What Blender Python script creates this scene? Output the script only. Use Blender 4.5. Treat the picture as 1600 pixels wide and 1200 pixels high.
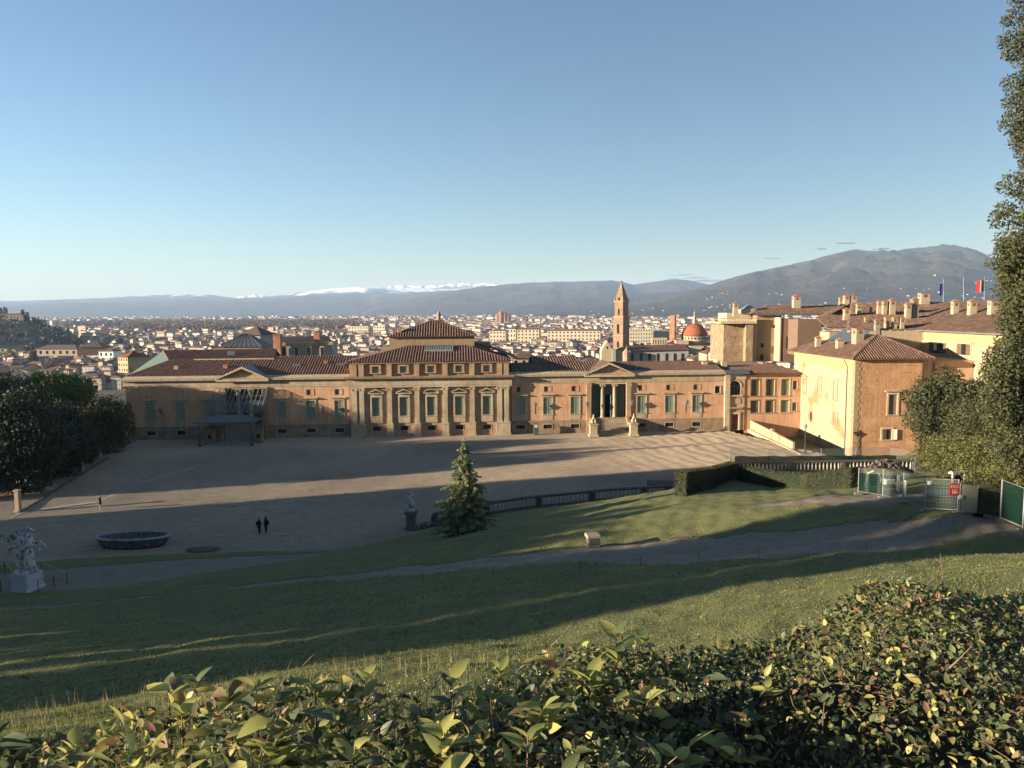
import bpy, math, random
import numpy as np
from mathutils import Vector, Matrix, noise
random.seed(7); rng = np.random.default_rng(7)
for _o in list(bpy.data.objects): bpy.data.objects.remove(_o)
SC = bpy.context.scene
COL = SC.collection
# ------------------------------------------------------------------ camera
EYE = 22.5; FPX = 1200.0
_p = math.atan(114/FPX); _r = math.radians(0.4)
_f = Vector((0, math.cos(_p), -math.sin(_p))); _u = Vector((0, math.sin(_p), math.cos(_p))); _x = Vector((1, 0, 0))
CR = _x*math.cos(_r) - _u*math.sin(_r); CU = _u*math.cos(_r) + _x*math.sin(_r)
C0 = Vector((0, 0, EYE))
cd = bpy.data.cameras.new('camera'); cam = bpy.data.objects.new('camera', cd); COL.objects.link(cam)
M = Matrix((CR, CU, -_f)).transposed().to_4x4(); M.translation = C0; cam.matrix_world = M
cd.sensor_width = 36; cd.lens = 27; cd.clip_start = 0.05; cd.clip_end = 120000
SC.camera = cam
# ------------------------------------------------------------------ light
SUN_AZ = math.radians(17.5)          # direction the light travels, from +X towards +Y
SUN_EL = math.radians(9.8)
W = bpy.data.worlds.new('World'); SC.world = W; W.use_nodes = True
nt = W.node_tree; nt.nodes.clear()
sky = nt.nodes.new('ShaderNodeTexSky'); sky.sky_type = 'NISHITA'; sky.sun_disc = False
sky.sun_elevation = SUN_EL; sky.sun_rotation = math.radians(107.5)
sky.altitude = 60; sky.air_density = 1.0; sky.dust_density = 0.25; sky.ozone_density = 2.7
bg = nt.nodes.new('ShaderNodeBackground'); bg.inputs[1].default_value = 0.05
ow = nt.nodes.new('ShaderNodeOutputWorld')
nt.links.new(sky.outputs[0], bg.inputs[0]); nt.links.new(bg.outputs[0], ow.inputs[0])
sd = bpy.data.lights.new('sun', 'SUN'); sun = bpy.data.objects.new('sun', sd); COL.objects.link(sun)
sd.energy = 5.0; sd.angle = math.radians(0.5); sd.color = (1.0, 0.82, 0.61)
_d = Vector((math.cos(SUN_AZ)*math.cos(SUN_EL), math.sin(SUN_AZ)*math.cos(SUN_EL), -math.sin(SUN_EL)))
sun.rotation_euler = _d.to_track_quat('-Z', 'Y').to_euler(); sun.location = (-50, -20, 60)
SC.view_settings.view_transform = 'Standard'; SC.view_settings.look = 'None'
SC.view_settings.exposure = 1.92; SC.view_settings.gamma = 1.0; SC.view_settings.use_curve_mapping = False
SC.cycles.max_bounces = 5; SC.cycles.diffuse_bounces = 3; SC.cycles.volume_bounces = 0; SC.cycles.transparent_max_bounces = 12
SC.cycles.use_denoising = True
SC.cycles.sample_clamp_indirect = 4
# ------------------------------------------------------------------ helpers
def ray(px, py): return _f + CR*((px-800)/FPX) - CU*((py-600)/FPX)
def A(px, py, dep): return C0 + ray(px, py)*dep                # point at a depth
def G(px, py, z=0.0):
    d = ray(px, py); return C0 + d*((z-EYE)/d.z)               # point on a level
def at_y(px, py, Y):
    d = ray(px, py); return C0 + d*(Y/d.y)
HAZE = 4.3e-5
def lerp(a, b, t): return a + (b-a)*t

def link(o, parent=None):
    COL.objects.link(o)
    if parent is not None: o.parent = parent
    return o
def tag(o, label=None, cat=None, group=None, kind=None):
    if label: o['label'] = label
    if cat: o['category'] = cat
    if group: o['group'] = group
    if kind: o['kind'] = kind
    return o
def thing(name, label, cat, loc=(0, 0, 0), rz=0.0, group=None):
    o = bpy.data.objects.new(name, None); link(o); o.location = loc; o.rotation_euler = (0, 0, rz); o.empty_display_size = .3
    return tag(o, label, cat, group)
def dup(src, loc=None, rz=None, scale=None, label=None, parent=None):
    c = src.copy(); COL.objects.link(c); c.parent = parent
    if loc is not None: c.location = loc
    if rz is not None: c.rotation_euler = (0, 0, rz)
    if scale is not None: c.scale = scale if hasattr(scale, '__len__') else (scale,)*3
    if label: c['label'] = label
    for ch in src.children: dup(ch, parent=c)
    return c

class MB:
    def __init__(s): s.v = []; s.f = []; s.mi = None
    def quad(s, *p):
        n = len(s.v); s.v += [tuple(q) for q in p]; s.f.append(tuple(range(n, n+len(p))))
    def box(s, x0, x1, y0, y1, z0, z1):
        n = len(s.v)
        s.v += [(x0,y0,z0),(x1,y0,z0),(x1,y1,z0),(x0,y1,z0),(x0,y0,z1),(x1,y0,z1),(x1,y1,z1),(x0,y1,z1)]
        s.f += [tuple(n+i for i in q) for q in ((0,3,2,1),(4,5,6,7),(0,1,5,4),(1,2,6,5),(2,3,7,6),(3,0,4,7))]
        return s
    def prism(s, poly, ax, a0, a1):
        """poly: 2D outline; ax: axis it is pushed along; a0..a1 the range"""
        n = len(s.v); k = len(poly)
        for a in (a0, a1):
            for (p, q) in poly:
                s.v.append((a, p, q) if ax == 'x' else ((p, a, q) if ax == 'y' else (p, q, a)))
        for i in range(k):
            j = (i+1) % k; s.f.append((n+i, n+j, n+k+j, n+k+i))
        s.f.append(tuple(n+i for i in reversed(range(k)))); s.f.append(tuple(n+k+i for i in range(k)))
        return s
    def bar(s, a, b, r, k=4, r2=None):
        a = Vector(a); b = Vector(b); d = (b-a)
        if d.length < 1e-6: return s
        d.normalize(); up = Vector((0, 0, 1)) if abs(d.z) < .9 else Vector((1, 0, 0))
        e = d.cross(up).normalized(); g = d.cross(e); n = len(s.v)
        for c, rr in ((a, r), (b, r if r2 is None else r2)):
            for i in range(k):
                t = 2*math.pi*(i+.5)/k; s.v.append(tuple(c + e*(rr*math.cos(t)) + g*(rr*math.sin(t))))
        for i in range(k):
            j = (i+1) % k; s.f.append((n+i, n+j, n+k+j, n+k+i))
        s.f.append(tuple(n+i for i in reversed(range(k)))); s.f.append(tuple(n+k+i for i in range(k)))
        return s
    def lathe(s, prof, k=10, c=(0, 0, 0), ph=0.0, sx=1.0, sy=1.0, cap=True):
        n = len(s.v); m = len(prof)
        for (r, z) in prof:
            for i in range(k):
                t = 2*math.pi*i/k + ph; s.v.append((c[0]+r*math.cos(t)*sx, c[1]+r*math.sin(t)*sy, c[2]+z))
        for a in range(m-1):
            for i in range(k):
                j = (i+1) % k; s.f.append((n+a*k+i, n+a*k+j, n+(a+1)*k+j, n+(a+1)*k+i))
        if cap: s.f.append(tuple(n+i for i in reversed(range(k)))); s.f.append(tuple(n+(m-1)*k+i for i in range(k)))
        return s
    def grid_wall(s, x0, x1, z0, z1, holes, y=0.0, depth=.3, top=None):
        """a wall sheet in the xz plane at y facing -y with rectangular openings and their reveals"""
        xs = sorted({x0, x1} | {c for h in holes for c in h[:2] if x0 < c < x1}); zs = sorted({z0, z1} | {c for h in holes for c in h[2:] if z0 < c < z1})
        for i in range(len(xs)-1):
            for j in range(len(zs)-1):
                cx = (xs[i]+xs[i+1])/2; cz = (zs[j]+zs[j+1])/2
                if any(h[0] < cx < h[1] and h[2] < cz < h[3] for h in holes): continue
                s.quad((xs[i], y, zs[j]), (xs[i+1], y, zs[j]), (xs[i+1], y, zs[j+1]), (xs[i], y, zs[j+1]))
        for (a, b, c, d) in holes:
            Y = y+depth
            s.quad((a,y,c),(a,Y,c),(b,Y,c),(b,y,c)); s.quad((a,y,d),(b,y,d),(b,Y,d),(a,Y,d))
            s.quad((a,y,c),(a,y,d),(a,Y,d),(a,Y,c)); s.quad((b,y,c),(b,Y,c),(b,Y,d),(b,y,d))
        return s
    def tiles(s, poly, e, spacing=.5, r=.12, jit=.02, base=True):
        """a tiled roof plane: sheet plus a half-round rib for every course of cover tiles"""
        P = [Vector(q) for q in poly]; n = Vector((0, 0, 0))
        for i in range(len(P)):
            a, b = P[i], P[(i+1) % len(P)]; n += Vector(((a.y-b.y)*(a.z+b.z), (a.z-b.z)*(a.x+b.x), (a.x-b.x)*(a.y+b.y)))
        n.normalize()
        if n.z < 0: n = -n
        cen = sum(P, Vector((0, 0, 0)))/len(P)
        for q in P: q.z = cen.z-((q.x-cen.x)*n.x+(q.y-cen.y)*n.y)/n.z
        e = Vector(e); e = (e - n*e.dot(n)).normalized(); u = n.cross(e)
        if u.z < 0: u = -u
        if base: s.quad(*P)
        L = [((q-P[0]).dot(e), (q-P[0]).dot(u)) for q in P]
        x = min(l[0] for l in L)+spacing*.5; xm = max(l[0] for l in L)
        while x < xm:
            ys = []
            for i in range(len(L)):
                (xa, ya), (xb, yb) = L[i], L[(i+1) % len(L)]
                if (xa-x)*(xb-x) < 0: ys.append(ya+(yb-ya)*(x-xa)/(xb-xa))
            ys.sort()
            for k in range(0, len(ys)-1, 2):
                y0, y1 = ys[k], ys[k+1]
                if y1-y0 < .15: continue
                seg = max(1, int((y1-y0)/1.6)); m = len(s.v)
                for q in range(seg+1):
                    yy = y0+(y1-y0)*q/seg; jx = random.uniform(-jit, jit); jh = 1+random.uniform(-.12, .12)
                    for (dx, dn) in ((-r, -.005), (-.7*r, 1.0*r*jh), (0, 1.3*r*jh), (.7*r, 1.0*r*jh), (r, -.005)):
                        s.v.append(tuple(P[0]+e*(x+dx+jx)+u*yy+n*dn))
                for q in range(seg):
                    for t in range(4):
                        a = m+q*5+t; s.f.append((a, a+1, a+6, a+5))
                s.f.append((m, m+1, m+2, m+3, m+4))
            x += spacing
        return s
    def ridge(s, a, b, r=.16):
        a = Vector(a); b = Vector(b); s.bar(a+Vector((0, 0, r*.35)), b+Vector((0, 0, r*.35)), r, 6); return s
    def build(s, name, mat, parent=None, smooth=False, loc=None, kind=None, label=None, bevel=0):
        me = bpy.data.meshes.new(name); me.from_pydata(s.v, [], s.f)
        me.materials.append(mat)
        if smooth: me.polygons.foreach_set('use_smooth', [True]*len(me.polygons))
        me.update(); o = bpy.data.objects.new(name, me); link(o, parent)
        if loc is not None: o.location = loc
        if kind: o['kind'] = kind
        if label: o['label'] = label
        if bevel:
            b = o.modifiers.new('bevel', 'BEVEL'); b.width = bevel; b.segments = 1; b.limit_method = 'ANGLE'
        return o

def np_mesh(name, V, F, mat, parent=None, smooth=False):
    """V (n,3) float, F (m,k) int"""
    V = np.asarray(V, dtype=np.float32); F = np.asarray(F, dtype=np.int32); m, k = F.shape
    me = bpy.data.meshes.new(name); me.vertices.add(len(V)); me.vertices.foreach_set('co', V.ravel())
    me.loops.add(m*k); me.loops.foreach_set('vertex_index', F.ravel())
    me.polygons.add(m); me.polygons.foreach_set('loop_start', np.arange(0, m*k, k, dtype=np.int32))
    me.polygons.foreach_set('use_smooth', np.full(m, smooth)); me.materials.append(mat)
    me.update(calc_edges=True); me.validate()
    o = bpy.data.objects.new(name, me); link(o, parent); return o

# ------------------------------------------------------------------ materials
def new_mat(name):
    m = bpy.data.materials.new(name); m.use_nodes = True; t = m.node_tree; b = t.nodes['Principled BSDF']
    return m, t, b
def mat(name, c1, c2=None, scale=3.0, rough=.85, bump=0.0, bscale=None, detail=6, c3=None, s3=.4, stretch=(1,1,1), metal=0.0, spec=.25, lo=.35, hi=.65, coord='Object', lo3=.45, hi3=.7, island=0.0, transl=0.0, streak=0.0):
    c1, c2, c3 = [None if c is None else tuple(q*.82 for q in c) for c in (c1, c2, c3)]
    m, t, b = new_mat(name); N = t.nodes; L = t.links
    b.inputs['Roughness'].default_value = rough; b.inputs['Metallic'].default_value = metal
    b.inputs['Specular IOR Level'].default_value = spec
    if c2 is None and not island:
        b.inputs['Base Color'].default_value = (*c1, 1)
    tc = N.new('ShaderNodeTexCoord'); mp = N.new('ShaderNodeMapping'); mp.inputs['Scale'].default_value = stretch
    L.new(tc.outputs[coord], mp.inputs[0])
    col = None
    if c2 is not None:
        nz = N.new('ShaderNodeTexNoise'); nz.inputs['Scale'].default_value = scale; nz.inputs['Detail'].default_value = detail; nz.inputs['Roughness'].default_value = .62
        L.new(mp.outputs[0], nz.inputs[0])
        rp = N.new('ShaderNodeMapRange'); rp.inputs[1].default_value = lo; rp.inputs[2].default_value = hi; L.new(nz.outputs[0], rp.inputs[0])
        mx = N.new('ShaderNodeMix'); mx.data_type = 'RGBA'; mx.inputs[6].default_value = (*c1, 1); mx.inputs[7].default_value = (*c2, 1)
        L.new(rp.outputs[0], mx.inputs[0]); col = mx.outputs[2]
        if c3 is not None:
            n3 = N.new('ShaderNodeTexNoise'); n3.inputs['Scale'].default_value = s3; n3.inputs['Detail'].default_value = 5; L.new(mp.outputs[0], n3.inputs[0])
            r3 = N.new('ShaderNodeMapRange'); r3.inputs[1].default_value = lo3; r3.inputs[2].default_value = hi3; L.new(n3.outputs[0], r3.inputs[0])
            m3 = N.new('ShaderNodeMix'); m3.data_type = 'RGBA'; m3.inputs[7].default_value = (*c3, 1); L.new(col, m3.inputs[6]); L.new(r3.outputs[0], m3.inputs[0]); col = m3.outputs[2]
    if streak and col is not None:              # rain streaks and dirt running down the wall
        ms_ = N.new('ShaderNodeMapping'); ms_.inputs['Scale'].default_value = (2.2, 2.2, .16); L.new(tc.outputs['Object'], ms_.inputs[0]); ns = N.new('ShaderNodeTexNoise'); ns.inputs['Scale'].default_value = 1.0; ns.inputs['Detail'].default_value = 6; L.new(ms_.outputs[0], ns.inputs[0])
        rs = N.new('ShaderNodeMapRange'); rs.inputs[1].default_value = .48; rs.inputs[2].default_value = .72; rs.inputs[4].default_value = streak; L.new(ns.outputs[0], rs.inputs[0]); m5 = N.new('ShaderNodeMix'); m5.data_type = 'RGBA'; m5.inputs[7].default_value = (*[q*.38 for q in c1], 1); L.new(col, m5.inputs[6]); L.new(rs.outputs[0], m5.inputs[0]); col = m5.outputs[2]
    if island:
        g = N.new('ShaderNodeNewGeometry'); hv = N.new('ShaderNodeHueSaturation')
        r = N.new('ShaderNodeMapRange'); r.inputs[3].default_value = 1-island; r.inputs[4].default_value = 1+island; L.new(g.outputs['Random Per Island'], r.inputs[0]); L.new(r.outputs[0], hv.inputs['Value'])
        r2 = N.new('ShaderNodeMath'); r2.operation = 'FRACT'; k = N.new('ShaderNodeMath'); k.operation = 'MULTIPLY'; k.inputs[1].default_value = 37.7; L.new(g.outputs['Random Per Island'], k.inputs[0]); L.new(k.outputs[0], r2.inputs[0])
        r4 = N.new('ShaderNodeMapRange'); r4.inputs[3].default_value = .47; r4.inputs[4].default_value = .52; L.new(r2.outputs[0], r4.inputs[0]); L.new(r4.outputs[0], hv.inputs['Hue'])
        if col is not None: L.new(col, hv.inputs['Color'])
        else: hv.inputs['Color'].default_value = (*c1, 1)
        col = hv.outputs[0]
    if col is not None: L.new(col, b.inputs['Base Color'])
    if bump:
        nb = N.new('ShaderNodeTexNoise'); nb.inputs['Scale'].default_value = bscale or scale*3; nb.inputs['Detail'].default_value = 5; L.new(mp.outputs[0], nb.inputs[0])
        bp = N.new('ShaderNodeBump'); bp.inputs['Strength'].default_value = 1.0; bp.inputs['Distance'].default_value = bump; L.new(nb.outputs[0], bp.inputs['Height']); L.new(bp.outputs[0], b.inputs['Normal'])
    if transl:
        o = N['Material Output']; tr = N.new('ShaderNodeBsdfTranslucent'); ms = N.new('ShaderNodeMixShader'); ms.inputs[0].default_value = transl
        if col is not None: L.new(col, tr.inputs[0])
        else: tr.inputs[0].default_value = (*c1, 1)
        L.new(b.outputs[0], ms.inputs[1]); L.new(tr.outputs[0], ms.inputs[2]); L.new(ms.outputs[0], o.inputs['Surface'])
    return m

MT = dict(
    ochre=mat('ochre_stucco', (.55,.325,.185), (.46,.26,.145), .9, .9, .012, 9, c3=(.60,.40,.255), s3=.22, streak=.4),
    stone=mat('pale_sandstone', (.43,.34,.225), (.32,.25,.165), 1.4, .88, .012, 10, c3=(.50,.41,.285), s3=.4, streak=.4),
    stone2=mat('warm_sandstone', (.41,.28,.165), (.29,.195,.115), 1.6, .9, .015, 9, c3=(.48,.345,.22), s3=.5, streak=.4),
    plinth=mat('plinth_stone', (.34,.245,.155), (.25,.18,.12), 1.1, .92, .02, 7, c3=(.18,.135,.095), s3=.6, streak=.4),
    attic=mat('attic_brick', (.42,.26,.15), (.28,.16,.09), 4, .92, .02, 14, c3=(.36,.23,.13), s3=.7, streak=.4),
    fascia=mat('lime_render', (.52,.42,.28), (.42,.33,.215), 1.3, .9, .01, 9, c3=(.36,.29,.20), s3=.9, lo3=.55, streak=.4),
    tile=mat('terracotta_tile', (.22,.125,.085), (.10,.062,.048), 2.6, .9, .02, 16, c3=(.25,.15,.10), s3=1.2, lo3=.5),
    tile_old=mat('weathered_tile', (.165,.095,.065), (.095,.062,.047), 2.2, .92, .02, 14, c3=(.22,.16,.12), s3=.9, lo3=.5),
    tile_red=mat('new_red_tile', (.30,.09,.045), (.20,.065,.04), 2.2, .9, .02, 14, c3=(.15,.08,.055), s3=.5),
    shutter=mat('green_shutter', (.20,.25,.18), (.25,.28,.20), 2.5, .7, 0, island=.10),
    towerstone=mat('tower_stone', (.27,.175,.11), (.19,.12,.08), .6, .92, .05, 3, c3=(.32,.23,.16), s3=.3),
    stepstone=mat('grey_step_stone', (.40,.38,.34), (.30,.28,.25), 2, .85),
    canopyiron=mat('weathered_canopy_iron', (.20,.21,.20), (.11,.11,.11), 5, .6),
    shutter_shaded=mat('shaded_green_shutter', (.10,.10,.065), (.13,.12,.08), 2.5, .75),
    shutter2=mat('grey_shutter', (.21,.175,.13), (.17,.14,.10), 3, .8),
    glassd=mat('dark_pane', (.02,.025,.028), rough=.12, spec=.6),
    greenglass=mat('green_glazed_timber', (.045,.085,.065), (.06,.11,.085), 1.2, .35, spec=.5),
    dark=mat('dark_inside', (.012,.011,.010), rough=.95),
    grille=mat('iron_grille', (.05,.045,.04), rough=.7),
    iron=mat('wrought_iron', (.045,.05,.055), (.08,.08,.08), 6, .6, metal=.2),
    lead=mat('sheet_metal', (.10,.12,.14), (.14,.16,.17), 2, .45, spec=.5, metal=.3),
    glaze=mat('skylight_glass', (.22,.24,.20), (.30,.32,.26), 3, .2, spec=.6),
    copper=mat('pale_green_copper', (.26,.34,.27), (.20,.27,.22), 1.5, .6, .01),
    reddoor=mat('red_brown_door', (.16,.05,.03), (.12,.035,.02), 3, .6),
    marble=mat('weathered_marble', (.62,.62,.60), (.38,.38,.37), 5, .75, .01, 14, c3=(.13,.13,.125), s3=2.6, lo3=.52, hi3=.62),
    pedestal=mat('pedestal_stone', (.36,.35,.33), (.27,.26,.25), 3, .85, .01, 12, c3=(.16,.15,.14), s3=1.3, lo3=.55),
    darkstone=mat('mossy_dark_stone', (.105,.10,.09), (.055,.052,.048), 4, .9, .02, 12, c3=(.17,.165,.15), s3=2, lo3=.55),
    balus=mat('baluster_stone', (.42,.38,.31), (.28,.25,.20), 4, .85, .01, 12),
    yellow=mat('sunny_yellow_render', (.44,.355,.225), (.38,.30,.185), 1.3, .9, .012, 8, c3=(.36,.20,.095), s3=.22, lo3=.56, hi3=.66, streak=.4),
    orange=mat('rough_orange_render', (.46,.275,.15), (.33,.17,.085), 1.8, .95, .09, 6, c3=(.50,.31,.17), s3=.35, stretch=(1,1,1.6), streak=.4),
    orange_band=mat('faded_orange_band', (.50,.29,.10), (.56,.39,.20), 1.8, .9, .01, 9),
    tan=mat('tan_render', (.33,.23,.145), (.29,.20,.125), .5, .9, .008, 9, streak=.4),
    brownp=mat('brown_panel', (.20,.13,.09), (.17,.11,.075), .6, .8),
    rubble=mat('rubble_stone', (.34,.24,.14), (.16,.11,.065), 1.6, .95, .08, 3.2, c3=(.36,.27,.18), s3=.6),
    quoin=mat('quoin_stone', (.30,.21,.13), (.22,.15,.10), 2.6, .92, .03, 7, island=.22),
    chim=mat('chimney_render', (.46,.37,.25), (.37,.29,.19), 1.6, .9, .01, 9, c3=(.36,.29,.20), s3=.8, lo3=.55, streak=.4),
    chimd=mat('grey_chimney_render', (.33,.27,.20), (.26,.21,.16), 2, .9),
    wood=mat('wood_frame', (.16,.10,.06), (.12,.075,.045), 4, .75),
    white=mat('white_paint', (.74,.72,.66), rough=.55), cream=mat('cream_frame', (.58,.50,.36), rough=.7),
    steel=mat('galvanised_steel', (.27,.28,.28), (.20,.21,.21), 6, .45, metal=.4),
    red=mat('red_sign', (.55,.035,.03), rough=.5), blue=mat('blue_cloth', (.02,.045,.22), rough=.8, transl=.3),
    flag_g=mat('flag_green', (.01,.16,.07), rough=.8, transl=.3), flag_w=mat('flag_white', (.7,.7,.68), rough=.8, transl=.3), flag_r=mat('flag_red', (.55,.03,.03), rough=.8, transl=.3),
    mesh=mat('green_netting', (.012,.05,.035), (.02,.11,.06), .8, .8, 0, transl=.25),
    board=mat('beige_board', (.28,.28,.21), (.24,.24,.18), 1.4, .7), bluesheet=mat('blue_grey_tarp', (.06,.13,.17), (.09,.17,.20), 1.5, .6),
    black=mat('black_rubber', (.02,.02,.02), rough=.7), soil=mat('spoil_heap_rubble', (.17,.14,.12), (.08,.065,.055), 3, .95, .08, 8, c3=(.25,.21,.18), s3=4),
    brick=mat('brick_masonry', (.34,.17,.085), (.24,.12,.065), 1.2, .92, .05, 3, c3=(.42,.25,.14), s3=.35),
    plaster=mat('church_plaster', (.46,.385,.25), (.40,.33,.215), .4, .9, streak=.4), greywall=mat('grey_plaster_wall', (.36,.34,.29), (.30,.28,.24), .4, .9, streak=.4),
    dome=mat('red_dome_tile', (.36,.115,.055), (.25,.08,.045), .8, .9, .03, 2.5), barkm=mat('bark', (.085,.065,.048), (.05,.04,.03), 6, .95, .03, 12),
    coat=mat('black_coat', (.012,.012,.016), rough=.85), jeans=mat('pale_jeans', (.30,.34,.42), rough=.85), dtrous=mat('dark_trousers', (.016,.016,.02), rough=.85), skin=mat('skin', (.45,.26,.18), rough=.6), hair=mat('dark_hair', (.02,.014,.01), rough=.6), bluesh=mat('blue_shoe', (.05,.09,.40), rough=.6),
)

# ------------------------------------------------------------------ terrain
def ctl(px, py, z): g = G(px, py, z); return (g.x, g.y, z)
def ctd(px, py, d): g = A(px, py, d); return tuple(g)
CT = [ctl(*q) for q in ((-120,932,0),(0,927,0),(180,915,0),(330,893,0),(480,871,0),(560,855,0),(640,836,0),(690,824,0),(770,802,0),(850,792,.0),(960,781,0),(1050,776,0))]
CT += [ctd(*q) for q in ((725,836,72),(926,850,52),(840,812,66),(1000,870,48),(800,905,43),(800,950,37),(800,1000,31),(500,930,48),(300,960,48),(500,1000,34.5),(250,1030,32),(0,1000,42),(0,1100,24.5),(100,1125,17.5),(450,1075,19),(640,1040,21),(1000,930,37),(1100,1000,25),
      (1600,840,46),(1480,845,46),(1300,850,46),(1345,775,60),(1445,800,50),(1505,805,48),(1200,800,56),(1050,800,62),(900,812,67),(1000,830,57),(1060,776,74),(1145,747,86),(1250,770,66),(1200,780,64),(1345,770,64),(1250,748,90),(1158,752,86),(1210,760,79),(1270,764,73),(1200,745,92),(1400,900,34),(1600,870,38),(1300,925,30),(1600,905,27),
      (1560,790,52),(1420,735,76))]
CT += [(-50,50,1.2),(-60,35,5),(-60,18,10.5),(-30,10,15.5),(-12,9,16.8),(0,9,17.2),(10,10,17.6),(-12,4,19.6),(0,3.5,20.1),(12,4,20.3),(25,10,18.6),(40,20,16.5),(60,40,12),(60,60,9),(40,75,5),(52,85,3),(45,96,1.2),(33,99,.6),(60,100,1),(-70,60,1.0),(-90,20,12),(-60,0,19),(0,0,20.4),(40,0,20.5),(80,0,20),(90,50,12),(90,90,5),
      (-40,78,-3),(-15,90,-3),(5,104,-3.5),(22,104,-2.5),(-70,85,-3),(28,112,-2),(60,118,-3),(90,120,-3)]
_X = np.array(CT)
def _tps(r2): return np.where(r2 > 0, r2*np.log(np.maximum(r2, 1e-9)), 0)
_n = len(_X); _D = ((_X[:, None, :2]-_X[None, :, :2])/30)**2; _K = _tps(_D.sum(-1)) + np.eye(_n)*.004
_Pm = np.c_[np.ones(_n), _X[:, :2]/30]; _S = np.block([[_K, _Pm], [_Pm.T, np.zeros((3, 3))]])
_w = np.linalg.solve(_S, np.r_[_X[:, 2], 0, 0, 0])
def hill(x, y):
    x = np.atleast_1d(np.asarray(x, float)); y = np.atleast_1d(np.asarray(y, float)); sh = x.shape
    q = np.c_[x.ravel(), y.ravel()]; out = np.empty(len(q))
    for i in range(0, len(q), 20000):
        d = ((q[i:i+20000, None, :]-_X[None, :, :2])/30)**2
        out[i:i+20000] = _tps(d.sum(-1)) @ _w[:_n] + _w[_n] + (q[i:i+20000]/30) @ _w[_n+1:]
    return out.reshape(sh)
def hz(x, y): return max(0.0, float(hill(x, y)[0]))
def on_hill(px, py):
    """first meeting of a view ray with the lawn or the court"""
    d = ray(px, py); ts = np.linspace(3, 130, 1200); P = np.array(C0)[None]+np.array(d)[None]*ts[:, None]
    h = np.maximum(hill(P[:, 0], P[:, 1]), 0); k = np.argmax(P[:, 2] <= h); return Vector((P[k, 0], P[k, 1], h[k]))
_ph = rng.uniform(0, 6.28, (24,)); _kx = rng.normal(0, 1, 24); _ky = rng.normal(0, 1, 24)
def wob(x, y, s=1.0):
    """cheap smooth noise in -1..1"""
    o = 0
    for i in range(24):
        fq = s*(1+i*.35); o = o + np.sin(x*_kx[i]*fq+y*_ky[i]*fq+_ph[i])/(1+i*.35)
    return o/2.6
ZC = -40.0

def path_mask(x, y, h):
    """inside the gravel paths that cross the slope (signed, >0 inside); traced as polylines on the ground"""
    best = np.full(np.shape(x), -9.0)
    for line in PATHS:
        for (a, wa), (b, wb) in zip(line[:-1], line[1:]):
            dx, dy = b[0]-a[0], b[1]-a[1]; L2 = dx*dx+dy*dy
            t = np.clip(((x-a[0])*dx+(y-a[1])*dy)/L2, 0, 1)
            d = np.hypot(x-a[0]-t*dx, y-a[1]-t*dy); best = np.maximum(best, wa+(wb-wa)*t-d)
    return best
def _pp(px, py0, py1):
    a = on_hill(px, py0); b = on_hill(px, py1); c = (a+b)/2; return ((c.x, c.y), max(.25, (a-b).xy.length/2*.97))
PATHS = [[_pp(620,887,897), _pp(700,878,893), _pp(800,866,886), _pp(880,856,880), _pp(960,849,882), _pp(1060,841,882), _pp(1160,833,876), _pp(1270,825,868), _pp(1380,812,856), _pp(1480,806,846), _pp(1570,812,836), ((46,44),5)],
         [_pp(1170,787,790), _pp(1240,782,791), _pp(1320,773,790), _pp(1360,770,790), _pp(1390,778,788)],
         [_pp(-40,954,958), _pp(120,942,946), _pp(300,921,925), _pp(470,905,909), _pp(620,891,896)]]
MT['grass'] = mat('lawn_grass', (.185,.185,.062), (.105,.125,.048), .35, .95, .06, 9, c3=(.15,.135,.05), s3=1.3, lo=.3, hi=.7, lo3=.5, hi3=.72)
MT['blade'] = mat('grass_blade', (.19,.205,.065), (.125,.15,.05), .5, .8, 0, island=.35, transl=.35)
MT['straw'] = mat('dry_stalk', (.34,.28,.14), rough=.9, island=.25, transl=.3)
MT['daisy'] = mat('daisy_white', (.75,.75,.70), rough=.8)
MT['gravel'] = mat('court_gravel', (.40,.315,.215), (.31,.245,.175), .9, .95, .07, 13, c3=(.23,.185,.14), s3=.055, lo3=.42, hi3=.7)
MT['gravel'].node_tree.nodes['Principled BSDF'].inputs['Diffuse Roughness'].default_value = 1.0
_gt = MT['gravel'].node_tree; _gN = _gt.nodes; _gb = _gN['Principled BSDF']; _gs = _gb.inputs['Base Color'].links[0].from_socket
for _sc, _gw, _gk in ((.11, .012, .40), (.05, .008, .5), (.9, .04, .18)):
    _n1 = _gN.new('ShaderNodeTexNoise'); _n1.inputs['Scale'].default_value = _sc; _n1.inputs['Detail'].default_value = 3; _n1.inputs['Distortion'].default_value = 1.2; _tc = _gN.new('ShaderNodeTexCoord'); _gt.links.new(_tc.outputs['Object'], _n1.inputs[0])
    _m1 = _gN.new('ShaderNodeMath'); _m1.operation = 'SUBTRACT'; _m1.inputs[1].default_value = .5; _gt.links.new(_n1.outputs[0], _m1.inputs[0]); _m2 = _gN.new('ShaderNodeMath'); _m2.operation = 'ABSOLUTE'; _gt.links.new(_m1.outputs[0], _m2.inputs[0])
    _r1 = _gN.new('ShaderNodeMapRange'); _r1.inputs[1].default_value = 0; _r1.inputs[2].default_value = _gw; _r1.inputs[3].default_value = _gk; _r1.inputs[4].default_value = 0; _gt.links.new(_m2.outputs[0], _r1.inputs[0])
    _gx = _gN.new('ShaderNodeMix'); _gx.data_type = 'RGBA'; _gx.inputs[7].default_value = (.15,.13,.10,1); _gt.links.new(_gs, _gx.inputs[6]); _gt.links.new(_r1.outputs[0], _gx.inputs[0]); _gs = _gx.outputs[2]
_gt.links.new(_gs, _gb.inputs['Base Color'])
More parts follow.
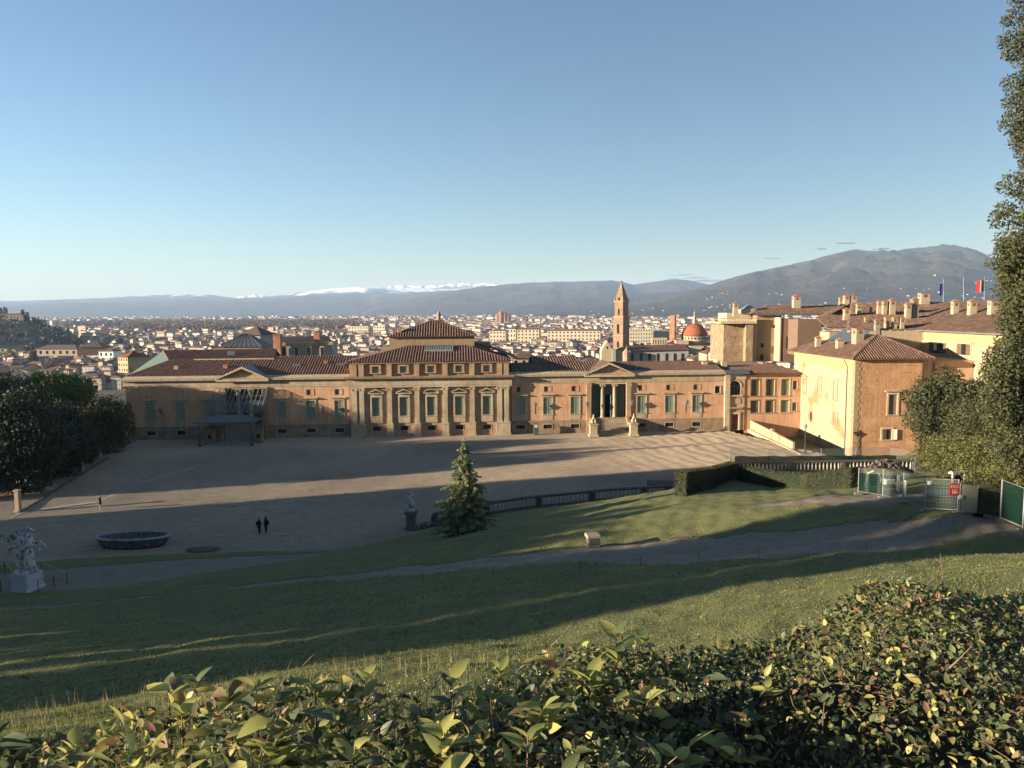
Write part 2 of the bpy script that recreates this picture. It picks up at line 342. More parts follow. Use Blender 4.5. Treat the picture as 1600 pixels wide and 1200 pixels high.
MT['gravel2'] = mat('path_gravel', (.27,.22,.17), (.195,.16,.125), 2.0, .95, .03, 14, c3=(.16,.165,.09), s3=.5, lo3=.55, hi3=.7)
MT['plainstone'] = mat('channel_stone', (.42,.40,.36), (.30,.28,.25), 2, .9)
def heightsheet(X, Y, Z, keep, name, m, parent=None):
    ny, nx = X.shape; idx = np.arange(nx*ny).reshape(ny, nx)
    F = np.stack([idx[:-1, :-1], idx[:-1, 1:], idx[1:, 1:], idx[1:, :-1]], -1)[keep]
    V = np.stack([X, Y, Z], -1).reshape(-1, 3); used = np.unique(F); rm = np.full(len(V), -1); rm[used] = np.arange(len(used))
    return np_mesh(name, V[used], rm[F], m, parent, True)
_xs = np.arange(-75, 90, .3); _ys = np.arange(2.2, 112, .3); GX, GY = np.meshgrid(_xs, _ys)
GH = hill(GX, GY); GZ = GH + wob(GX, GY, .9)*.07*np.clip(GH, 0, 1) + wob(GX+50, GY, .25)*.12*np.clip(GH/3, 0, 1)
_cx = (GX[:-1, :-1]+GX[1:, 1:])/2; _cy = (GY[:-1, :-1]+GY[1:, 1:])/2; _ch = (GH[:-1, :-1]+GH[1:, 1:])/2
PM = path_mask(_cx, _cy, _ch) + wob(_cx, _cy, 1.7)*.38 + rng.uniform(-.12, .12, _cx.shape)
_on = _ch > -.5
lawn = tag(heightsheet(GX, GY, GZ, _on & (PM < 0), 'lawn', MT['grass']), kind='structure')
slope_path = tag(heightsheet(GX, GY, GZ-.03, _on & (PM >= 0), 'slope_path', MT['gravel2']), kind='structure')
def gz(x, y):
    i = (np.asarray(y)-2.2)/.3; j = (np.asarray(x)+75)/.3; i = np.clip(i, 0, GZ.shape[0]-1.001); j = np.clip(j, 0, GZ.shape[1]-1.001)
    a = i.astype(int); b = j.astype(int); u = i-a; v = j-b
    return GZ[a, b]*(1-u)*(1-v)+GZ[a+1, b]*u*(1-v)+GZ[a, b+1]*(1-u)*v+GZ[a+1, b+1]*u*v

# court: gravel sheet with shallow ruts
FA = math.radians(3.71); FO = G(205, 688, 0); FE = Vector((math.cos(FA), math.sin(FA), 0)); FN = Vector((math.sin(FA), -math.cos(FA), 0))
def S(px, py, n=0.0):
    """facade coordinates (along, up) of a pixel on the plane n metres behind the front wall (n<0 in front)"""
    o = FO - FN*n; d = ray(px, py); t = (o-C0).dot(FN)/d.dot(FN); p = C0+d*t
    return ((p-FO).dot(FE), p.z)
_xs = np.arange(-100, 56, .5); _ys = np.arange(56, 150, .5); X2, Y2 = np.meshgrid(_xs, _ys)
Z2 = wob(X2, Y2, .22)*.05 + wob(X2*.35+9, Y2*1.2, .9)*.028 - .03
_rt = np.clip((X2-8)/22, 0, 1)*np.clip((Y2-100)/12, 0, 1)
Z2 += _rt*.055*np.sin((X2*.95+Y2*.30)*2.5+wob(X2, Y2, .3)*2.0)
_cx = (X2[:-1, :-1]+X2[1:, 1:])/2; _cy = (Y2[:-1, :-1]+Y2[1:, 1:])/2
_fl = FO.y + (_cx-FO.x)*math.tan(FA)
_keep = (_cy < _fl+1.0) & ~((_cx > 40.5) & (_cy > 103) & (_cx > 40.0+ (143-_cy)*.33))
court = tag(heightsheet(X2, Y2, Z2, _keep, 'gravel_court', MT['gravel']), kind='structure')
# grass strip and lower gravel path at the foot of the slope, laid on the court
def ribbon(name, top, bot, z, m, sub=6):
    mb = MB(); P = []
    for i in range(len(top)-1):
        for k in range(sub):
            t = k/sub; P.append((G(lerp(top[i][0], top[i+1][0], t), lerp(top[i][1], top[i+1][1], t)), G(lerp(bot[i][0], bot[i+1][0], t), lerp(bot[i][1], bot[i+1][1], t))))
    P.append((G(*top[-1]), G(*bot[-1])))
    for i, (a, b) in enumerate(P):
        for q in (a, b): j = float(wob(q.x, q.y, 2.5))*.18; q.y += j; q.z = z
    for (a, b), (c, d) in zip(P[:-1], P[1:]): mb.quad(b, d, c, a)
    return tag(mb.build(name, m), kind='structure')
ribbon('lower_path', [(-60,896),(120,880),(300,873),(500,864),(560,852)], [(-60,945),(120,930),(330,900),(480,876),(560,857)], .045, MT['gravel2'])
_dp = [(-20,826),(14,815),(28,803),(80,794),(150,785),(228,752),(300,731)]
ribbon('drain_channel', [(x, y-1.1) for x, y in _dp], [(x, y+1.1) for x, y in _dp], .04, MT['plainstone'])
ribbon('grass_strip', [(-60,890),(100,875),(230,868),(330,865),(520,861)], [(-60,904),(100,889),(220,880),(330,872),(520,864)], .075, MT['grass'])
# wide terrain round the court, falling to the plain behind
def wide_z(x, y):
    l = FO.y + (x-FO.x)*math.tan(FA)
    back = np.clip((y-(l+28))/80, 0, 1); left = np.clip((-76-x)/120, 0, 1)*np.clip((y-70)/60, 0, 1); right = np.clip((x-110)/200, 0, 1)*np.clip((y-130)/100, 0, 1)
    f = np.maximum(np.maximum(back, left*.55), right*.6); f = f*f*(3-2*f)
    up = np.clip((62-y)*.33, 0, 20)
    return -1.2+(up*1.0-(-ZC+1.0)*0)*(1) + f*(ZC-2+1.2)
_xs = np.arange(-700, 701, 12.); _ys = np.arange(-220, 521, 12.); X3, Y3 = np.meshgrid(_xs, _ys); Z3 = wide_z(X3, Y3)
_near = (X3 > -84) & (X3 < 96) & (Y3 > -6) & (Y3 < 150); Z3 = np.where(_near, np.minimum(Z3, np.where(Y3 < 112, hill(X3, Y3)-1.6, -1.6)), Z3); Z3 = np.where(_near, np.minimum(Z3, 19.0), Z3)
tag(heightsheet(X3, Y3, Z3, np.ones((len(_ys)-1, len(_xs)-1), bool), 'hillside', mat('rough_ground', (.075,.075,.035), (.11,.09,.055), .08, .95)), kind='structure')
mb = MB(); k = 26
for i in range(k):
    for j in range(k):
        a, b = -26000+i*2000, -6000+j*1200; mb.quad((a, b, ZC), (a+2000, b, ZC), (a+2000, b+1200, ZC), (a, b+1200, ZC))
tag(mb.build('plain', mat('plain_ground', (.10,.085,.055), (.06,.065,.035), .004, .95, c3=(.16,.13,.10), s3=.02)), kind='structure')

# ------------------------------------------------------------------ PALACE
pal = thing('palace', 'long ochre one-storey palace with pedimented porticoes and a taller centre block, facing the gravel court', 'palace', FO, FA)
holes = []; WIN = []
def rect(cx, w, y0, y1, n=0.0):
    s0, _ = S(cx, (y0+y1)/2, n); z1 = S(cx, y0, n)[1]; z0 = S(cx, y1, n)[1]; return (s0-w/2, s0+w/2, z0, z1)
zc = lambda y, px=600: S(px, y)[1]
WTOP = 9.25; CORN = 10.55      # top of plain wall; underside of the projecting cornice
def shutter_mesh(w, h, n=10, name='shutter', m=None):
    mb = MB(); t = .05; mb.box(0, w, -.03, .03, 0, h) if n == 0 else None
    if n:
        mb.box(0, t, -.03, .03, 0, h); mb.box(w-t, w, -.03, .03, 0, h); mb.box(t, w-t, -.028, .028, 0, t); mb.box(t, w-t, -.028, .028, h-t, h); mb.box(t, w-t, -.026, .026, h*.5-t/2, h*.5+t/2)
        for i in range(n):
            z = t+(h-2*t)*(i+.5)/n; mb.prism([(-.022, z-.05), (.022, z+.03), (.022, z+.045), (-.022, z-.035)], 'x', t, w-t)
        mb.box(t, w-t, .022, .026, t, h-t)
    return mb
_shm = {}
def add_window(parent, r, y=0.0, frame=.2, lintel=True, sill=True, dep=.22, nsl=10, mats=None, apron=None, shut=2, proj=.1, fm='stone', small=False, openleaf=0):
    a, b, c, d = r; w = b-a; h = d-c
    mb = MB()
    if frame:
        mb.box(a-frame, a, y-proj, y+.02, c, d); mb.box(b, b+frame, y-proj, y+.02, c, d); mb.box(a-frame, b+frame, y-proj-.003, y+.02, d, d+frame)
    if sill: mb.box(a-frame-.08, b+frame+.08, y-proj-.08, y+.02, c-.14, c)
    if apron: mb.box(a-frame+.02, b+frame-.02, y-proj+.03, y+.02, c-apron, c-.14)
    if not mb.f: mb.box(a, b, y+dep-.02, y+dep+.02, c, c+.04)
    wn = mb.build('window', MT[fm], parent)
    if lintel:
        l = MB(); z = d+frame+.12; l.prism([(y-.10, z), (y-.42, z+.10), (y-.42, z+.20), (y+.02, z+.30), (y+.02, z)], 'x', a-frame-.35, b+frame+.35); l.build('lintel', MT['stone'], wn)
    p = MB(); p.quad((a, y+dep+.06, c), (b, y+dep+.06, c), (b, y+dep+.06, d), (a, y+dep+.06, d)); p.build('pane', MT['glassd'], wn)
    if shut:
        key = (round(w, 2), round(h, 2), nsl, mats or 'shutter')
        if key not in _shm: _shm[key] = shutter_mesh(w/2-.01, h-.02, nsl).build('shutter', MT[mats or 'shutter']).data; bpy.data.objects.remove([o for o in bpy.data.objects if o.data == _shm[key]][0])
        for k in range(2):
            o = bpy.data.objects.new('shutter', _shm[key]); link(o, wn); o.location = (a+.005+k*(w/2), y+dep, c+.01)
            if openleaf and k == 1: o.location = (b, y-.04, c+.01); o.rotation_euler = (0, 0, math.radians(-18))
    return wn
# openings of the two low wings
wings = [235, 282, 329, 439.5, 485.5, 530, 813.3, 855.8, 898.6, 1002.3, 1046, 1088.3]
wr = []
for px in wings:
    s, _ = S(px, 640); wr.append((s-.80, s+.80, zc(656.5, px)+.0, zc(629.5, px))) if px < 600 else wr.append((s-.80, s+.80, S(px, 646-(px-813)*.022)[1], S(px, 617.5-(px-813)*.022)[1]))
wr = [(a, b, 3.55, 6.65) for (a, b, c, d) in wr]
bw = [((a+b)/2-.8, (a+b)/2+.8, .85, 1.62) for (a, b, c, d) in wr]
sC0, sC1 = S(547, 640)[0], S(797, 640)[0]
pL = (S(382, 640)[0], 3.25); pR = (S(951, 640)[0], 3.30)       # portico centre, half width of opening
PZ0, PZ1 = 2.75, 8.95
port = [(p[0]-p[1], p[0]+p[1], PZ0, PZ1) for p in (pL, pR)]
SEND = S(1131, 640)[0]
sq = (S(1121, 612)[0]-.5, S(1121, 612)[0]+.5, 7.0, 8.3)
mb = MB(); mb.grid_wall(-.5, sC0, 2.35, WTOP, [r for r in wr+port if r[1] < sC0], 0, .3); mb.build('wall', MT['ochre'], pal)
mb = MB(); mb.grid_wall(sC1, SEND, 2.35, WTOP, [r for r in wr+port+[sq] if r[0] > sC1], 0, .3); mb.build('wall', MT['ochre'], pal)
for (a, b) in ((-.5, sC0), (sC1, SEND)):
    mb = MB(); hl = [r for r in bw if a < r[0] < b] + [(p[0]-p[1]-.2, p[0]+p[1]+.2, 0, 2.2) for p in (pL, pR) if a < p[0] < b]
    mb.grid_wall(a-.05, b+.05, -.3, 2.35, hl, -.12, .4); mb.quad((a-.05, -.12, 2.35), (b+.05, -.12, 2.35), (b+.05, 0, 2.35), (a-.05, 0, 2.35)); mb.build('plinth', MT['plinth'], pal)
mb = MB(); mb.box(-.5, -.2, .02, 26, -.5, CORN); mb.build('end_wall', MT['ochre'], pal)
for r in wr: add_window(pal, r, apron=1.05, dep=.05)
for r in wr:                                             # small blind panels / mezzanine lights above
    c = (r[0]+r[1])/2; lit = r[0] > sC1 or (r[0] > S(460, 640)[0] and r[1] < sC0)
    mb = MB(); mb.box(c-.72, c+.72, -.05, .02, 7.62, 7.70); mb.box(c-.72, c+.72, -.05, .02, 8.66, 8.74); mb.box(c-.72, c-.66, -.048, .02, 7.70, 8.66); mb.box(c+.66, c+.72, -.048, .02, 7.70, 8.66)
    w = mb.build('mezzanine_panel', MT['stone2'], pal)
    if lit:
        g = MB(); g.box(c-.64, c-.02, -.02, .01, 7.72, 8.64); g.build('pane', MT['glassd'], w)
def grille(parent, r, y=-.12, d=.2):
    a, b, c, dd = r; mb = MB(); mb.box(a-.1, b+.1, y-.05, y+.02, dd, dd+.12); mb.box(a-.1, b+.1, y-.05, y+.02, c-.12, c); mb.box(a-.1, a, y-.048, y+.02, c, dd); mb.box(b, b+.1, y-.048, y+.02, c, dd)
    w = mb.build('basement_window', MT['stone'], parent)
    g = MB(); g.quad((a, y+.35, c), (b, y+.35, c), (b, y+.35, dd), (a, y+.35, dd)); g.build('pane', MT['dark'], w)
    g = MB(); h = dd-c; k = int((b-a)/.22)
    for i in range(-3, k+1):
        for sgn in (1, -1):
            x0 = a+i*.22 if sgn > 0 else a+i*.22+h; x1 = a+i*.22+h if sgn > 0 else a+i*.22
            z0, z1 = c, dd
            t0 = 0; t1 = 1
            for lo_, hi_ in ((a, b),):
                if x0 < lo_: t0 = max(t0, (lo_-x0)/(x1-x0))
                if x1 < lo_: t1 = min(t1, (lo_-x0)/(x1-x0))
                if x0 > hi_: t0 = max(t0, (hi_-x0)/(x1-x0))
                if x1 > hi_: t1 = min(t1, (hi_-x0)/(x1-x0))
            if t1-t0 > .08: g.bar((lerp(x0, x1, t0), y+.12, lerp(z0, z1, t0)), (lerp(x0, x1, t1), y+.12, lerp(z0, z1, t1)), .02, 3)
    g.build('grille', MT['iron'], w)
for r in bw: grille(pal, r)
w = add_window(pal, sq, lintel=False, frame=.14, shut=0)
# entablature: architrave bands, frieze, cornice
def entab(a, b, y=0.0, name='entablature'):
    mb = MB(); mb.box(a, b, y-.10, y+.3, WTOP, WTOP+.28); mb.box(a, b, y-.14, y+.3, WTOP+.28, WTOP+.52); mb.box(a, b, y-.08, y+.3, WTOP+.52, CORN-.25); mb.box(a, b, y-.2, y+.3, CORN-.25, CORN-.08)
    mb.build(name, MT['stone'], pal)
    mb = MB(); mb.prism([(y-.25, CORN-.08), (y-.75, CORN+.03), (y-.78, CORN+.22), (y-.86, CORN+.34), (y+.05, CORN+.55), (y+.9, CORN+.78), (y+1.0, CORN+.5), (y+.3, CORN-.08)], 'x', a-.02, b+.02); mb.build('cornice', MT['fascia'], pal)
entab(-.9, sC0); entab(sC1, SEND+.0)
# porticoes
def portico(p, name):
    c, hw = p; z0, z1 = PZ0, PZ1
    for sx in (-1, 1):                                        # flanking pilasters
        mb = MB(); x = c+sx*(hw+.42); mb.box(x-.42, x+.42, -.28, .02, 2.7, z1-.5); mb.box(x-.5, x+.5, -.36, .02, 2.35, 2.7); mb.box(x-.52, x+.52, -.4, .02, z1-.5, z1-.12); mb.box(x-.46, x+.46, -.33, .02, z1-.12, WTOP)
        mb.box(x-.46, x+.46, -.30, -.1, 0, 2.35); mb.build('pilaster', MT['stone2'], pal)
    for sx in (-1, 1):                                        # round columns
        x = c+sx*hw*.345; mb = MB(); mb.lathe([(.46, 0), (.46, .16), (.40, .2), (.42, .32), (.36, .4), (.36, 2.6), (.30, z1-z0-.62), (.34, z1-z0-.55), (.33, z1-z0-.45)], 14, (x, .32, z0))
        col = mb.build('column', MT['stone'], pal, True)
        cp = MB(); cp.box(x-.50, x+.50, -.06, .68, z1-.14, z1-.02); cp.lathe([(.40, 0), (.45, .12), (.42, .28)], 12, (x, .32, z1-.45))
        for q in (-1, 1): cp.lathe([(.17, -.40), (.17, .40)], 8, (x+q*.40, 0, 0)) if 0 else None
        for q in (-1, 1): cp.bar((x+q*.38, -.12, z1-.30), (x+q*.38, .72, z1-.30), .16, 8)
        cp.build('capital', MT['stone'], col)
    # porch box behind
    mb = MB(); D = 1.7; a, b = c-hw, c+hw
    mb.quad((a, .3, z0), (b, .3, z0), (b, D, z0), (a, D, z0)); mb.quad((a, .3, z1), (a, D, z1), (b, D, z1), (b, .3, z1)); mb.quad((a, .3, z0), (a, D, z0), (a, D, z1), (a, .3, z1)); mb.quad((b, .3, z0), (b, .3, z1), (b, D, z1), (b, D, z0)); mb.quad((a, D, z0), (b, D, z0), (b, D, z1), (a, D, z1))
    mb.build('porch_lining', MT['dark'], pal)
    y = 1.05; tw = 2*hw/3
    for i in range(3):                                        # glazed timber screens
        x0 = c-hw+i*tw; x1 = x0+tw
        scr = MB(); scr.box(x0, x0+.12, y-.06, y+.06, z0, z1); scr.box(x1-.12, x1, y-.06, y+.06, z0, z1); scr.box(x0+.12, x1-.12, y-.07, y+.07, z0+4.15, z0+4.35); scr.box(x0+.12, x1-.12, y-.06, y+.06, z1-.15, z1)
        if i != 1: scr.box(x0+.12, x1-.12, y-.05, y+.05, z0, z0+1.0); scr.box((x0+x1)/2-.04, (x0+x1)/2+.04, y-.05, y+.05, z0+1.0, z0+4.15)
        sc = scr.build('glazed_screen', MT['greenglass'], pal)
        pn = MB(); pn.box(x0+.12, x1-.12, y-.015, y+.015, z0+4.35, z1-.15)
        if i != 1: pn.box(x0+.12, x1-.12, y-.013, y+.013, z0+1.0, z0+4.15)
        pn.build('pane', MT['greenglass'], sc)
        if i == 1:
            dm = MB(); dm.box(x0+.12, x0+.55, y-.03, y+.03, z0, z0+4.1); dm.build('door_leaf', MT['shutter'], sc)
            dm = MB(); dm.box(x1-.7, x1-.62, y-.9, y, z0, z0+4.1); dm.build('door_leaf', MT['shutter'], sc); dm = MB(); dm.box(x0+.57, x0+.62, y-.08, y+.05, z0, z0+4.1); dm.box(x1-.62, x1-.12, y-.03, y+.03, z0, z0+4.1); dm.build('door_post', MT['greenglass'], sc)
    # pediment
    pw = hw+1.35; zb = CORN+.15; za = zb+2.15; y0 = -.95
    tm = MB(); tm.prism([(c-pw+.4, zb), (c+pw-.4, zb), (c, za-.35)], 'y', -.22, .6); tm.build('tympanum', MT['stone2'], pal)
    for sx in (-1, 1):
        rk = MB(); t = .30; rk.prism([(c+sx*pw, zb-.05), (c+sx*pw, zb+t*.6), (c, za+t*.6), (c, za-t*.75)], 'y', y0, .9); rk.build('raking_cornice', MT['fascia'], pal)
    bs = MB(); bs.box(c-pw, c+pw, y0+.02, -.78, zb-.32, zb-.03); bs.build('pediment_base', MT['fascia'], pal)
    rf = MB()
    for sx in (-1, 1):
        poly = [(c+sx*pw, y0+.05, zb+.20), (c, y0+.05, za+.20), (c, 7.5, za+.20), (c+sx*pw, 1.0, zb+.20)]
        if sx < 0: rf.quad(*poly)
        else: rf.quad(*poly[::-1])
    rf.build('pediment_roof', MT['tile_old'] if c > 50 else MT['lead'], pal)
    # stairs between cheek walls
    nst = 12; run = .36; 
    for i in range(nst):
        st = MB(); h = PZ0-.02-(i+1)*(PZ0/(nst+1)); st.box(c-hw+.15, c+hw-.15, -.12-(i+1)*run+.03, -.12-i*run, -.1, h-.06); st.box(c-hw+.14, c+hw-.14, -.12-(i+1)*run-.05, -.12-i*run+.0, h-.06, h); st.build('step', MT['stone'] if c > 50 else MT['stepstone'], pal)
    lp = MB(); lp.box(c-hw-.2, c+hw+.2, -.13, .98, 0, PZ0-.004); lp.build('landing', MT['plinth'], pal)
    yf = -.12-nst*run
    for sx in (-1, 1):
        x0, x1 = sorted((c+sx*(hw-.15), c+sx*(hw+.35))); ck = MB(); ck.prism([(-.12, 0), (-.12, PZ0+.15), (-.9, PZ0+.1), (yf+.5, .9), (yf+.5, 0)], 'x', x0, x1); ck.build('cheek_wall', MT['plinth'], pal)
    return yf
yfL = portico(pL, 'left'); yfR = portico(pR, 'right')
# ---- centre block
Y0 = -.55; cA, cB = sC0, sC1
cz = lambda y: S(672, y, Y0)[1]
zb0, zb1 = 2.15, None
wx = [S(px, 640, Y0)[0] for px in (588.2, 631.6, 674.2, 717.8, 761)]
cw = [(x-.78, x+.78, 3.75, 7.15) for x in wx]; cb = [(x-.72, x+.72, 1.05, 1.85) for x in wx]
CT0 = 8.95
mb = MB(); mb.grid_wall(cA, cB, 0, CT0, cw+cb, Y0, .45); mb.quad((cA, Y0, 0), (cA, Y0, CT0), (cA, .3, CT0), (cA, .3, 0)); mb.quad((cB, Y0, 0), (cB, .3, 0), (cB, .3, CT0), (cB, Y0, CT0)); mb.build('centre_wall', MT['stone2'], pal)
pil = [S(px, 640, Y0-.35)[0] for px in (554.5, 565.5, 609, 652, 696, 738, 781, 791.5)]
for i, x in enumerate(pil):
    mb = MB(); w = .42; y = Y0-.45
    mb.box(x-w, x+w, y, Y0+.02, 2.7, CT0-.62); mb.box(x-w-.08, x+w+.08, y-.07, Y0+.02, 2.35, 2.7)
    p = mb.build('pilaster', MT['stone'], pal)
    c = MB(); c.box(x-w-.12, x+w+.12, y-.12, Y0+.02, CT0-.22, CT0); c.box(x-w-.02, x+w+.02, y-.04, Y0+.02, CT0-.62, CT0-.22)
    for q in (-1, 1): c.bar((x+q*(w+.02), y-.1, CT0-.36), (x+q*(w+.02), Y0, CT0-.36), .16, 8)
    c.build('capital', MT['stone'], p)
for (a, b) in ((pil[0]-.7, pil[1]+.65), (pil[2]-.62, pil[2]+.62), (pil[3]-.62, pil[3]+.62), (pil[4]-.62, pil[4]+.62), (pil[5]-.62, pil[5]+.62), (pil[6]-.65, pil[7]+.7)):
    mb = MB(); mb.box(a, b, Y0-.62, Y0+.02, .35, 2.15); mb.box(a-.1, b+.1, Y0-.74, Y0+.02, -.2, .35); mb.box(a-.08, b+.08, Y0-.70, Y0+.02, 2.15, 2.35); mb.build('pedestal', MT['stone'], pal)
for r in cw:
    a, b, c, d = r; k = cw.index(r); w = add_window(pal, r, Y0, frame=.3, lintel=False, dep=.08, apron=1.3, nsl=12, proj=.22, fm='stone')
    pd = MB(); z = d+.72; hw = 1.42
    pd.box(a-.3, b+.3, Y0-.16, Y0+.02, d+.3, z-.1); pd.box(a-.62, b+.62, Y0-.52, Y0+.02, z-.1, z+.08)
    m_ = (a+b)/2
    if k != 2:
        for sx in (-1, 1): pd.prism([(m_+sx*hw, z+.08), (m_+sx*hw, z+.22), (m_, z+.82), (m_, z+.62)], 'y', Y0-.56, Y0+.02)
        pd.prism([(m_-hw+.2, z+.08), (m_+hw-.2, z+.08), (m_, z+.66)], 'y', Y0-.12, Y0+.02)
    else:
        arc = [(m_+hw*math.cos(t), z+.08+.66*math.sin(t)) for t in [math.pi*i/10 for i in range(11)]]; arc2 = [(m_+(hw-.2)*math.cos(t), z+.08+.5*math.sin(t)) for t in [math.pi*i/10 for i in range(11)]]
        for i in range(10): pd.prism([arc[i], arc[i+1], arc2[i+1], arc2[i]], 'y', Y0-.56, Y0+.02)
        pd.prism(arc2, 'y', Y0-.12, Y0+.02)
    pd.build('window_pediment', MT['stone'], w)
for r in cb: grille(pal, r, Y0)
mb = MB(); y = Y0-.45; mb.box(cA-.3, cB+.3, y-.05, .3, CT0, CT0+.35); mb.box(cA-.3, cB+.3, y-.10, .3, CT0+.35, CT0+.62); mb.box(cA-.3, cB+.3, y-.02, .3, CT0+.62, CT0+1.45); mb.build('centre_entablature', MT['stone'], pal)
mb = MB(); mb.prism([(y-.02, CT0+1.45), (y-.45, CT0+1.58), (y-.75, CT0+1.62), (y-.82, CT0+1.85), (y-.2, CT0+2.02), (.3, CT0+2.02), (.3, CT0+1.45)], 'x', cA-.75, cB+.75); mb.build('centre_cornice', MT['plinth'], pal)
AT0 = CT0+2.0; AT1 = AT0+2.3; yA = Y0+.1
aw = [(x-.62, x+.62, AT0+.62, AT1-.5) for x in wx]
mb = MB(); mb.grid_wall(cA+.1, cB-.1, AT0, AT1, aw, yA, .3); mb.quad((cA+.1, yA, AT0), (cA+.1, yA, AT1), (cA+.1, 10, AT1), (cA+.1, 10, AT0)); mb.quad((cB-.1, yA, AT0), (cB-.1, 10, AT0), (cB-.1, 10, AT1), (cB-.1, yA, AT1)); mb.build('attic_wall', MT['attic'], pal)
for x in pil:
    mb = MB(); mb.box(x-.46, x+.46, yA-.42, yA+.02, AT0, AT1-.2); mb.box(x-.54, x+.54, yA-.5, yA+.02, AT1-.2, AT1); mb.build('attic_pier', MT['stone2'], pal)
for r in aw: add_window(pal, r, yA, frame=.36, lintel=False, dep=.0, nsl=5, proj=.3, fm='stone2')
mb = MB(); mb.box(cA-.1, cB+.1, yA-.62, yA+.3, AT1, AT1+.2); mb.build('attic_cornice', MT['plinth'], pal)
# hipped roof over the centre block
e = (1, 0, 0); ez = AT1+.25; ea, eb = cA-.35, cB+.35; ey = yA-.75
ra, rb = S(640, 548, 8)[0], S(727, 548, 8)[0]; rz_ = S(680, 541, 8)[1]
mb = MB(); mb.tiles([(ea, ey, ez), (eb, ey, ez), (rb, 8, rz_), (ra, 8, rz_)], e, .5, .17); mb.tiles([(ea, 18, ez), (ea, ey, ez), (ra, 8, rz_), (ra, 10, rz_)], (0, 1, 0), .5, .17); mb.tiles([(eb, ey, ez), (eb, 18, ez), (rb, 10, rz_), (rb, 8, rz_)], (0, 1, 0), .5, .17)
mb.ridge((ea, ey, ez), (ra, 8, rz_)); mb.ridge((eb, ey, ez), (rb, 8, rz_)); mb.ridge((ra, 8, rz_), (rb, 8, rz_)); mb.build('centre_roof', MT['tile'], pal, kind=None)
mb = MB(); a, b = S(664, 543, 5)[0], S(708, 543, 5)[0]; t = 4.6; zz = ez+(rz_-ez)*(t-ey)/(8-ey); sl = (rz_-ez)/(8-ey)
mb.prism([(t-.2, zz-.2), (t-.2, zz+.35), (t+2.6, zz+2.6*sl+.45), (t+2.6, zz)], 'x', a, b); o = mb.build('roof_skylight', MT['glaze'], pal)
mb = MB()
for i in range(13): x = lerp(a, b, i/12); mb.bar((x, t-.2, zz+.37), (x, t+2.6, zz+2.6*sl+.47), .035, 4)
mb.build('glazing_bar', MT['iron'], o)
# upper block behind
ua, ub = S(608, 530, 9.5)[0], S(741, 530, 9.5)[0]; uz0 = rz_-3; uz1 = S(672, 526.5, 9.5)[1]
mb = MB(); mb.box(ua, ub, 9.5, 20, uz0, uz1); mb.build('upper_storey', MT['tan'], pal)
pa = [(ua-.5, 8.9, uz1), (ub+.5, 8.9, uz1), (ub+.5, 20.6, uz1), (ua-.5, 20.6, uz1)]; ap0 = (S(676, 503, 14.7)[0], 14.7, S(676, 501, 14.7)[1]); ap1 = (ap0[0]+.8, 14.7, ap0[2])
mb = MB(); mb.tiles([pa[0], pa[1], ap1, ap0], e, .5, .17); mb.tiles([pa[3], pa[0], ap0], (0, 1, 0), .5, .17); mb.tiles([pa[1], pa[2], ap1], (0, 1, 0), .5, .17); mb.quad(pa[2], pa[3], ap0, ap1)
mb.ridge(pa[0], ap0); mb.ridge(pa[1], ap1); mb.build('upper_roof', MT['tile'], pal)
mb = MB(); c = (ap0[0]+1.2, 15, ap0[2]-.3); mb.lathe([(.55, 0), (.55, .5), (.4, .55), (.4, 1.4), (.52, 1.5), (.3, 1.8), (.06, 2.3)], 8, c); mb.build('lantern', MT['chimd'], pal)
mb = MB(); mb.box(ua+1.6, ua+2.3, 10.2, 10.9, uz1-.2, uz1+1.9); mb.build('chimney', MT['brick'], pal)
mb = MB(); mb.box(ua-1.8, ua, 10.5, 16, uz0, S(604, 543, 10)[1]); mb.build('annex_wall', MT['tan'], pal); mb = MB(); mb.box(ub, ub+3.2, 12, 20, uz0, rz_+.4); mb.build('annex_wall', MT['tan'], pal)
mb = MB(); mb.tiles([(ub, 11.6, rz_+.35), (ub+3.6, 11.6, rz_-.5), (ub+3.6, 20, rz_-.5), (ub, 20, rz_+.35)], (0, 1, 0), .5, .11); mb.tiles([(ub+3.2, 9, rz_-.6), (cB+2, 9, ez-.2), (cB+2, 22, ez-.2), (ub+3.2, 22, rz_-.6)], (0, 1, 0), .5, .11); mb.build('annex_roof', MT['tile_old'], pal)
# ---- left wing roofs
rz0 = CORN+.70; yE = .95
def zpx(px, py, n): return S(px, py, n)[1]
xl = -.7; n1 = 8.0; z1 = zpx(427, 562.5, n1); n2 = 15.5; z2 = zpx(330, 547.5, n2); xs_ = S(427, 562, n1)[0]; xr = cA+.6; n3 = 9.6; z3 = zpx(480, 557.5, n3)
hl = S(262, 560, n1)[0]*1.0
mb = MB(); mb.tiles([(xl, yE, rz0), (xs_, yE, rz0), (xs_, n1, z1), (xl+5.0, n1, z1)], e, .5, .17); mb.tiles([(xs_, yE, rz0), (xr, yE, rz0), (xr, n3, z3), (xs_, n3, z3)], e, .5, .17)
mb.quad((xs_, n3, z3), (xr, n3, z3), (xr, 18, rz0-1), (xs_, 18, rz0-1)); mb.ridge((xs_, n3, z3), (xr, n3, z3)); mb.ridge((xl, yE, rz0), (xl+5, n1, z1)); mb.build('wing_roof', MT['tile'], pal)
mb = MB(); mb.box(xl+9.5, xs_+.15, n1-.02, n1+.35, z1-.5, z1+.34); mb.build('roof_step', MT['fascia'], pal)
xq = S(255, 549, n2)[0]; xq1 = S(432, 548, n2)[0]
mb = MB(); mb.tiles([(xl+5.0, n1, z1+.02), (xl+9.5, n1+.36, z1+.3), (xs_, n1+.36, z1+.3), (xq1, n2, z2), (xq, n2, z2)], e, .5, .17, base=True)
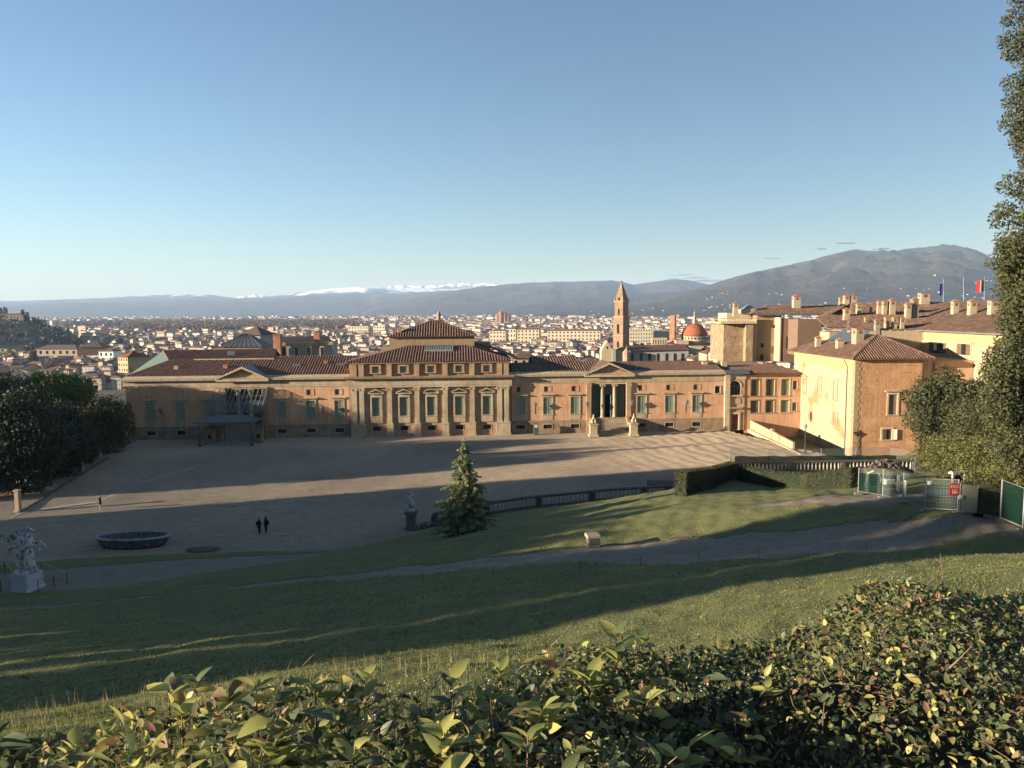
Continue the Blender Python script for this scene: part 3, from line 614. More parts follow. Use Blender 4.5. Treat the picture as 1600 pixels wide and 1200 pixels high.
mb.quad((xs_, n1+.3, z1+.3), (xs_+.0, n1+.3, z1-1.2), (xq1, n2, z1-1.2), (xq1, n2, z2)); mb.quad((xq, n2, z2), (xq1, n2, z2), (xq1, 26, rz0), (xq, 26, rz0)); mb.ridge((xq, n2, z2), (xq1, n2, z2)); mb.ridge((xl+5, n1, z1), (xq, n2, z2)); mb.build('upper_wing_roof', MT['tile'], pal)
mb = MB(); mb.quad((xl, yE, rz0), (xl+5.0, n1, z1), (xq, n2, z2), (xl-1.5, 22, rz0-.6)); mb.build('side_roof', MT['copper'], pal)
for (px, py, hpx, n, br) in ((276,580,10,4,0), (353,577.5,8,4.2,1), (509,571,8,6,1), (443,566,0,6,2), (464,571,5,5,3), (534,570,5,5,3), (362,551,3,11,3)):
    if hpx == 0: continue
    s, z = S(px, py, n)
    if br == 3:
        mb = MB(); mb.box(s-.7, s+.7, n-.4, n+.5, z-.5, z+.28); mb.build('roof_light', MT['lead'] if br else MT['chim'], pal)
    else:
        h = hpx*.118; mb = MB(); mb.box(s-.38, s+.38, n-.3, n+.4, z-.6, z+h*.8); c = mb.build('chimney', MT['chim'] if br == 0 else MT['brick'], pal); mb = MB(); mb.box(s-.48, s+.48, n-.4, n+.5, z+h*.8, z+h*.8+.12); mb.build('chimney_cap', MT['brick'], c)
# glass pyramid on the left wing
pn = 19.0; a, b = S(343, 545, pn)[0], S(410, 545, pn)[0]; zz0 = zpx(372, 542, pn); zt = zpx(385, 521.5, pn+4)
mb = MB(); mb.box(a+.3, b-.3, pn, pn+8.5, zz0-1.8, zz0); mb.build('skylight_base', MT['tan'], pal)
r0, r1 = (S(379, 530, pn+4)[0], pn+4, zt), (S(389, 530, pn+4)[0], pn+4, zt); q = [(a, pn-.3, zz0), (b, pn-.3, zz0), (b, pn+8.8, zz0), (a, pn+8.8, zz0)]
mb = MB(); mb.quad(q[0], q[1], r1, r0); mb.quad(q[1], q[2], r1); mb.quad(q[2], q[3], r0, r1); mb.quad(q[3], q[0], r0); sk = mb.build('pyramid_skylight', MT['lead'], pal)
mb = MB()
for i in range(9):
    t = i/8; mb.bar(tuple(lerp(Vector(q[0]), Vector(q[1]), t)), tuple(lerp(Vector(r0), Vector(r1), t)), .06, 4)
for i in range(1, 6):
    t = i/6; mb.bar(tuple(lerp(Vector(q[1]), Vector(q[2]), t)), r1, .05, 4)
mb.build('glazing_bar', MT['iron'], sk)
# ---- right wing roof
xa = cB+.4; xe = S(1131, 580)[0]+.2; n1 = 7.0; z1 = zpx(1050, 565.5, n1)
mb = MB(); mb.tiles([(xa, yE, rz0), (xe, yE, rz0), (xe, n1, z1), (xa, n1, z1)], e, .5, .17); mb.ridge((xa, n1, z1), (xe, n1, z1)); mb.quad((xa, n1, z1), (xe, n1, z1), (xe, 16, rz0-1), (xa, 16, rz0-1)); mb.build('wing_roof', MT['tile'], pal)
a, b = S(832, 562, n1)[0], S(905, 562, n1)[0]; zt = zpx(870, 556.5, n1+5)
mb = MB(); mb.tiles([(a, n1-.5, z1+.1), (b, n1-.5, z1+.1), (b, n1+5, zt), (a, n1+5, zt)], e, .5, .17); mb.quad((a, n1+5, zt), (b, n1+5, zt), (b, 20, rz0), (a, 20, rz0)); mb.build('upper_wing_roof', MT['tile'], pal)
for px in (1132, 1102): 
    s, z = S(px, 571, 4); mb = MB(); mb.box(s-.5, s+.5, 4, 4.8, z-.8, z+.7); mb.build('chimney', MT['chim'], pal)
# ---- end bay with arched window and the plain range beyond it
bA, bB = SEND, S(1162.5, 640)[0]; dS = S(1147.5, 660)[0]; aS = S(1148, 612)[0]
mb = MB(); mb.box(bA, bA+.95, -.5, .05, -.2, CORN-.05); mb.build('corner_pilaster', MT['fascia'], pal)
ah = (aS-1.05, aS+1.05, 6.6, 8.2); dh = (dS-.68, dS+.68, .1, 3.0); bx0 = bA+.95
arc = [(aS+1.05*math.cos(math.pi*i/12), 8.2+1.05*math.sin(math.pi*i/12)) for i in range(13)]
mb = MB(); mb.grid_wall(bx0, bB, 0, 8.2, [ah, dh], -.15, .3)
for i in range(12):
    (x0, z0), (x1, z1_) = arc[i], arc[i+1]; mb.quad((x1, -.15, z1_), (x0, -.15, z0), (x0, -.15, WTOP+.3), (x1, -.15, WTOP+.3)); mb.quad((x0, -.15, z0), (x1, -.15, z1_), (x1, .15, z1_), (x0, .15, z0))
mb.quad((bx0, -.15, 8.2), (aS-1.05, -.15, 8.2), (aS-1.05, -.15, WTOP+.3), (bx0, -.15, WTOP+.3)); mb.quad((aS+1.05, -.15, 8.2), (bB, -.15, 8.2), (bB, -.15, WTOP+.3), (aS+1.05, -.15, WTOP+.3)); mb.quad((bB, -.15, 0), (bB, .3, 0), (bB, .3, WTOP+.3), (bB, -.15, WTOP+.3))
mb.build('end_bay_wall', MT['stone2'], pal)
mb = MB(); mb.box(aS-1.05, aS+1.05, .14, .17, 6.6, 9.3); o = mb.build('arched_window', MT['glassd'], pal)
mb = MB()
for i in range(1, 4): mb.box(aS-1.05+i*.525-.035, aS-1.05+i*.525+.035, .06, .12, 6.6, 8.2)
mb.box(aS-1.05, aS+1.05, .055, .125, 8.15, 8.25)
for i in range(12):
    for rr in (.5, 1.0): mb.bar((aS+rr*math.cos(math.pi*i/12), .09, 8.2+rr*math.sin(math.pi*i/12)), (aS+rr*math.cos(math.pi*(i+1)/12), .09, 8.2+rr*math.sin(math.pi*(i+1)/12)), .035, 4)
mb.build('fanlight_bars', MT['lead'], o)
mb = MB(); mb.box(aS-1.4, aS+1.4, -.4, -.13, 6.35, 6.6)
for i in range(12):
    c0, c1 = math.pi*i/12, math.pi*(i+1)/12; mb.prism([(aS+1.05*math.cos(c0), 8.2+1.05*math.sin(c0)), (aS+1.3*math.cos(c0), 8.2+1.3*math.sin(c0)), (aS+1.3*math.cos(c1), 8.2+1.3*math.sin(c1)), (aS+1.05*math.cos(c1), 8.2+1.05*math.sin(c1))], 'y', -.25, -.14)
mb.build('arch_surround', MT['fascia'], pal)
mb = MB(); mb.box(aS-1.1, aS+1.1, -.22, -.14, 5.0, 6.0); mb.box(dS-1.2, dS+1.2, -.55, -.13, 4.1, 4.35); mb.build('relief_panel', MT['stone2'], pal)
mb = MB(); mb.box(dS-1.0, dS-.68, -.3, -.14, 0, 3.4); mb.box(dS+.68, dS+1.0, -.3, -.14, 0, 3.4); mb.box(dS-1.02, dS+1.02, -.31, -.14, 3.0, 3.42); dr = mb.build('door_surround', MT['fascia'], pal)
for k in (0, 1): mb = MB(); mb.box(dS-.68+k*.69, dS-.01+k*.69, .05, .1, .1, 3.0); mb.box(dS-.55+k*.69, dS-.13+k*.69, .03, .06, .4, 1.3); mb.box(dS-.55+k*.69, dS-.13+k*.69, .03, .06, 1.6, 2.8); mb.build('door_leaf', MT['reddoor'], dr)
mb = MB(); mb.box(bA-.05, bB+.2, -.2, .3, WTOP+.3, WTOP+.9); mb.box(bA-.05, bB+.25, -.3, .3, WTOP+.9, CORN); mb.build('end_entablature', MT['fascia'], pal)
mb = MB(); mb.prism([(-.9, CORN), (-.95, CORN+.3), (.9, CORN+.7), (.9, CORN)], 'x', bA-.1, bB+.7); mb.build('end_cornice', MT['lead'], pal)
RE = S(1252.5, 640)[0]; RT = CORN-.15
rr = []
for px in (1180, 1203.5, 1227): s = S(px, 610)[0]; rr += [(s-.80, s+.80, 6.35, 9.45), (s-.80, s+.80, 3.2, 5.5)]
s = S(1242, 606)[0]; rs = [(s-.42, s+.42, 7.5, 9.1), (s-.42, s+.42, 3.45, 5.0)]
mb = MB(); mb.grid_wall(bB, RE, -4, RT, rr+rs, 0, .3); mb.build('range_wall', MT['ochre'], pal)
for r in rr: add_window(pal, r, lintel=False, frame=.22, nsl=12, sill=True, proj=.05, fm='plinth' if r[0] < S(1215, 600)[0] else 'fascia', mats=None if r[0] > S(1215, 600)[0] else 'shutter_shaded')  # left windows coloured darker to paint in the half shadow on that stretch
for r in rs: add_window(pal, r, lintel=False, frame=.12, shut=0, proj=.04, fm='fascia')
mb = MB(); zr = zpx(1200, 570, 7); mb.tiles([(bB-.3, -.65, RT+.05), (RE, -.65, RT+.05), (RE-2.0, 7, zr), (bA, 7, zr), (bA, 1, RT+.75)], e, .5, .17); mb.quad((bA, 7, zr), (RE-2, 7, zr), (RE, 18, RT), (bA, 18, RT)); mb.build('range_roof', MT['tile'], pal)
mb = MB(); mb.box(bB-.3, RE, -.62, .02, RT-.12, RT+.03); mb.build('eaves_board', MT['wood'], pal)
mb = MB(); mb.box(-.45, RE, 16, 26, -8, rz0-.3); mb.box(0, RE, 1.9, 2.0, -.5, rz0-.2); mb.build('rear_wing_and_light_block', MT['tan'], pal)  # thin second box is an added unseen sheet blocking light behind the front wall
# rainwater pipes
for px in (546.5, 799):
    s = S(px, 640)[0]; mb = MB(); mb.bar((s, -.15, .3), (s, -.15, CORN), .06, 6); mb.build('rainwater_pipe', MT['iron'], pal)

# ---- glass and iron canopy in front of the left portico
can = thing('iron_canopy', 'wrought iron canopy with glass lean-to and hipped metal roof over the left portico stairs', 'canopy', FO, FA)
c = pL[0]; cx0, cx1 = c-5.6, c+4.4; yt, zt = -.75, 9.15; yb, zb = -4.3, 5.3
for i in range(13):
    x = lerp(cx0+.9, cx1, i/12); xb = lerp(cx0, cx1-.4, i/12); mb = MB(); mb.bar((x, yt, zt), (xb, yb, zb), .075, 4); mb.build('rafter', MT['canopyiron'], can)
for t in (0, .33, .66, 1.0): mb = MB(); mb.bar((lerp(cx0+.9, cx0, t), lerp(yt, yb, t), lerp(zt, zb, t)+.03), (lerp(cx1, cx1-.4, t), lerp(yt, yb, t), lerp(zt, zb, t)+.03), .07, 4); mb.build('purlin', MT['canopyiron'], can)
mb = MB(); 
for (a, b, t0, t1) in ((0, 1, .52, .98),(.02,.3,.36,.5),(.5,.62,.36,.5)):
    P = lambda u, t: (lerp(lerp(cx0+.9, cx0, t), lerp(cx1, cx1-.4, t), u), lerp(yt, yb, t), lerp(zt, zb, t)+.01)
    mb.quad(P(a, t1), P(b, t1), P(b, t0), P(a, t0))
gm, gt, gb = new_mat('dirty_wired_glass'); gb.inputs['Base Color'].default_value = (.12,.14,.15,1); gb.inputs['Roughness'].default_value = .25; gb.inputs['Alpha'].default_value = .35
mb.build('glass_sheet', gm, can)
px0, px1, py0, py1 = c-6.4, c+4.2, -4.0, -8.4
for (x, y) in ((cx0+1.2, yb), (cx0+1.6, yb+.3), (cx0+3.2, yb), (cx1-1.2, yb), (cx1-.4, yb), (cx1-.6, -1.5)): mb = MB(); mb.bar((x, y, 0), (x, y, zb-.05), .07, 6); mb.build('canopy_post', MT['iron'], can)
for i in range(9):
    x = lerp(cx0+.5, cx1-.3, i/8); mb = MB(); mb.bar((x, yb+.1, 2.2 if 1 < i < 7 else 0), (x, yb+.1, zb), .035, 4); mb.build('frame_bar', MT['canopyiron'], can)
for z in (3.0, 4.2, 5.25): mb = MB(); mb.bar((cx0+.5, yb+.1, z), (cx1-.3, yb+.1, z), .04, 4); mb.build('frame_bar', MT['canopyiron'], can)
for k, y in enumerate((-1.0, -2.1, -3.2)):
    mb = MB(); mb.bar((cx1-.1, y, 0), (cx1-.1, y, lerp(zt, zb, (yt-y)/(yt-yb))), .05, 4); mb.build('frame_bar', MT['canopyiron'], can); mb = MB(); mb.bar((cx0+.4, y, 0), (cx0+.4, y, lerp(zt, zb, (yt-y)/(yt-yb))), .05, 4); mb.build('frame_bar', MT['canopyiron'], can)
for z in (2.5, 4.0, 5.5): mb = MB(); mb.bar((cx1-.1, -.8, z), (cx1-.1, -4.2, z), .04, 4); mb.build('frame_bar', MT['canopyiron'], can)
hz0, hz1 = 4.15, 5.15; q = [(px0, py1, hz0), (px1, py1, hz0), (px1, py0, hz0), (px0, py0, hz0)]; r0, r1 = (px0+3.2, -6.0, hz1), (px1-2.6, -6.0, hz1)
mb = MB(); mb.quad(q[0], q[1], r1, r0); mb.quad(q[1], q[2], r1); mb.quad(q[2], q[3], r0, r1); mb.quad(q[3], q[0], r0); mb.box(px0, px1, py1, py1+.1, hz0-.18, hz0-.01); mb.box(px0, px1, py0-.1, py0, hz0-.18, hz0-.01); rf = mb.build('hipped_roof', MT['lead'], can)
mb = MB()
for i in range(1, 14): t = i/14; mb.bar(tuple(lerp(Vector(q[0]), Vector(q[1]), t)), tuple(lerp(Vector(r0), Vector(r1), t)), .03, 4)
mb.bar(q[1], r1, .05); mb.bar(q[0], r0, .05); mb.build('standing_seam', MT['lead'], rf)
for x in (px0+1.0, px1-1.0):
    mb = MB(); mb.bar((x, py1+.35, 0), (x, py1+.35, hz0-.05), .065, 6); mb.lathe([(.35, 0), (.3, .25), (.12, .4), (.1, .9)], 8, (x, py1+.35, 0)); mb.build('roof_post', MT['iron'], can)
    mb = MB(); mb.box(x-.75, x+.75, -4.9, -4.2, 0, 1.9); mb.box(x-.85, x+.85, -5.0, -4.1, 1.9, 2.1); mb.build('stone_pier', MT['plinth'], can) if 0 else None
for sx in (-1, 1):
    x = c+sx*4.1-.4; mb = MB(); mb.box(x-.6, x+.6, -5.6, -4.2, 0, 2.2); mb.box(x-.72, x+.72, -5.72, -4.1, 2.2, 2.42); o = mb.build('stone_pier', MT['plinth'], can)
    mb = MB(); mb.prism([(x+.3*math.cos(t*math.pi/6), 1.25+.42*math.sin(t*math.pi/6)) for t in range(12)], 'y', -5.63, -5.55); mb.build('pier_niche', MT['dark'], o)
mb = MB(); mb.box(px0+1.8, px1-1.0, -8.8, -5.0, .0, .07); mb.build('paved_apron', MT['pedestal'], can)
# ---- pedestals, statues, stairs of the right portico
def skin_figure(name, nodes, edges, mats, pick=None, parent=None, sub=1, root=None):
    me = bpy.data.meshes.new(name); names = list(nodes); ix = {n: i for i, n in enumerate(names)}
    me.from_pydata([nodes[n][0] for n in names], [(ix[a], ix[b]) for a, b in edges], [])
    o = bpy.data.objects.new(name, me); COL.objects.link(o); o.modifiers.new('skin', 'SKIN'); s = o.modifiers.new('sub', 'SUBSURF'); s.levels = sub; s.render_levels = sub
    if not me.skin_vertices: me.skin_vertices.new()
    for n in names:
        r = nodes[n][1]; me.skin_vertices[0].data[ix[n]].radius = (r if isinstance(r, tuple) else (r, r))
    me.skin_vertices[0].data[ix[root or names[0]]].use_root = True
    dg = bpy.context.evaluated_depsgraph_get(); dg.update(); nm = bpy.data.meshes.new_from_object(o.evaluated_get(dg)); bpy.data.objects.remove(o); bpy.data.meshes.remove(me); nm.name = name
    nm.materials.clear()
    for m in mats: nm.materials.append(m)
    for p in nm.polygons:
        p.use_smooth = True; p.material_index = pick(p.center) if pick else 0
    r = bpy.data.objects.new(name, nm); link(r, parent); return r
def human(h=1.0, pose='stand', robe=False):
    N = {'pelvis': ((0, 0, .53), (.085, .07)), 'waist': ((0, 0, .62), (.075, .06)), 'chest': ((0, -.005, .74), (.095, .07)), 'neck0': ((0, 0, .825), (.05, .045)), 'neck': ((0, 0, .865), .03), 'jaw': ((0, -.012, .90), (.038, .04)), 'head': ((0, -.005, .945), (.043, .048)), 'crown': ((0, 0, .985), .026)}
    E = [('pelvis','waist'),('waist','chest'),('chest','neck0'),('neck0','neck'),('neck','jaw'),('jaw','head'),('head','crown')]
    for s, k in ((-1, 'l'), (1, 'r')):
        N['hip'+k] = ((s*.05, 0, .49), .058); N['knee'+k] = ((s*.055, -.012*(s > 0 or 0), .27), .038); N['ank'+k] = ((s*.055, .012, .045), .024); N['toe'+k] = ((s*.062, -.075, .018), (.02, .016))
        N['sh'+k] = ((s*.105, 0, .80), .038)
        if pose == 'stand': el, wr, hd = (s*.135, .01, .64), (s*.125, -.03, .51), (s*.12, -.045, .45)
        elif pose == 'photo': el, wr, hd = (s*.14, -.07, .73), (s*.05, -.15, .87), (s*.03, -.17, .905)
        elif pose == 'talk': el, wr, hd = (s*.14, -.02, .65), (s*.10, -.12, .60), (s*.06, -.16, .62)
        else: el, wr, hd = ((s*.17, -.01, .66), (s*.10, -.09, .56), (s*.07, -.11, .54)) if s < 0 else ((s*.19, -.02, .70), (s*.24, -.04, .83), (s*.25, -.05, .88))
        N['el'+k] = (el, .026); N['wr'+k] = (wr, .018); N['hd'+k] = (hd, (.02, .014))
        E += [('pelvis','hip'+k),('hip'+k,'knee'+k),('knee'+k,'ank'+k),('ank'+k,'toe'+k),('neck0','sh'+k),('sh'+k,'el'+k),('el'+k,'wr'+k),('wr'+k,'hd'+k)]
    return {k: (tuple(c*h for c in p), (tuple(q*h for q in r) if isinstance(r, tuple) else r*h)) for k, (p, r) in N.items()}, E
def fig(name, h, pose, mats, pick, parent=None):
    N, E = human(h, pose); return skin_figure(name, N, E, mats, pick, parent, 1, 'pelvis')
def person(px, py, h, rz, pose, label, trous, pack=False, group=None):
    t = thing('person', label, 'person', G(px, py), rz, group)
    def pick(c):
        z = c.z/h
        if z > .875: return 3 if (c.y > .0 or z > .97) else 0
        if z < .04: return 4
        if abs(c.x) < .10*h and z < .46: return 2
        if z < .50 and abs(c.x) < .12*h: return 2 if z < .44 else 1
        if pose == 'photo' and c.y < -.13*h: return 0
        return 1
    b = fig('body', h, pose, [MT['skin'], MT['coat'], MT[trous], MT['hair'], MT['bluesh'] if trous == 'jeans' else MT['black']], pick, t)
    mb = MB(); mb.lathe([(.035, 0), (.052, .03), (.054, .07), (.04, .1), (.015, .115)], 8, (0, .01, 0)); o = mb.build('hair', MT['hair'], t, True); o.scale = (h,)*3; o.location = (0, 0, .895*h)
    mb = MB(); mb.lathe([(.15, .0), (.14, .12), (.12, .25), (.135, .40), (.10, .47), (.05, .49)], 10, (0, 0, 0), 0, 1, .72); o = mb.build('coat', MT['coat'], t, True); o.scale = (h*.93,)*3; o.location = (0, 0, .40*h)
    if pack: mb = MB(); mb.box(-.13, .13, .0, .16, 0, .42); mb.build('backpack', MT['black'], t, loc=(0, .10*h*.9, .52*h), bevel=.04)
    return t
person(157, 797, 1.70, math.radians(-60), 'photo', 'person in black coat and pale jeans standing alone on the gravel, raising a phone', 'jeans')
person(405.5, 834.5, 1.72, math.radians(75), 'talk', 'person in black with a backpack, left one of the pair talking on the gravel', 'dtrous', True)
person(416, 833, 1.74, math.radians(-100), 'talk', 'person in dark coat with a backpack, right one of the pair talking on the gravel', 'dtrous', True)
def to_w(s, n, z=0): p = FO+FE*s-FN*n; return Vector((p.x, p.y, z))
for sx, lab in ((-1, 'carved stone figure on a tall pedestal at the left foot of the right portico stairs'), (1, 'carved stone figure on a tall pedestal at the right foot of the right portico stairs')):
    t = thing('statue', lab, 'statue', to_w(pR[0]+sx*(pR[1]+.35), yfR-.2), FA, 'figures beside the portico stairs')
    mb = MB(); mb.box(-.85, .85, -.8, .8, 0, .4); mb.box(-.66, .66, -.62, .62, .4, 2.1); mb.box(-.82, .82, -.76, .76, 2.1, 2.35); mb.build('pedestal', MT['stone'], t, bevel=.03)
    N = {'hip': ((0, .25, .35), (.42, .38)), 'belly': ((0, 0, .62), (.33, .33)), 'chest': ((0, -.22, 1.0), (.33, .30)), 'neck': ((0, -.25, 1.32), .17), 'head': ((0, -.33, 1.55), (.20, .22)), 'crown': ((0, -.28, 1.75), .10), 'el': ((-.3, -.45, .75), .13), 'pl': ((-.25, -.62, .15), .12), 'er': ((.3, -.45, .75), .13), 'pr': ((.25, -.62, .15), .12), 'kl': ((-.38, .05, .3), .22), 'kr': ((.38, .05, .3), .22), 'fl': ((-.4, -.4, .12), .12), 'fr': ((.4, -.4, .12), .12)}
    b = skin_figure('figure', N, [('hip','belly'),('belly','chest'),('chest','neck'),('neck','head'),('head','crown'),('chest','el'),('el','pl'),('chest','er'),('er','pr'),('hip','kl'),('kl','fl'),('hip','kr'),('kr','fr')], [MT['stone']], None, t, 1, 'hip'); b.location = (0, 0, 2.33)
# lanterns on wall brackets
def lantern_head(mb, x, y, z, s=1.0):
    mb.lathe([(.10*s, 0), (.26*s, .42*s), (.30*s, .45*s), (.12*s, .62*s), (.05*s, .72*s), (.07*s, .78*s), (.01*s, .86*s)], 6, (x, y, z))
wl = None
for (px, py, lab) in ((253.5, 645, 'iron wall lantern between the two leftmost tall windows'), (505.5, 644, 'iron wall lantern between the last two windows left of the centre block'), (836, 634, 'iron wall lantern between the first two windows right of the centre block'), (916.5, 636, 'iron wall lantern left of the right portico'), (986.5, 636, 'iron wall lantern right of the right portico'), (1071.5, 632, 'iron wall lantern between the last two windows right of the portico')):
    s, z = S(px, py)
    if wl is None:
        wl = thing('wall_lantern', lab, 'lantern', to_w(s, 0, 5.2), FA, 'lanterns on the palace front')
        mb = MB(); mb.bar((0, 0, -.75), (0, -.9, -.2), .035); mb.bar((0, 0, -.2), (0, -.9, -.2), .03); mb.bar((0, -.03, -1.6), (0, -.03, .1), .03); mb.build('bracket', MT['iron'], wl)
        mb = MB(); lantern_head(mb, 0, -.9, -.18, 1.25); mb.build('lamp_head', MT['lead'], wl)
    else: dup(wl, to_w(s, 0, 5.2), None, None, lab)
mb = MB(); s = S(836, 668)[0]; mb.box(-.42, .42, -.25, .25, 0, 2.15); mb.box(-.36, .36, -.27, -.25, .12, 2.05); o = mb.build('information_board', MT['greenglass'], loc=to_w(s, -1.6), bevel=.02); o.rotation_euler = (0, 0, FA); tag(o, 'narrow dark green notice box standing on the gravel left of the portico', 'notice box')
n_ = MB(); n_.box(-.3, .3, -.285, -.272, 1.35, 1.9); n_.build('notice', MT['cream'], o)
# ---- CCTV camera stand / timber struts at the left end of the palace
st = thing('timber_shoring', 'small pale timber shoring frame sticking out by the left corner of the palace', 'timber frame', to_w(-2.2, 1.0), FA)
for a, b in (((0,0,8.6),(2.2,0,9.4)), ((-1.2,0,7.8),(0,0,8.6)), ((.4,0,0),(.4,0,8.9)), ((1.4,0,0),(1.4,0,9.4)), ((0,-.1,8.0),(1.6,-.1,8.3))):
    mb = MB(); mb.bar(a, b, .09); mb.build('timber_bar', MT['fascia'], st)
# ---- PEGASUS statue
pb = G(44, 921); peg = thing('winged_horse_statue', 'weathered grey marble winged horse rearing on a panelled white pedestal', 'statue', pb, math.radians(-16))
mb = MB(); w, dpt = 1.15, 1.15
mb.box(-w-.14, w+.14, -dpt-.14, dpt+.14, 0, .28); mb.prism([(-w-.14, .28), (w+.14, .28), (w, .48), (-w, .48)], 'y', -dpt-.10, dpt+.10); mb.box(-w+.04, w-.04, -dpt+.04, dpt-.04, .48, 2.0)
mb.box(-w-.02, w+.02, -dpt-.02, dpt+.02, 1.92, 2.08)
for s in (-1, 1):                       # raised frames round the sunk panels
    for (a, b, c_, d) in ((-w+.04, -w+.3, .5, 1.92), (w-.3, w-.04, .5, 1.92), (-w+.3, w-.3, .5, .72), (-w+.3, w-.3, 1.72, 1.92)):
        y0, y1 = sorted((s*(dpt-.04), s*(dpt+.02))); mb.box(a, b, y0, y1, c_, d); mb.box(y0, y1, a, b, c_+.002, d-.002)
ped = mb.build('pedestal', mat('white_marble_block', (.52,.54,.57), (.42,.44,.47), 2.5, .8, .01, 12), peg, bevel=.02); ped.scale = (.70, .70, .70)
mb = MB(); random.seed(3)
for i in range(26):
    a = random.uniform(0, 6.28); r = random.uniform(.3, 1.1); mb.lathe([(.1, 0), (random.uniform(.2, .4), .1), (random.uniform(.12, .3), .28), (.04, .38)], 6, (r*math.cos(a), r*math.sin(a), 2.02), a)
mb.lathe([(1.1, 0), (1.0, .12), (.5, .24)], 9, (0, 0, 2.05)); o = mb.build('rocky_base', MT['marble'], peg); o.scale = (.72, .72, 1); o.location = (0, 0, -.62)
mb = MB(); mb.lathe([(.62, 0), (.50, .5), (.42, 1.1), (.36, 1.7), (.28, 2.0)], 10, (.38, 0, 2.2), 0, .9, .8); o = mb.build('rock_support', MT['marble'], peg, True); o.location = (0, 0, -.62)
N = {'rump': ((-.72, 0, 4.05), (.40, .42)), 'belly': ((-.12, 0, 4.45), (.40, .42)), 'chest': ((.42, 0, 4.85), (.42, .40)), 'neck0': ((.50, 0, 5.35), (.30, .22)), 'neck1': ((.42, 0, 5.80), (.22, .16)), 'poll': ((.52, 0, 6.15), (.16, .13)), 'cheek': ((.78, 0, 6.12), (.17, .12)), 'nose': ((1.10, 0, 6.08), (.10, .08)), 'muz': ((1.26, 0, 6.02), .07), 'ear': ((.44, .06, 6.36), .04),
     'tail0': ((-1.12, 0, 4.25), .10), 'tail1': ((-1.55, .05, 4.30), .14), 'tail2': ((-1.95, .05, 3.95), .13), 'tail3': ((-2.15, .0, 3.45), .05)}
E = [('rump','belly'),('belly','chest'),('chest','neck0'),('neck0','neck1'),('neck1','poll'),('poll','cheek'),('cheek','nose'),('nose','muz'),('poll','ear'),('rump','tail0'),('tail0','tail1'),('tail1','tail2'),('tail2','tail3')]
for s, k, fw in ((-1, 'l', 0), (1, 'r', .25)):
    N['st'+k] = ((-.62, s*.22, 3.55), (.30, .26)); N['hk'+k] = ((-.85+fw*.3, s*.26, 2.95), .14); N['pa'+k] = ((-.55+fw*.6, s*.26, 2.52), .09); N['ho'+k] = ((-.35+fw*.8, s*.27, 2.30), .11)
    N['fs'+k] = ((.80, s*.2, 4.72), .18); N['fk'+k] = ((1.35+fw*.4, s*.22, 4.95-(.22 if s < 0 else -.12)), .11); N['fp'+k] = ((1.85+fw*.5, s*.22, 4.60-(.12 if s < 0 else -.12)), .07); N['fh'+k] = ((2.0+fw*.5, s*.22, 4.36-(.10 if s < 0 else -.1)), .09)
    E += [('rump','st'+k),('st'+k,'hk'+k),('hk'+k,'pa'+k),('pa'+k,'ho'+k),('chest','fs'+k),('fs'+k,'fk'+k),('fk'+k,'fp'+k),('fp'+k,'fh'+k)]
hs = skin_figure('horse', N, E, [MT['marble']], None, peg, 2, 'belly'); hs.scale = (.9, .9, .88); hs.location = (0, 0, -.32)
for s in (-1, 1):                                     # wings swept back
    wg = MB()
    for i in range(9):
        t = i/8; a = Vector((.35-.1*t, s*(.28+.05*t), 5.15-.55*t)); b = Vector((-2.3+1.15*t, s*(.75-.25*t), 5.28-.62*t)); m_ = (a+b)/2+Vector((0, 0, .16)); wd = .10
        wg.quad(a+Vector((0, 0, wd)), a-Vector((0, 0, wd)), m_-Vector((0, 0, wd*1.2)), m_+Vector((0, 0, wd*1.2))); wg.quad(m_+Vector((0, 0, wd*1.2)), m_-Vector((0, 0, wd*1.2)), b-Vector((0, 0, .02)), b+Vector((0, 0, .02)))
        wg.bar(a, m_, .07, 5); wg.bar(m_, b, .07, 5, .015)
    wg.build('wing', MT['marble'], peg, loc=(0, 0, -.72))
mane = MB()
for i in range(12): t = i/11; p = Vector((lerp(.28, .32, t), 0, lerp(5.2, 6.25, t)))*.9+Vector((0, 0, .33)); mane.bar(p+Vector((.12, 0, 0)), p+Vector((-.16, .05*math.sin(i*2), -.12)), .07, 5, .02)
mane.build('mane', MT['marble'], peg, loc=(0, 0, -.62))
def railing(pts, label, h=1.0):
    t = thing('metal_railing', label, 'railing', pts[0])
    o = pts[0]
    for p in pts: mb = MB(); mb.bar(p-o, p-o+Vector((0, 0, h)), .04, 5); mb.build('rail_post', MT['iron'], t)
    for a, b in zip(pts[:-1], pts[1:]): mb = MB(); mb.bar(a-o+Vector((0, 0, h)), b-o+Vector((0, 0, h)), .035, 5); mb.build('handrail', MT['steel'], t)
railing([G(60, 925), G(85, 919), G(105, 913), G(66, 896)], 'thin grey metal handrail at the right of the winged horse pedestal')
railing([G(2, 926), G(22, 912), G(8, 893)], 'thin grey metal handrail at the left of the winged horse pedestal')
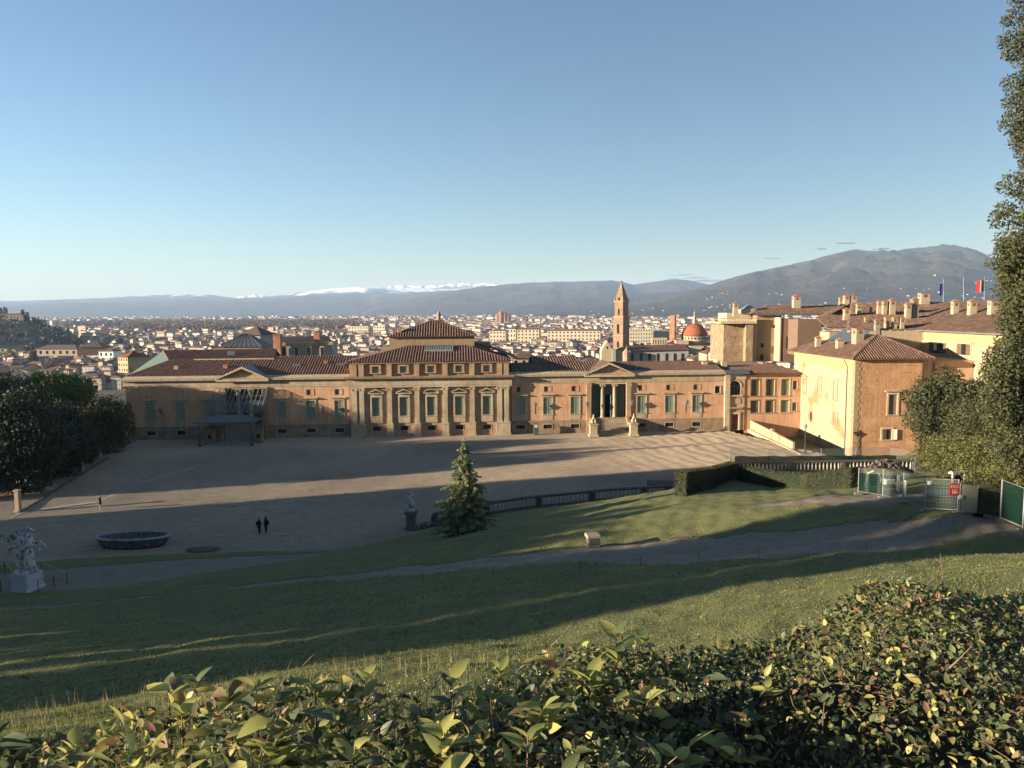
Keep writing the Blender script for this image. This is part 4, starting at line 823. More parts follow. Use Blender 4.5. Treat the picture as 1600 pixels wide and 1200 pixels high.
# ---- oval stone basin
bp = G(209, 853); bas = thing('stone_basin', 'long oval grey granite basin with a wide rolled rim sunk in dark water stains', 'basin', bp, math.radians(4))
mb = MB(); ax, ay = 3.6, 1.45
prof = [(.80, 0), (.86, .25), (.92, .6), (.96, .80), (1.0, .86), (1.0, .96), (.98, 1.03), (.95, 1.06), (.90, 1.02), (.86, .85), (.80, .5), (.7, .3), (.3, .25), (.01, .24)]
mb.lathe([(r, z) for r, z in prof], 36, (0, 0, 0), 0, ax, ay); mb.build('basin_bowl', mat('wet_granite', (.15,.155,.16), (.045,.048,.05), 4, .8, .02, 12, c3=(.30,.31,.31), s3=6, stretch=(1,1,.25), lo3=.6), bas, True)
mb = MB(); mb.lathe([(.965, .84), (1.005, .88), (1.03, .97), (1.005, 1.07), (.95, 1.10), (.90, 1.07), (.91, 1.0)], 36, (0, 0, 0), 0, ax, ay, cap=False); mb.build('rim', MT['pedestal'], bas, True)
mb = MB(); mb.lathe([(.9, 0), (.5, .08), (.2, .12)], 14, G(318, 858)-Vector((0, 0, .03)), 0, 1.9, 1.1); tag(mb.build('dirt_mound', mat('damp_earth', (.13,.115,.085), (.10,.09,.07), 2, .95, .03), smooth=True), 'low damp patch of dark earth on the gravel right of the oval basin', 'earth mound')
# ---- garden statue on dark pedestal
gs = thing('garden_statue', 'white marble draped figure raising one arm on a tall brown pedestal by the fir', 'statue', G(643, 826), 0)
mb = MB(); mb.box(-.62, .62, -.62, .62, 0, .25); mb.box(-.48, .48, -.48, .48, .25, 1.6); mb.box(-.5, .5, -.5, .5, .25, .36); mb.box(-.66, .66, -.66, .66, 1.6, 1.82); mb.box(-.6, .6, -.6, .6, 1.82, 1.9); mb.build('pedestal', mat('brown_pedestal_stone', (.19,.165,.13), (.12,.105,.085), 3, .9, .02), gs, bevel=.02)
b = fig('figure', 2.25, 'statue', [MT['marble']], None, gs); b.location = (0, 0, 1.95); b.rotation_euler = (0, 0, .3)
mb = MB(); mb.lathe([(.42, 0), (.40, .1), (.28, .15)], 10, (0, 0, 1.88)); mb.bar((-.22, .12, 1.9), (-.20, .1, 2.9), .13, 6, .09); mb.lathe([(.26, .0), (.34, .25), (.36, .7), (.30, 1.1), (.25, 1.2)], 12, (-.02, .02, 2.25), 0, 1, .8); mb.build('drapery', MT['marble'], gs, True)
# ---- balustrades
def balustrade(pts, label, h=1.38, every=12, top='darkstone', pitch=.52, gray=False, matb='balus'):
    t = thing('balustrade', label, 'balustrade', pts[0]); o = pts[0]
    prof = [(.10, 0), (.10, .06), (.07, .10), (.13, .30), (.12, .40), (.06, .66), (.055, .76), (.09, .80), (.09, .86)]
    bm = MB(); bm.lathe(prof, 8); src = bm.build('baluster', MT[matb], t, True); me = src.data; bpy.data.objects.remove(src)
    L = [0]
    for a, b in zip(pts[:-1], pts[1:]): L.append(L[-1]+(b-a).length)
    def at(d):
        for i in range(len(pts)-1):
            if d <= L[i+1] or i == len(pts)-2: return lerp(pts[i], pts[i+1], (d-L[i])/(L[i+1]-L[i]))-o
    n = int(L[-1]/pitch); prev = None
    for i in range(n+1):
        p = at(i*pitch)
        if i % every == 0 or i == n:
            mb = MB(); mb.box(-.32, .32, -.25, .25, 0, h-.2); mb.build('pier', MT[top], t, loc=p, bevel=.02)
        else:
            q = bpy.data.objects.new('baluster', me); link(q, t); q.location = p+Vector((0, 0, .26)); q.scale = (1.15, 1.15, (h-.45)/.86)
    for i in range(len(pts)-1):
        a, b = pts[i]-o, pts[i+1]-o; d = (b-a).normalized(); s = Vector((-d.y, d.x, 0))
        for (z0, z1, w, nm) in ((0, .26, .26, 'base_rail'), (h-.2, h, .27, 'coping')):
            mb = MB(); k = [a-s*w, b-s*w, b+s*w, a+s*w]; zz = Vector((0, 0, z0)); z2 = Vector((0, 0, z1)); lo_ = [q+zz for q in k]; hi_ = [q+z2 for q in k]
            mb.quad(*hi_); 
            for j in range(4): mb.quad(lo_[j], lo_[(j+1) % 4], hi_[(j+1) % 4], hi_[j])
            mb.build(nm, MT[top], t)
    return t
balustrade([G(*q) for q in ((679, 822), (700, 817), (735, 810), (775, 802), (830, 794), (890, 788), (950, 782), (1000, 778.5), (1047, 775))], 'old stone balustrade with a dark mossy coping curving along the foot of the lawn', 1.38, 13)
zt_ = .5
balustrade([G(x, y, zt_) for x, y in ((1150, 738), (1200, 738), (1260, 737), (1320, 736), (1380, 735), (1432, 735))], 'pale stone balustrade wrapped in green netting beyond the clipped hedges', 1.5, 14)
mb = MB(); mb.prism([(0, 0), (.5, 0), (.42, .42), (.1, .38)], 'y', -.35, .35); 
ss = thing('low_stone_kerb', 'low dark rubble kerb between the statue pedestal and the balustrade end', 'kerb', G(650, 826))
for i in range(6): o = mb.build('kerb_stone', MT['darkstone'], ss); o.location = G(655+i*4, 825.5-i*.5)-ss.location; o.rotation_euler = (0, 0, i*.5)
# ---- rugged stone block on the path edge
sb = on_hill(926, 852); stb = thing('stone_block', 'rough grey stone block with a darker cap on the edge of the slope path', 'stone block', (sb.x, sb.y, float(gz(sb.x, sb.y))-.12), .15)
mb = MB(); mb.box(-.46, .46, -.4, .4, 0, .3); mb.build('base_stone', MT['darkstone'], stb, bevel=.07); mb = MB(); mb.box(-.40, .40, -.36, .36, .3, .72); mb.build('middle_stone', MT['darkstone'], stb, bevel=.06); mb = MB(); mb.box(-.47, .47, -.42, .42, .72, .98); mb.build('top_stone', MT['chimd'], stb, bevel=.05)
# manhole covers in the gravel
mh = None
for (px, py, w) in ((242, 842, .9), (344, 838, .6), (365, 790, .8), (442, 836, 1.0), (415, 797, .7), (541, 772, .7)):
    mb = MB(); mb.box(-w/2, w/2, -w*.35, w*.35, 0, .03); o = mb.build('manhole_cover', MT['pedestal'], loc=G(px, py)+Vector((0, 0, .03))); tag(o, 'small pale stone drain cover set in the gravel court', 'drain cover', 'drain covers in the gravel')
# pale boards at the end of the balustrade
o = MB().box(-1.6, 1.6, -.04, .04, 0, 1.0).build('site_board', MT['steel'], loc=G(1032, 762)); tag(o, 'long pale grey panel leaning behind the right end of the curved balustrade', 'panel')
MB().box(-1.68, -1.6, -.06, .06, 0, 1.1).build('board_edge', MT['iron'], o)
# edge stones along the left trees and low posts
kb = thing('stone_kerb', 'irregular low stone kerb along the trees at the left edge of the court', 'kerb', G(30, 800))
kl = [(30, 802), (60, 784), (95, 762), (125, 744), (150, 728), (170, 716)]
for (x0, y0), (x1, y1) in zip(kl[:-1], kl[1:]):
    for i in range(4):
        t = i/4; mb = MB(); mb.box(0, (G(x1, y1)-G(x0, y0)).length/4-.08, -.15, .15, 0, .22); d = G(x1, y1)-G(x0, y0); o = mb.build('kerb_stone', MT['darkstone'], kb, loc=G(lerp(x0, x1, t), lerp(y0, y1, t))-kb.location, bevel=.03); o.rotation_euler = (0, 0, math.atan2(d.y, d.x)+random.uniform(-.05, .05))
for (px, py, h, lab) in ((29, 800, 2.6, 'pale stone gate pier under the trees at the far left of the court'), (156, 716, 2.5, 'pale stone gate pier among the trees by the palace corner'), (128, 738, 2.0, 'short pale stone post half hidden under the dark trees')):
    mb = MB(); mb.box(-.24, .24, -.24, .24, .3, h-.2); mb.box(-.34, .34, -.34, .34, 0, .3); mb.box(-.32, .32, -.32, .32, h-.2, h); tag(mb.build('gate_pier', MT['chimd'], loc=G(px, py), bevel=.02), lab, 'pier', 'stone piers along the trees')

# ------------------------------------------------------------------ buildings on the right
RZ = math.radians(1.2)
yc = thing('corner_house', 'tall house with sunny yellow side, rough orange front and hipped tile roof', 'house', (54.7, 122.0, 0), RZ)
_ycM = Matrix.Translation((54.7, 122.0, 0)) @ Matrix.Rotation(RZ, 4, 'Z')
def onplane(Mx, ax, val, px, py):
    """local coordinates where a pixel's ray meets the plane local[ax]=val"""
    I = Mx.inverted(); o = I @ C0; d = I.to_3x3() @ ray(px, py); t = (val-o[ax])/d[ax]; return o+d*t
def LY(px, py, h=None): p = onplane(_ycM, 0, 0, px, py); return p.y, p.z
def side_window(parent, y, z0, z1, w=1.0, m='stone2', blank=True, lintel=True, fr=.18):
    mb = MB(); mb.box(-.09, .02, y-w/2-fr, y-w/2, z0, z1); mb.box(-.09, .02, y+w/2, y+w/2+fr, z0, z1); mb.box(-.092, .02, y-w/2-fr, y+w/2+fr, z1, z1+fr); mb.box(-.14, .02, y-w/2-fr-.05, y+w/2+fr+.05, z0-.14, z0)
    if lintel: mb.box(-.30, .02, y-w/2-fr-.2, y+w/2+fr+.2, z1+fr+.2, z1+fr+.34)
    wn = mb.build('window', MT[m], parent)
    for k in (0, 1):
        o = shutter_mesh(w/2-.01, z1-z0-.02, 10).build('shutter', MT['shutter2'], wn); o.rotation_euler = (0, 0, -math.pi/2); o.location = (-.0+.02, y+w/2-.005-k*w/2, z0+.01)
    return wn
EZ = 14.5
mb = MB(); mb.grid_wall(0, 11.2, -7, EZ, [(5.55, 6.95, 5.55-.0, 8.8), (4.75, 6.3, 1.5, 3.2)], 0, .3); mb.build('front_wall', MT['orange'], yc)
ovy, ovz = LY(1267, 650)
mb = MB(); mb.quad((0, 25, -7), (0, 0, -7), (0, 0, EZ), (0, 25, EZ)); mb.quad((11.2, 0, -7), (11.2, 25, -7), (11.2, 25, EZ), (11.2, 0, EZ)); mb.build('side_wall', MT['yellow'], yc)
mb = MB(); mb.box(-.03, .004, .0, 25.0, EZ-1.9, EZ-.25); mb.build('painted_frieze', MT['orange_band'], yc)
for (px, y0, y1) in ((1257.7, 591, 615), (1280.8, 593, 620), (1305.8, 597.5, 625)):
    y, _ = LY(px, 600); side_window(yc, y, LY(px, y1)[1], LY(px, y0)[1], 1.5)
y, _ = LY(1305.3, 650); side_window(yc, y, LY(1305, 665)[1], LY(1305, 644)[1], 1.45, lintel=False, m='stone2')
y, _ = LY(1278, 690); side_window(yc, y, LY(1278, 705)[1], LY(1278, 684)[1], 1.2, lintel=False, m='plinth')
y, _ = LY(1301, 710); side_window(yc, y, LY(1301, 722)[1], LY(1301, 708)[1], 1.4, lintel=True, m='plinth')
mb = MB()
for i in range(20):
    a, b = 2*math.pi*i/20, 2*math.pi*(i+1)/20
    mb.prism([(ovy+.85*math.cos(a), ovz+1.15*math.sin(a)), (ovy+1.15*math.cos(a), ovz+1.45*math.sin(a)), (ovy+1.15*math.cos(b), ovz+1.45*math.sin(b)), (ovy+.85*math.cos(b), ovz+1.15*math.sin(b))], 'x', -.08, .01)
ow = mb.build('oval_window', MT['stone2'], yc); mb = MB(); mb.prism([(ovy+.85*math.cos(2*math.pi*i/20), ovz+1.15*math.sin(2*math.pi*i/20)) for i in range(20)], 'x', -.02, .01); mb.build('pane', MT['orange'], ow); mb = MB(); mb.prism([(ovy-.1+.5*math.cos(2*math.pi*i/16), ovz+.95*math.sin(2*math.pi*i/16)) for i in range(16)], 'x', -.03, -.021); mb.build('pane', MT['glassd'], ow)
for (r, lab, ol) in (((5.55, 6.95, 5.55, 8.8), 1, 0), ((4.75, 6.3, 1.5, 3.2), 0, 1)):
    add_window(yc, r, 0, frame=.28, lintel=bool(lab), dep=.15, nsl=12, proj=.12, fm='fascia', mats='shutter2' if lab else 'cream', openleaf=ol)
mb = MB(); mb.bar((-.08, 3.9, EZ-.3), (-.1, 2.6, EZ-1.3), .07, 6); mb.bar((-.1, 2.6, EZ-1.3), (-.1, 2.6, -7), .07, 6); mb.build('rainwater_pipe', MT['iron'], yc)
mb = MB(); mb.bar((10.75, -.1, EZ-.4), (10.75, -.1, -7), .08, 6); mb.build('rainwater_pipe', MT['iron'], yc)
q = []
for i in range(32):                                   # long-and-short corner stones
    z0 = -6+i*.64; wl_ = .95 if i % 2 else .7; wy = .7 if i % 2 else 1.05; mb = MB(); mb.box(-.05, wl_, -.05, wy, z0+.02, z0+.62); o = mb.build('quoin', MT['quoin'], yc, bevel=.015)
ep = Vector((-1.0, -1.1, EZ+.1)); sl = .5
zf = lambda x: EZ+.1+(x+1.0)*sl
apx = (6.0, 5.3, zf(6.0))
mb = MB(); mb.tiles([(-1.0, -1.1, EZ+.1), apx, (3.2, 9, zf(3.2)), (3.2, 21.5, zf(3.2)), (-1.0, 26, EZ+.1)], (0, 1, 0), .34, .10); mb.build('side_roof', MT['tile_old'], yc)
mb = MB(); mb.tiles([(-1.0, -1.1, EZ+.1), (12.2, -1.1, EZ+.1), apx], (1, 0, 0), .44, .12); mb.tiles([(12.2, -1.1, EZ+.1), (12.2, 24, EZ+.1), apx], (0, 1, 0), .44, .12); mb.ridge((-1, -1.1, EZ+.1), apx); mb.ridge((12.2, -1.1, EZ+.1), apx); mb.build('front_roof', MT['tile'], yc)
mb = MB(); mb.box(-.98, 12.18, -1.08, .0, EZ-.04, EZ+.08); mb.box(-.98, 0, -.0, 25.9, EZ-.04, EZ+.08); mb.build('eaves', MT['wood'], yc)
mb = MB(); mb.quad((3.2, 9, zf(3.2)), apx, (6, 20, EZ+1), (3.2, 21.5, EZ)); mb.build('rear_roof', MT['tile_old'], yc)
def chimney(parent, p, w, h, cap='brick', body='chim', pots=0, vents=True, d=None):
    d = d or w*.8; mb = MB(); mb.box(-w/2, w/2, -d/2, d/2, -.8, h); c = mb.build('chimney', MT[body], parent, loc=p)
    mb = MB(); mb.box(-w/2-.12, w/2+.12, -d/2-.12, d/2+.12, h, h+.14); 
    if cap == 'brick': mb.prism([(-w/2-.05, h+.14), (w/2+.05, h+.14), (0, h+.14+w*.28)], 'y', -d/2, d/2)
    mb.build('chimney_cap', MT['brick'], c)
    if vents:
        mb = MB(); mb.box(-w*.22, w*.22, -d/2-.015, -d/2, h-.75, h-.2); mb.box(-w/2-.015, -w/2, -d*.22, d*.22, h-.75, h-.2); mb.build('chimney_vent', MT['wood'], c)
    return c
for (px, yb, ytp, w) in ((1278, 535, 527.5, .9), (1312, 541, 532, 1.1)):
    p = onplane(_ycM, 0, 1.2 if px < 1300 else 1.6, px, yb); chimney(yc, (p.x, p.y, p.z), w, (yb-ytp)*.105, vents=False)
p = onplane(_ycM, 0, 3.4, 1340, 533); chimney(yc, (p.x, p.y, p.z), 1.3, 2.0, cap='', body='chimd', d=1.8)
mb = MB(); pa_, pb_ = onplane(_ycM, 0, 3.6, 1334, 534), onplane(_ycM, 0, 3.6, 1286, 533); mb.quad((3.3, pa_.y, pa_.z-.3), (3.3, pb_.y, pb_.z-.3), (7.5, pb_.y+1.5, pb_.z+1.7), (7.5, pa_.y+1.5, pa_.z+1.9)); mb.build('metal_roof', MT['lead'], yc)
# ---- big palace block with many chimneys
bp_ = thing('great_palace_roofs', 'large cream palace block under wide tile roofs crowded with chimneys behind the corner house', 'palace', (0, 0, 0))
mb = MB(); mb.box(66.2, 74.7, 124.0, 140, -7, 14.0); mb.build('lower_front_wall', mat('faded_orange_wall', (.50,.33,.20), (.44,.27,.15), .8, .95, .05, 6), bp_)
mb = MB(); mb.box(66.4, 67.2, 123.6, 124.0, -7, 14.2); mb.box(68.3, 68.8, 123.7, 124.0, -7, 13.8); mb.build('pilaster_strip', MT['stone2'], bp_)
BX = 74.8; BE = 18.45
mb = MB(); mb.quad((BX, 140, -5), (BX, 96, -5), (BX, 96, BE), (BX, 140, BE)); mb.build('sunny_wall', MT['yellow'], bp_)
mb = MB(); mb.box(BX-.03, BX, 96, 139.0, BE-1.5, BE-.05); mb.build('painted_frieze', MT['orange_band'], bp_)
mb = MB(); mb.box(61.5, BX-.003, 140, 141, -5, BE); mb.build('end_wall', MT['chim'], bp_)
_I = Matrix.Identity(4)
for (x0, x1, y0, y1, op) in ((1452, 1479, 534, 551, 1), (1489, 1517, 536, 553, 0)):
    a = onplane(_I, 0, BX, x1, (y0+y1)/2); b = onplane(_I, 0, BX, x0, (y0+y1)/2); z1_ = onplane(_I, 0, BX, x0, y0).z; z0_ = onplane(_I, 0, BX, x0, y1).z
    mb = MB(); mb.box(BX-.10, BX+.02, a.y-.2, a.y, z0_, z1_); mb.box(BX-.10, BX+.02, b.y, b.y+.2, z0_, z1_); mb.box(BX-.102, BX+.02, a.y-.2, b.y+.2, z1_, z1_+.2); mb.box(BX-.14, BX+.02, a.y-.3, b.y+.3, z0_-.2, z0_); wn = mb.build('window', MT['fascia'], bp_)
    w4 = (b.y-a.y)/4
    mb = MB(); mb.box(BX-.02, BX-.004, a.y, b.y, z0_, z1_); mb.build('pane', MT['glassd'], wn)
    for k in range(4):
        if op and k in (1, 2) or (not op and k == 1): continue
        mb = MB(); mb.box(BX-.08, BX-.03, a.y+k*w4+.03, a.y+(k+1)*w4-.03, z0_, z1_); mb.build('shutter', MT['wood'] if (op or k < 3) else MT['stone2'], wn)
R0 = [(61, 140.2, BE+.1), (BX-.9, 140.2, BE+.1), (92, 166, 23.7), (73, 166, 23.7)]
mb = MB(); mb.tiles(R0, (1, 0, 0), .5, .12); mb.build('tiled_roof', MT['tile_old'], bp_)
R1 = [(BX-.9, 96, BE+.1), (BX-.9, 140.2, BE+.1), (92, 166, 23.7), (92, 96, 23.7)]
mb = MB(); mb.tiles(R1, (0, 1, 0), .5, .12); mb.quad((92, 96, 23.7), (92, 166, 23.7), (110, 166, 18), (110, 96, 18)); mb.quad((73, 166, 23.7), (92, 166, 23.7), (92, 190, 18), (73, 190, 18)); mb.build('tiled_roof', MT['tile_old'], bp_)
mb = MB(); mb.quad((82.4, 118, 21.1), (82.4, 127, 21.1), (87.5, 127, 22.5), (87.5, 118, 22.5)); 
o = mb.build('new_tile_patch', MT['tile_red'], bp_); 
for v in o.data.vertices: v.co.z = BE+.1+(v.co.x-(BX-.9))*(23.7-BE-.1)/(92-BX+.9)+.09
mb = MB(); mb.box(BX-1.0, BX-.86, 96, 140, BE-.1, BE+.12); mb.bar((BX-.95, 139.5, BE), (BX-.1, 139.6, BE-1.6), .06, 5); mb.build('gutter', MT['steel'], bp_)
def plane_hit(P, px, py):
    a, b, c = Vector(P[0]), Vector(P[1]), Vector(P[2]); n = (b-a).cross(c-a); d = ray(px, py); t = (a-C0).dot(n)/d.dot(n); return C0+d*t
def plane_in(px, py):
    p = plane_hit(R0, px, py); q = plane_hit(R1, px, py)
    if q.y < 140.2+(q.x-(BX-.9))*1.42 and q.x > BX-1: return q
    return p if p.y > 138 else q
for (px, yb, yt_, wpx, dk) in ((1373,491,472,6,0),(1381.5,492,472,7,0),(1393,492,470,10,0),(1418,498,476,9,0),(1428,497,469,11,1),(1385,513,497,7,0),(1397,514,497,7,0),(1408.5,514,497,7,0),(1443,475,459,15,0),(1491.5,491,472,10,0),(1518.5,492,472,12,0),(1551,491,471,13,0),(1370,516,501,8,1),(1353,504,497,5,0),(1341,491,476,7,0),(1322,494,484,9,0),(1360,489,482,4,0)):
    p = plane_in(px, yb); D = (p-C0).dot(_f); chimney(bp_, p, wpx*D/FPX*.9, (yb-yt_)*D/FPX, cap='brick' if wpx < 13 else 'flat', body='chimd' if dk else 'chim')
# distant wing and stone tower
tw = thing('stone_tower_wing', 'tan palace wing with a balustraded rubble tower and brown boxed stair block', 'building', (0, 0, 0))
def bx(px0, px1, yt_, yb, D, th, name, m, parent, rz=0):
    a = at_y(px0, yt_, D); b = at_y(px1, yt_, D); c = at_y(px0, yb, D); mb = MB(); w = b.x-a.x; mb.box(0, w, 0, th, c.z, a.z); o = mb.build(name, MT[m] if isinstance(m, str) else m, parent, loc=(a.x, D, 0)); o.rotation_euler = (0, 0, rz); return o
bx(1131, 1166, 505, 565, 182, 12, 'rubble_wall', 'rubble', tw)
bx(1166, 1177, 506, 565, 180, 6, 'buttress', 'rubble', tw)
bx(1177, 1183, 504, 565, 181, 6, 'corner_wall', 'fascia', tw)
bx(1126, 1183, 503, 506, 179.5, 14, 'terrace_slab', 'fascia', tw); bx(1126, 1183, 496.5, 498, 180, .5, 'terrace_rail', 'fascia', tw)
for i in range(19):
    p = at_y(1127.5+i*3.0, 503, 180.2); mb = MB(); mb.lathe([(.10, 0), (.14, .3), (.07, .7), (.1, .8)], 6, (0, 0, 0)); mb.build('baluster', MT['fascia'], tw, loc=p)
bx(1136, 1180, 489, 503, 186, 8, 'penthouse_wall', 'fascia', tw)
bx(1183, 1221, 493, 565, 181.5, 20, 'tan_wall', 'tan', tw)
bx(1221, 1250, 498.5, 565, 178, 20, 'stair_block', 'brownp', tw); bx(1219, 1221, 496, 565, 177.8, 20, 'wall_edge', 'fascia', tw)
bx(1247, 1284, 499, 555, 172, 20, 'boxed_stair', 'brownp', tw); 
for (x0, x1, y0, y1, D) in ((1228.5,1234,526,545,177.9),(1189,1193.5,536.5,542.5,181.4),(1205,1214,541,552,181.4),(1188,1193,554,562,181.4)):
    o = bx(x0, x1, y0, y1, D, .2, 'window', 'wood' if x0 == 1205 else 'glassd', tw)
def roofq(parent, pts, m='tile_old', sp=.55, r=.12, name='tiled_roof', e=(1, 0, 0)):
    P = [at_y(px, py, D) for px, py, D in pts]; mb = MB(); mb.tiles(P, e, sp, r); return mb.build(name, MT[m], parent)
roofq(tw, [(1167,491.5,180), (1292,491.5,180), (1324,477.5,192), (1198,477,192)], sp=.6, r=.16)
roofq(tw, [(1291,511,158), (1374,516,158), (1374,478,192), (1318,479,192), (1274,497,172)], sp=.6, r=.16)
bx(1296, 1330, 519, 533, 160, 5, 'rear_wall', 'yellow', tw)
for (px, yb, yt_, wpx, D) in ((1149,489,475,8,184),(1244,480,464,12,188),(1322,478,463,9,192),(1333,479,463,9,192),(1313,479,466,5,193)):
    p = at_y(px, yb, D); chimney(tw, p, wpx*D/FPX*.9, (yb-yt_)*D/FPX)
mb = MB(); p = at_y(1169, 483, 186); a = 1.5; mb.quad((-a, -a, 0), (a, -a, 0), (0, 0, 1.2)); mb.quad((a, -a, 0), (a, a, 0), (0, 0, 1.2)); mb.quad((a, a, 0), (-a, a, 0), (0, 0, 1.2)); mb.quad((-a, a, 0), (-a, -a, 0), (0, 0, 1.2)); mb.build('glass_pyramid', MT['glaze'], tw, loc=p); bx(1159, 1178, 483, 490, 184.6, 3, 'penthouse_wall', 'fascia', tw)
# flags on the roof
def flag(px, yt_, yb, D, cols, lab, fy0=None, fw=0, side=-1):
    a = at_y(px, yb, D); b = at_y(px, yt_, D); t = thing('flagpole', lab, 'flagpole', a)
    mb = MB(); mb.bar((0, 0, 0), b-a, .07, 6, .04); mb.build('pole', MT['steel'], t)
    if cols:
        h = (fy0[1]-fy0[0])/FPX*D; z1 = (yb-fy0[0])/FPX*D; n = 4; w = fw/FPX*D/len(cols)
        for k, cn in enumerate(cols):
            mb = MB()
            for i in range(n):
                x0 = side*w*(k+i/n); x1 = side*w*(k+(i+1)/n); y0 = .25*math.sin((k+i/n)*2.6); y1 = .25*math.sin((k+(i+1)/n)*2.6); dr0 = .22*abs(x0); dr1 = .22*abs(x1)
                mb.quad((x0, y0, z1-h-dr0), (x1, y1, z1-h-dr1), (x1, y1, z1-dr1), (x0, y0, z1-dr0))
            mb.build('flag_cloth', MT[cn], t)
flag(1474, 434, 474, 168, ['blue'], 'flagpole flying a dark blue flag above the palace roofs', (443, 461), 6)
flag(1505.5, 432, 474, 168, None, 'bare grey flagpole between the two flags on the palace roofs')
flag(1538, 432, 474, 168, ['flag_g', 'flag_w', 'flag_r'], 'flagpole flying a green white and red flag above the palace roofs', (437, 455), 13)
# ---- ramp wall, lamp, lower road
rwp = [G(1173, 671, .0), G(1205, 686), G(1223, 694), G(1240, 703), G(1252, 709)]
rw = thing('ramp_wall', 'low yellow parapet wall descending beside the ramp by the end of the palace', 'wall', rwp[0])
def pwall(parent, a, b, z0, z1a, z1b, th, name, m):
    d = (b-a); L_ = d.length; d.normalize(); s = Vector((-d.y, d.x, 0))*th/2; mb = MB()
    k = [a-s, b-s, b+s, a+s]; lo_ = [Vector((q.x, q.y, z0)) for q in k]; hi_ = [Vector((q.x, q.y, z)) for q, z in zip(k, (z1a, z1b, z1b, z1a))]
    mb.quad(*hi_)
    for j in range(4): mb.quad(lo_[j], lo_[(j+1) % 4], hi_[(j+1) % 4], hi_[j])
    return mb.build(name, MT[m], parent)
o_ = rwp[0]; R_ = [q-o_ for q in rwp]
pwall(rw, R_[0], R_[1], -1, 1.75, 1.5, .35, 'wall_panel', 'yellow'); pwall(rw, R_[1]*.985+R_[2]*.015, R_[1]*.85+R_[2]*.15, -1, 1.9, 1.9, .45, 'wall_pier', 'chimd'); pwall(rw, R_[1]*.84+R_[2]*.16, R_[3], -1, 1.5, 1.25, .35, 'wall_panel', 'yellow')
pwall(rw, R_[0]+Vector((-.45, -.3, 0)), R_[4]+Vector((-.3, -.8, 0)), -.5, .12, .12, .35, 'kerb_strip', 'fascia')
rl = thing('ramp_railing', 'thin dark iron railing along the foot of the yellow house beyond the ramp', 'railing', (47, 121, -2.5))
for i in range(10): mb = MB(); mb.bar((i*1.1, -i*.35, 0), (i*1.1, -i*.35, 1.1), .03, 4); mb.build('rail_post', MT['iron'], rl)
for z in (.5, 1.1): mb = MB(); mb.bar((0, 0, z), (9.9, -3.15, z), .03, 4); mb.build('rail', MT['iron'], rl)
mb = MB(); V_ = [(42, 144, -1.2), (66, 144, -3.2), (66, 105, -3.4), (50, 105, -3.0), (44.0, 128, -1.6)]; mb.quad(*V_[::-1]); tag(mb.build('lower_road', MT['gravel']), kind='structure')
p = G(1257.5, 709, -.1); sl_ = thing('street_lamp', 'cast iron street lamp with a glass lantern at the foot of the yellow house', 'street lamp', p)
mb = MB(); mb.lathe([(.28, 0), (.26, .35), (.14, .5), (.11, .9), (.08, 1.1), (.055, 3.7), (.09, 3.8), (.06, 3.9)], 8); mb.build('post', MT['iron'], sl_)
mb = MB(); lantern_head(mb, 0, 0, 3.9, 1.25); mb.build('lamp_head', MT['glaze'], sl_)

# ------------------------------------------------------------------ vegetation helpers
def leaf_mat(n, c1, c2, isl=.35, tr=.25, c3=None, rough=.65, s=.35):
    return mat(n, c1, c2, s, rough, 0, island=isl, transl=tr, c3=c3, s3=1.0, spec=.3)
LM = dict(oak=leaf_mat('holm_oak_leaf', (.075,.085,.035), (.045,.058,.026)), dark=leaf_mat('dark_evergreen_leaf', (.040,.056,.032), (.027,.042,.026), .4, .15), oak2=leaf_mat('sunny_oak_leaf', (.085,.090,.036), (.055,.065,.028), .4),
  bush=leaf_mat('bush_leaf', (.115,.125,.035), (.075,.095,.028), .4, .3, c3=(.17,.15,.05)), pine=leaf_mat('stone_pine_needle', (.12,.17,.045), (.08,.125,.035), .35), fir=leaf_mat('fir_needle', (.16,.19,.08), (.11,.145,.065), .35, .2),
  firtip=leaf_mat('pale_fir_tip', (.36,.38,.20), (.27,.31,.16), .3, .3), hedge=leaf_mat('clipped_hedge_leaf', (.05,.065,.02), (.035,.05,.016), .45, .2, c3=(.12,.10,.035), s=1.2), brown=leaf_mat('bare_twig_brown', (.17,.12,.085), (.12,.09,.065), .3, .2),
  cyp=leaf_mat('cypress_green', (.022,.032,.018), (.014,.024,.014), .35, .1), redleaf=leaf_mat('rusty_leaf', (.22,.10,.03), (.16,.09,.03), .3, .3))
def leaf_cloud(name, P, size, m, parent=None, up=0.0, asp=.55, N=None, jit=.35):
    """one small leaf-shaped quad (a folded rhombus) at every point"""
    n = len(P); d = rng.normal(size=(n, 3)); 
    if N is not None: d = d*jit*1.6+N
    d[:, 2] += up; d /= np.linalg.norm(d, axis=1)[:, None]+1e-9
    a = rng.normal(size=(n, 3)); a -= d*(a*d).sum(1)[:, None]; a /= np.linalg.norm(a, axis=1)[:, None]+1e-9; b = np.cross(d, a)
    s = size*(rng.uniform(.6, 1.35, (n, 1))) if np.isscalar(size) else size[:, None]
    V = np.stack([P-a*s, P+b*s*asp+d*s*.12, P+a*s, P-b*s*asp+d*s*.12], 1).reshape(-1, 3)
    return np_mesh(name, V, np.arange(4*n).reshape(n, 4), m, parent)
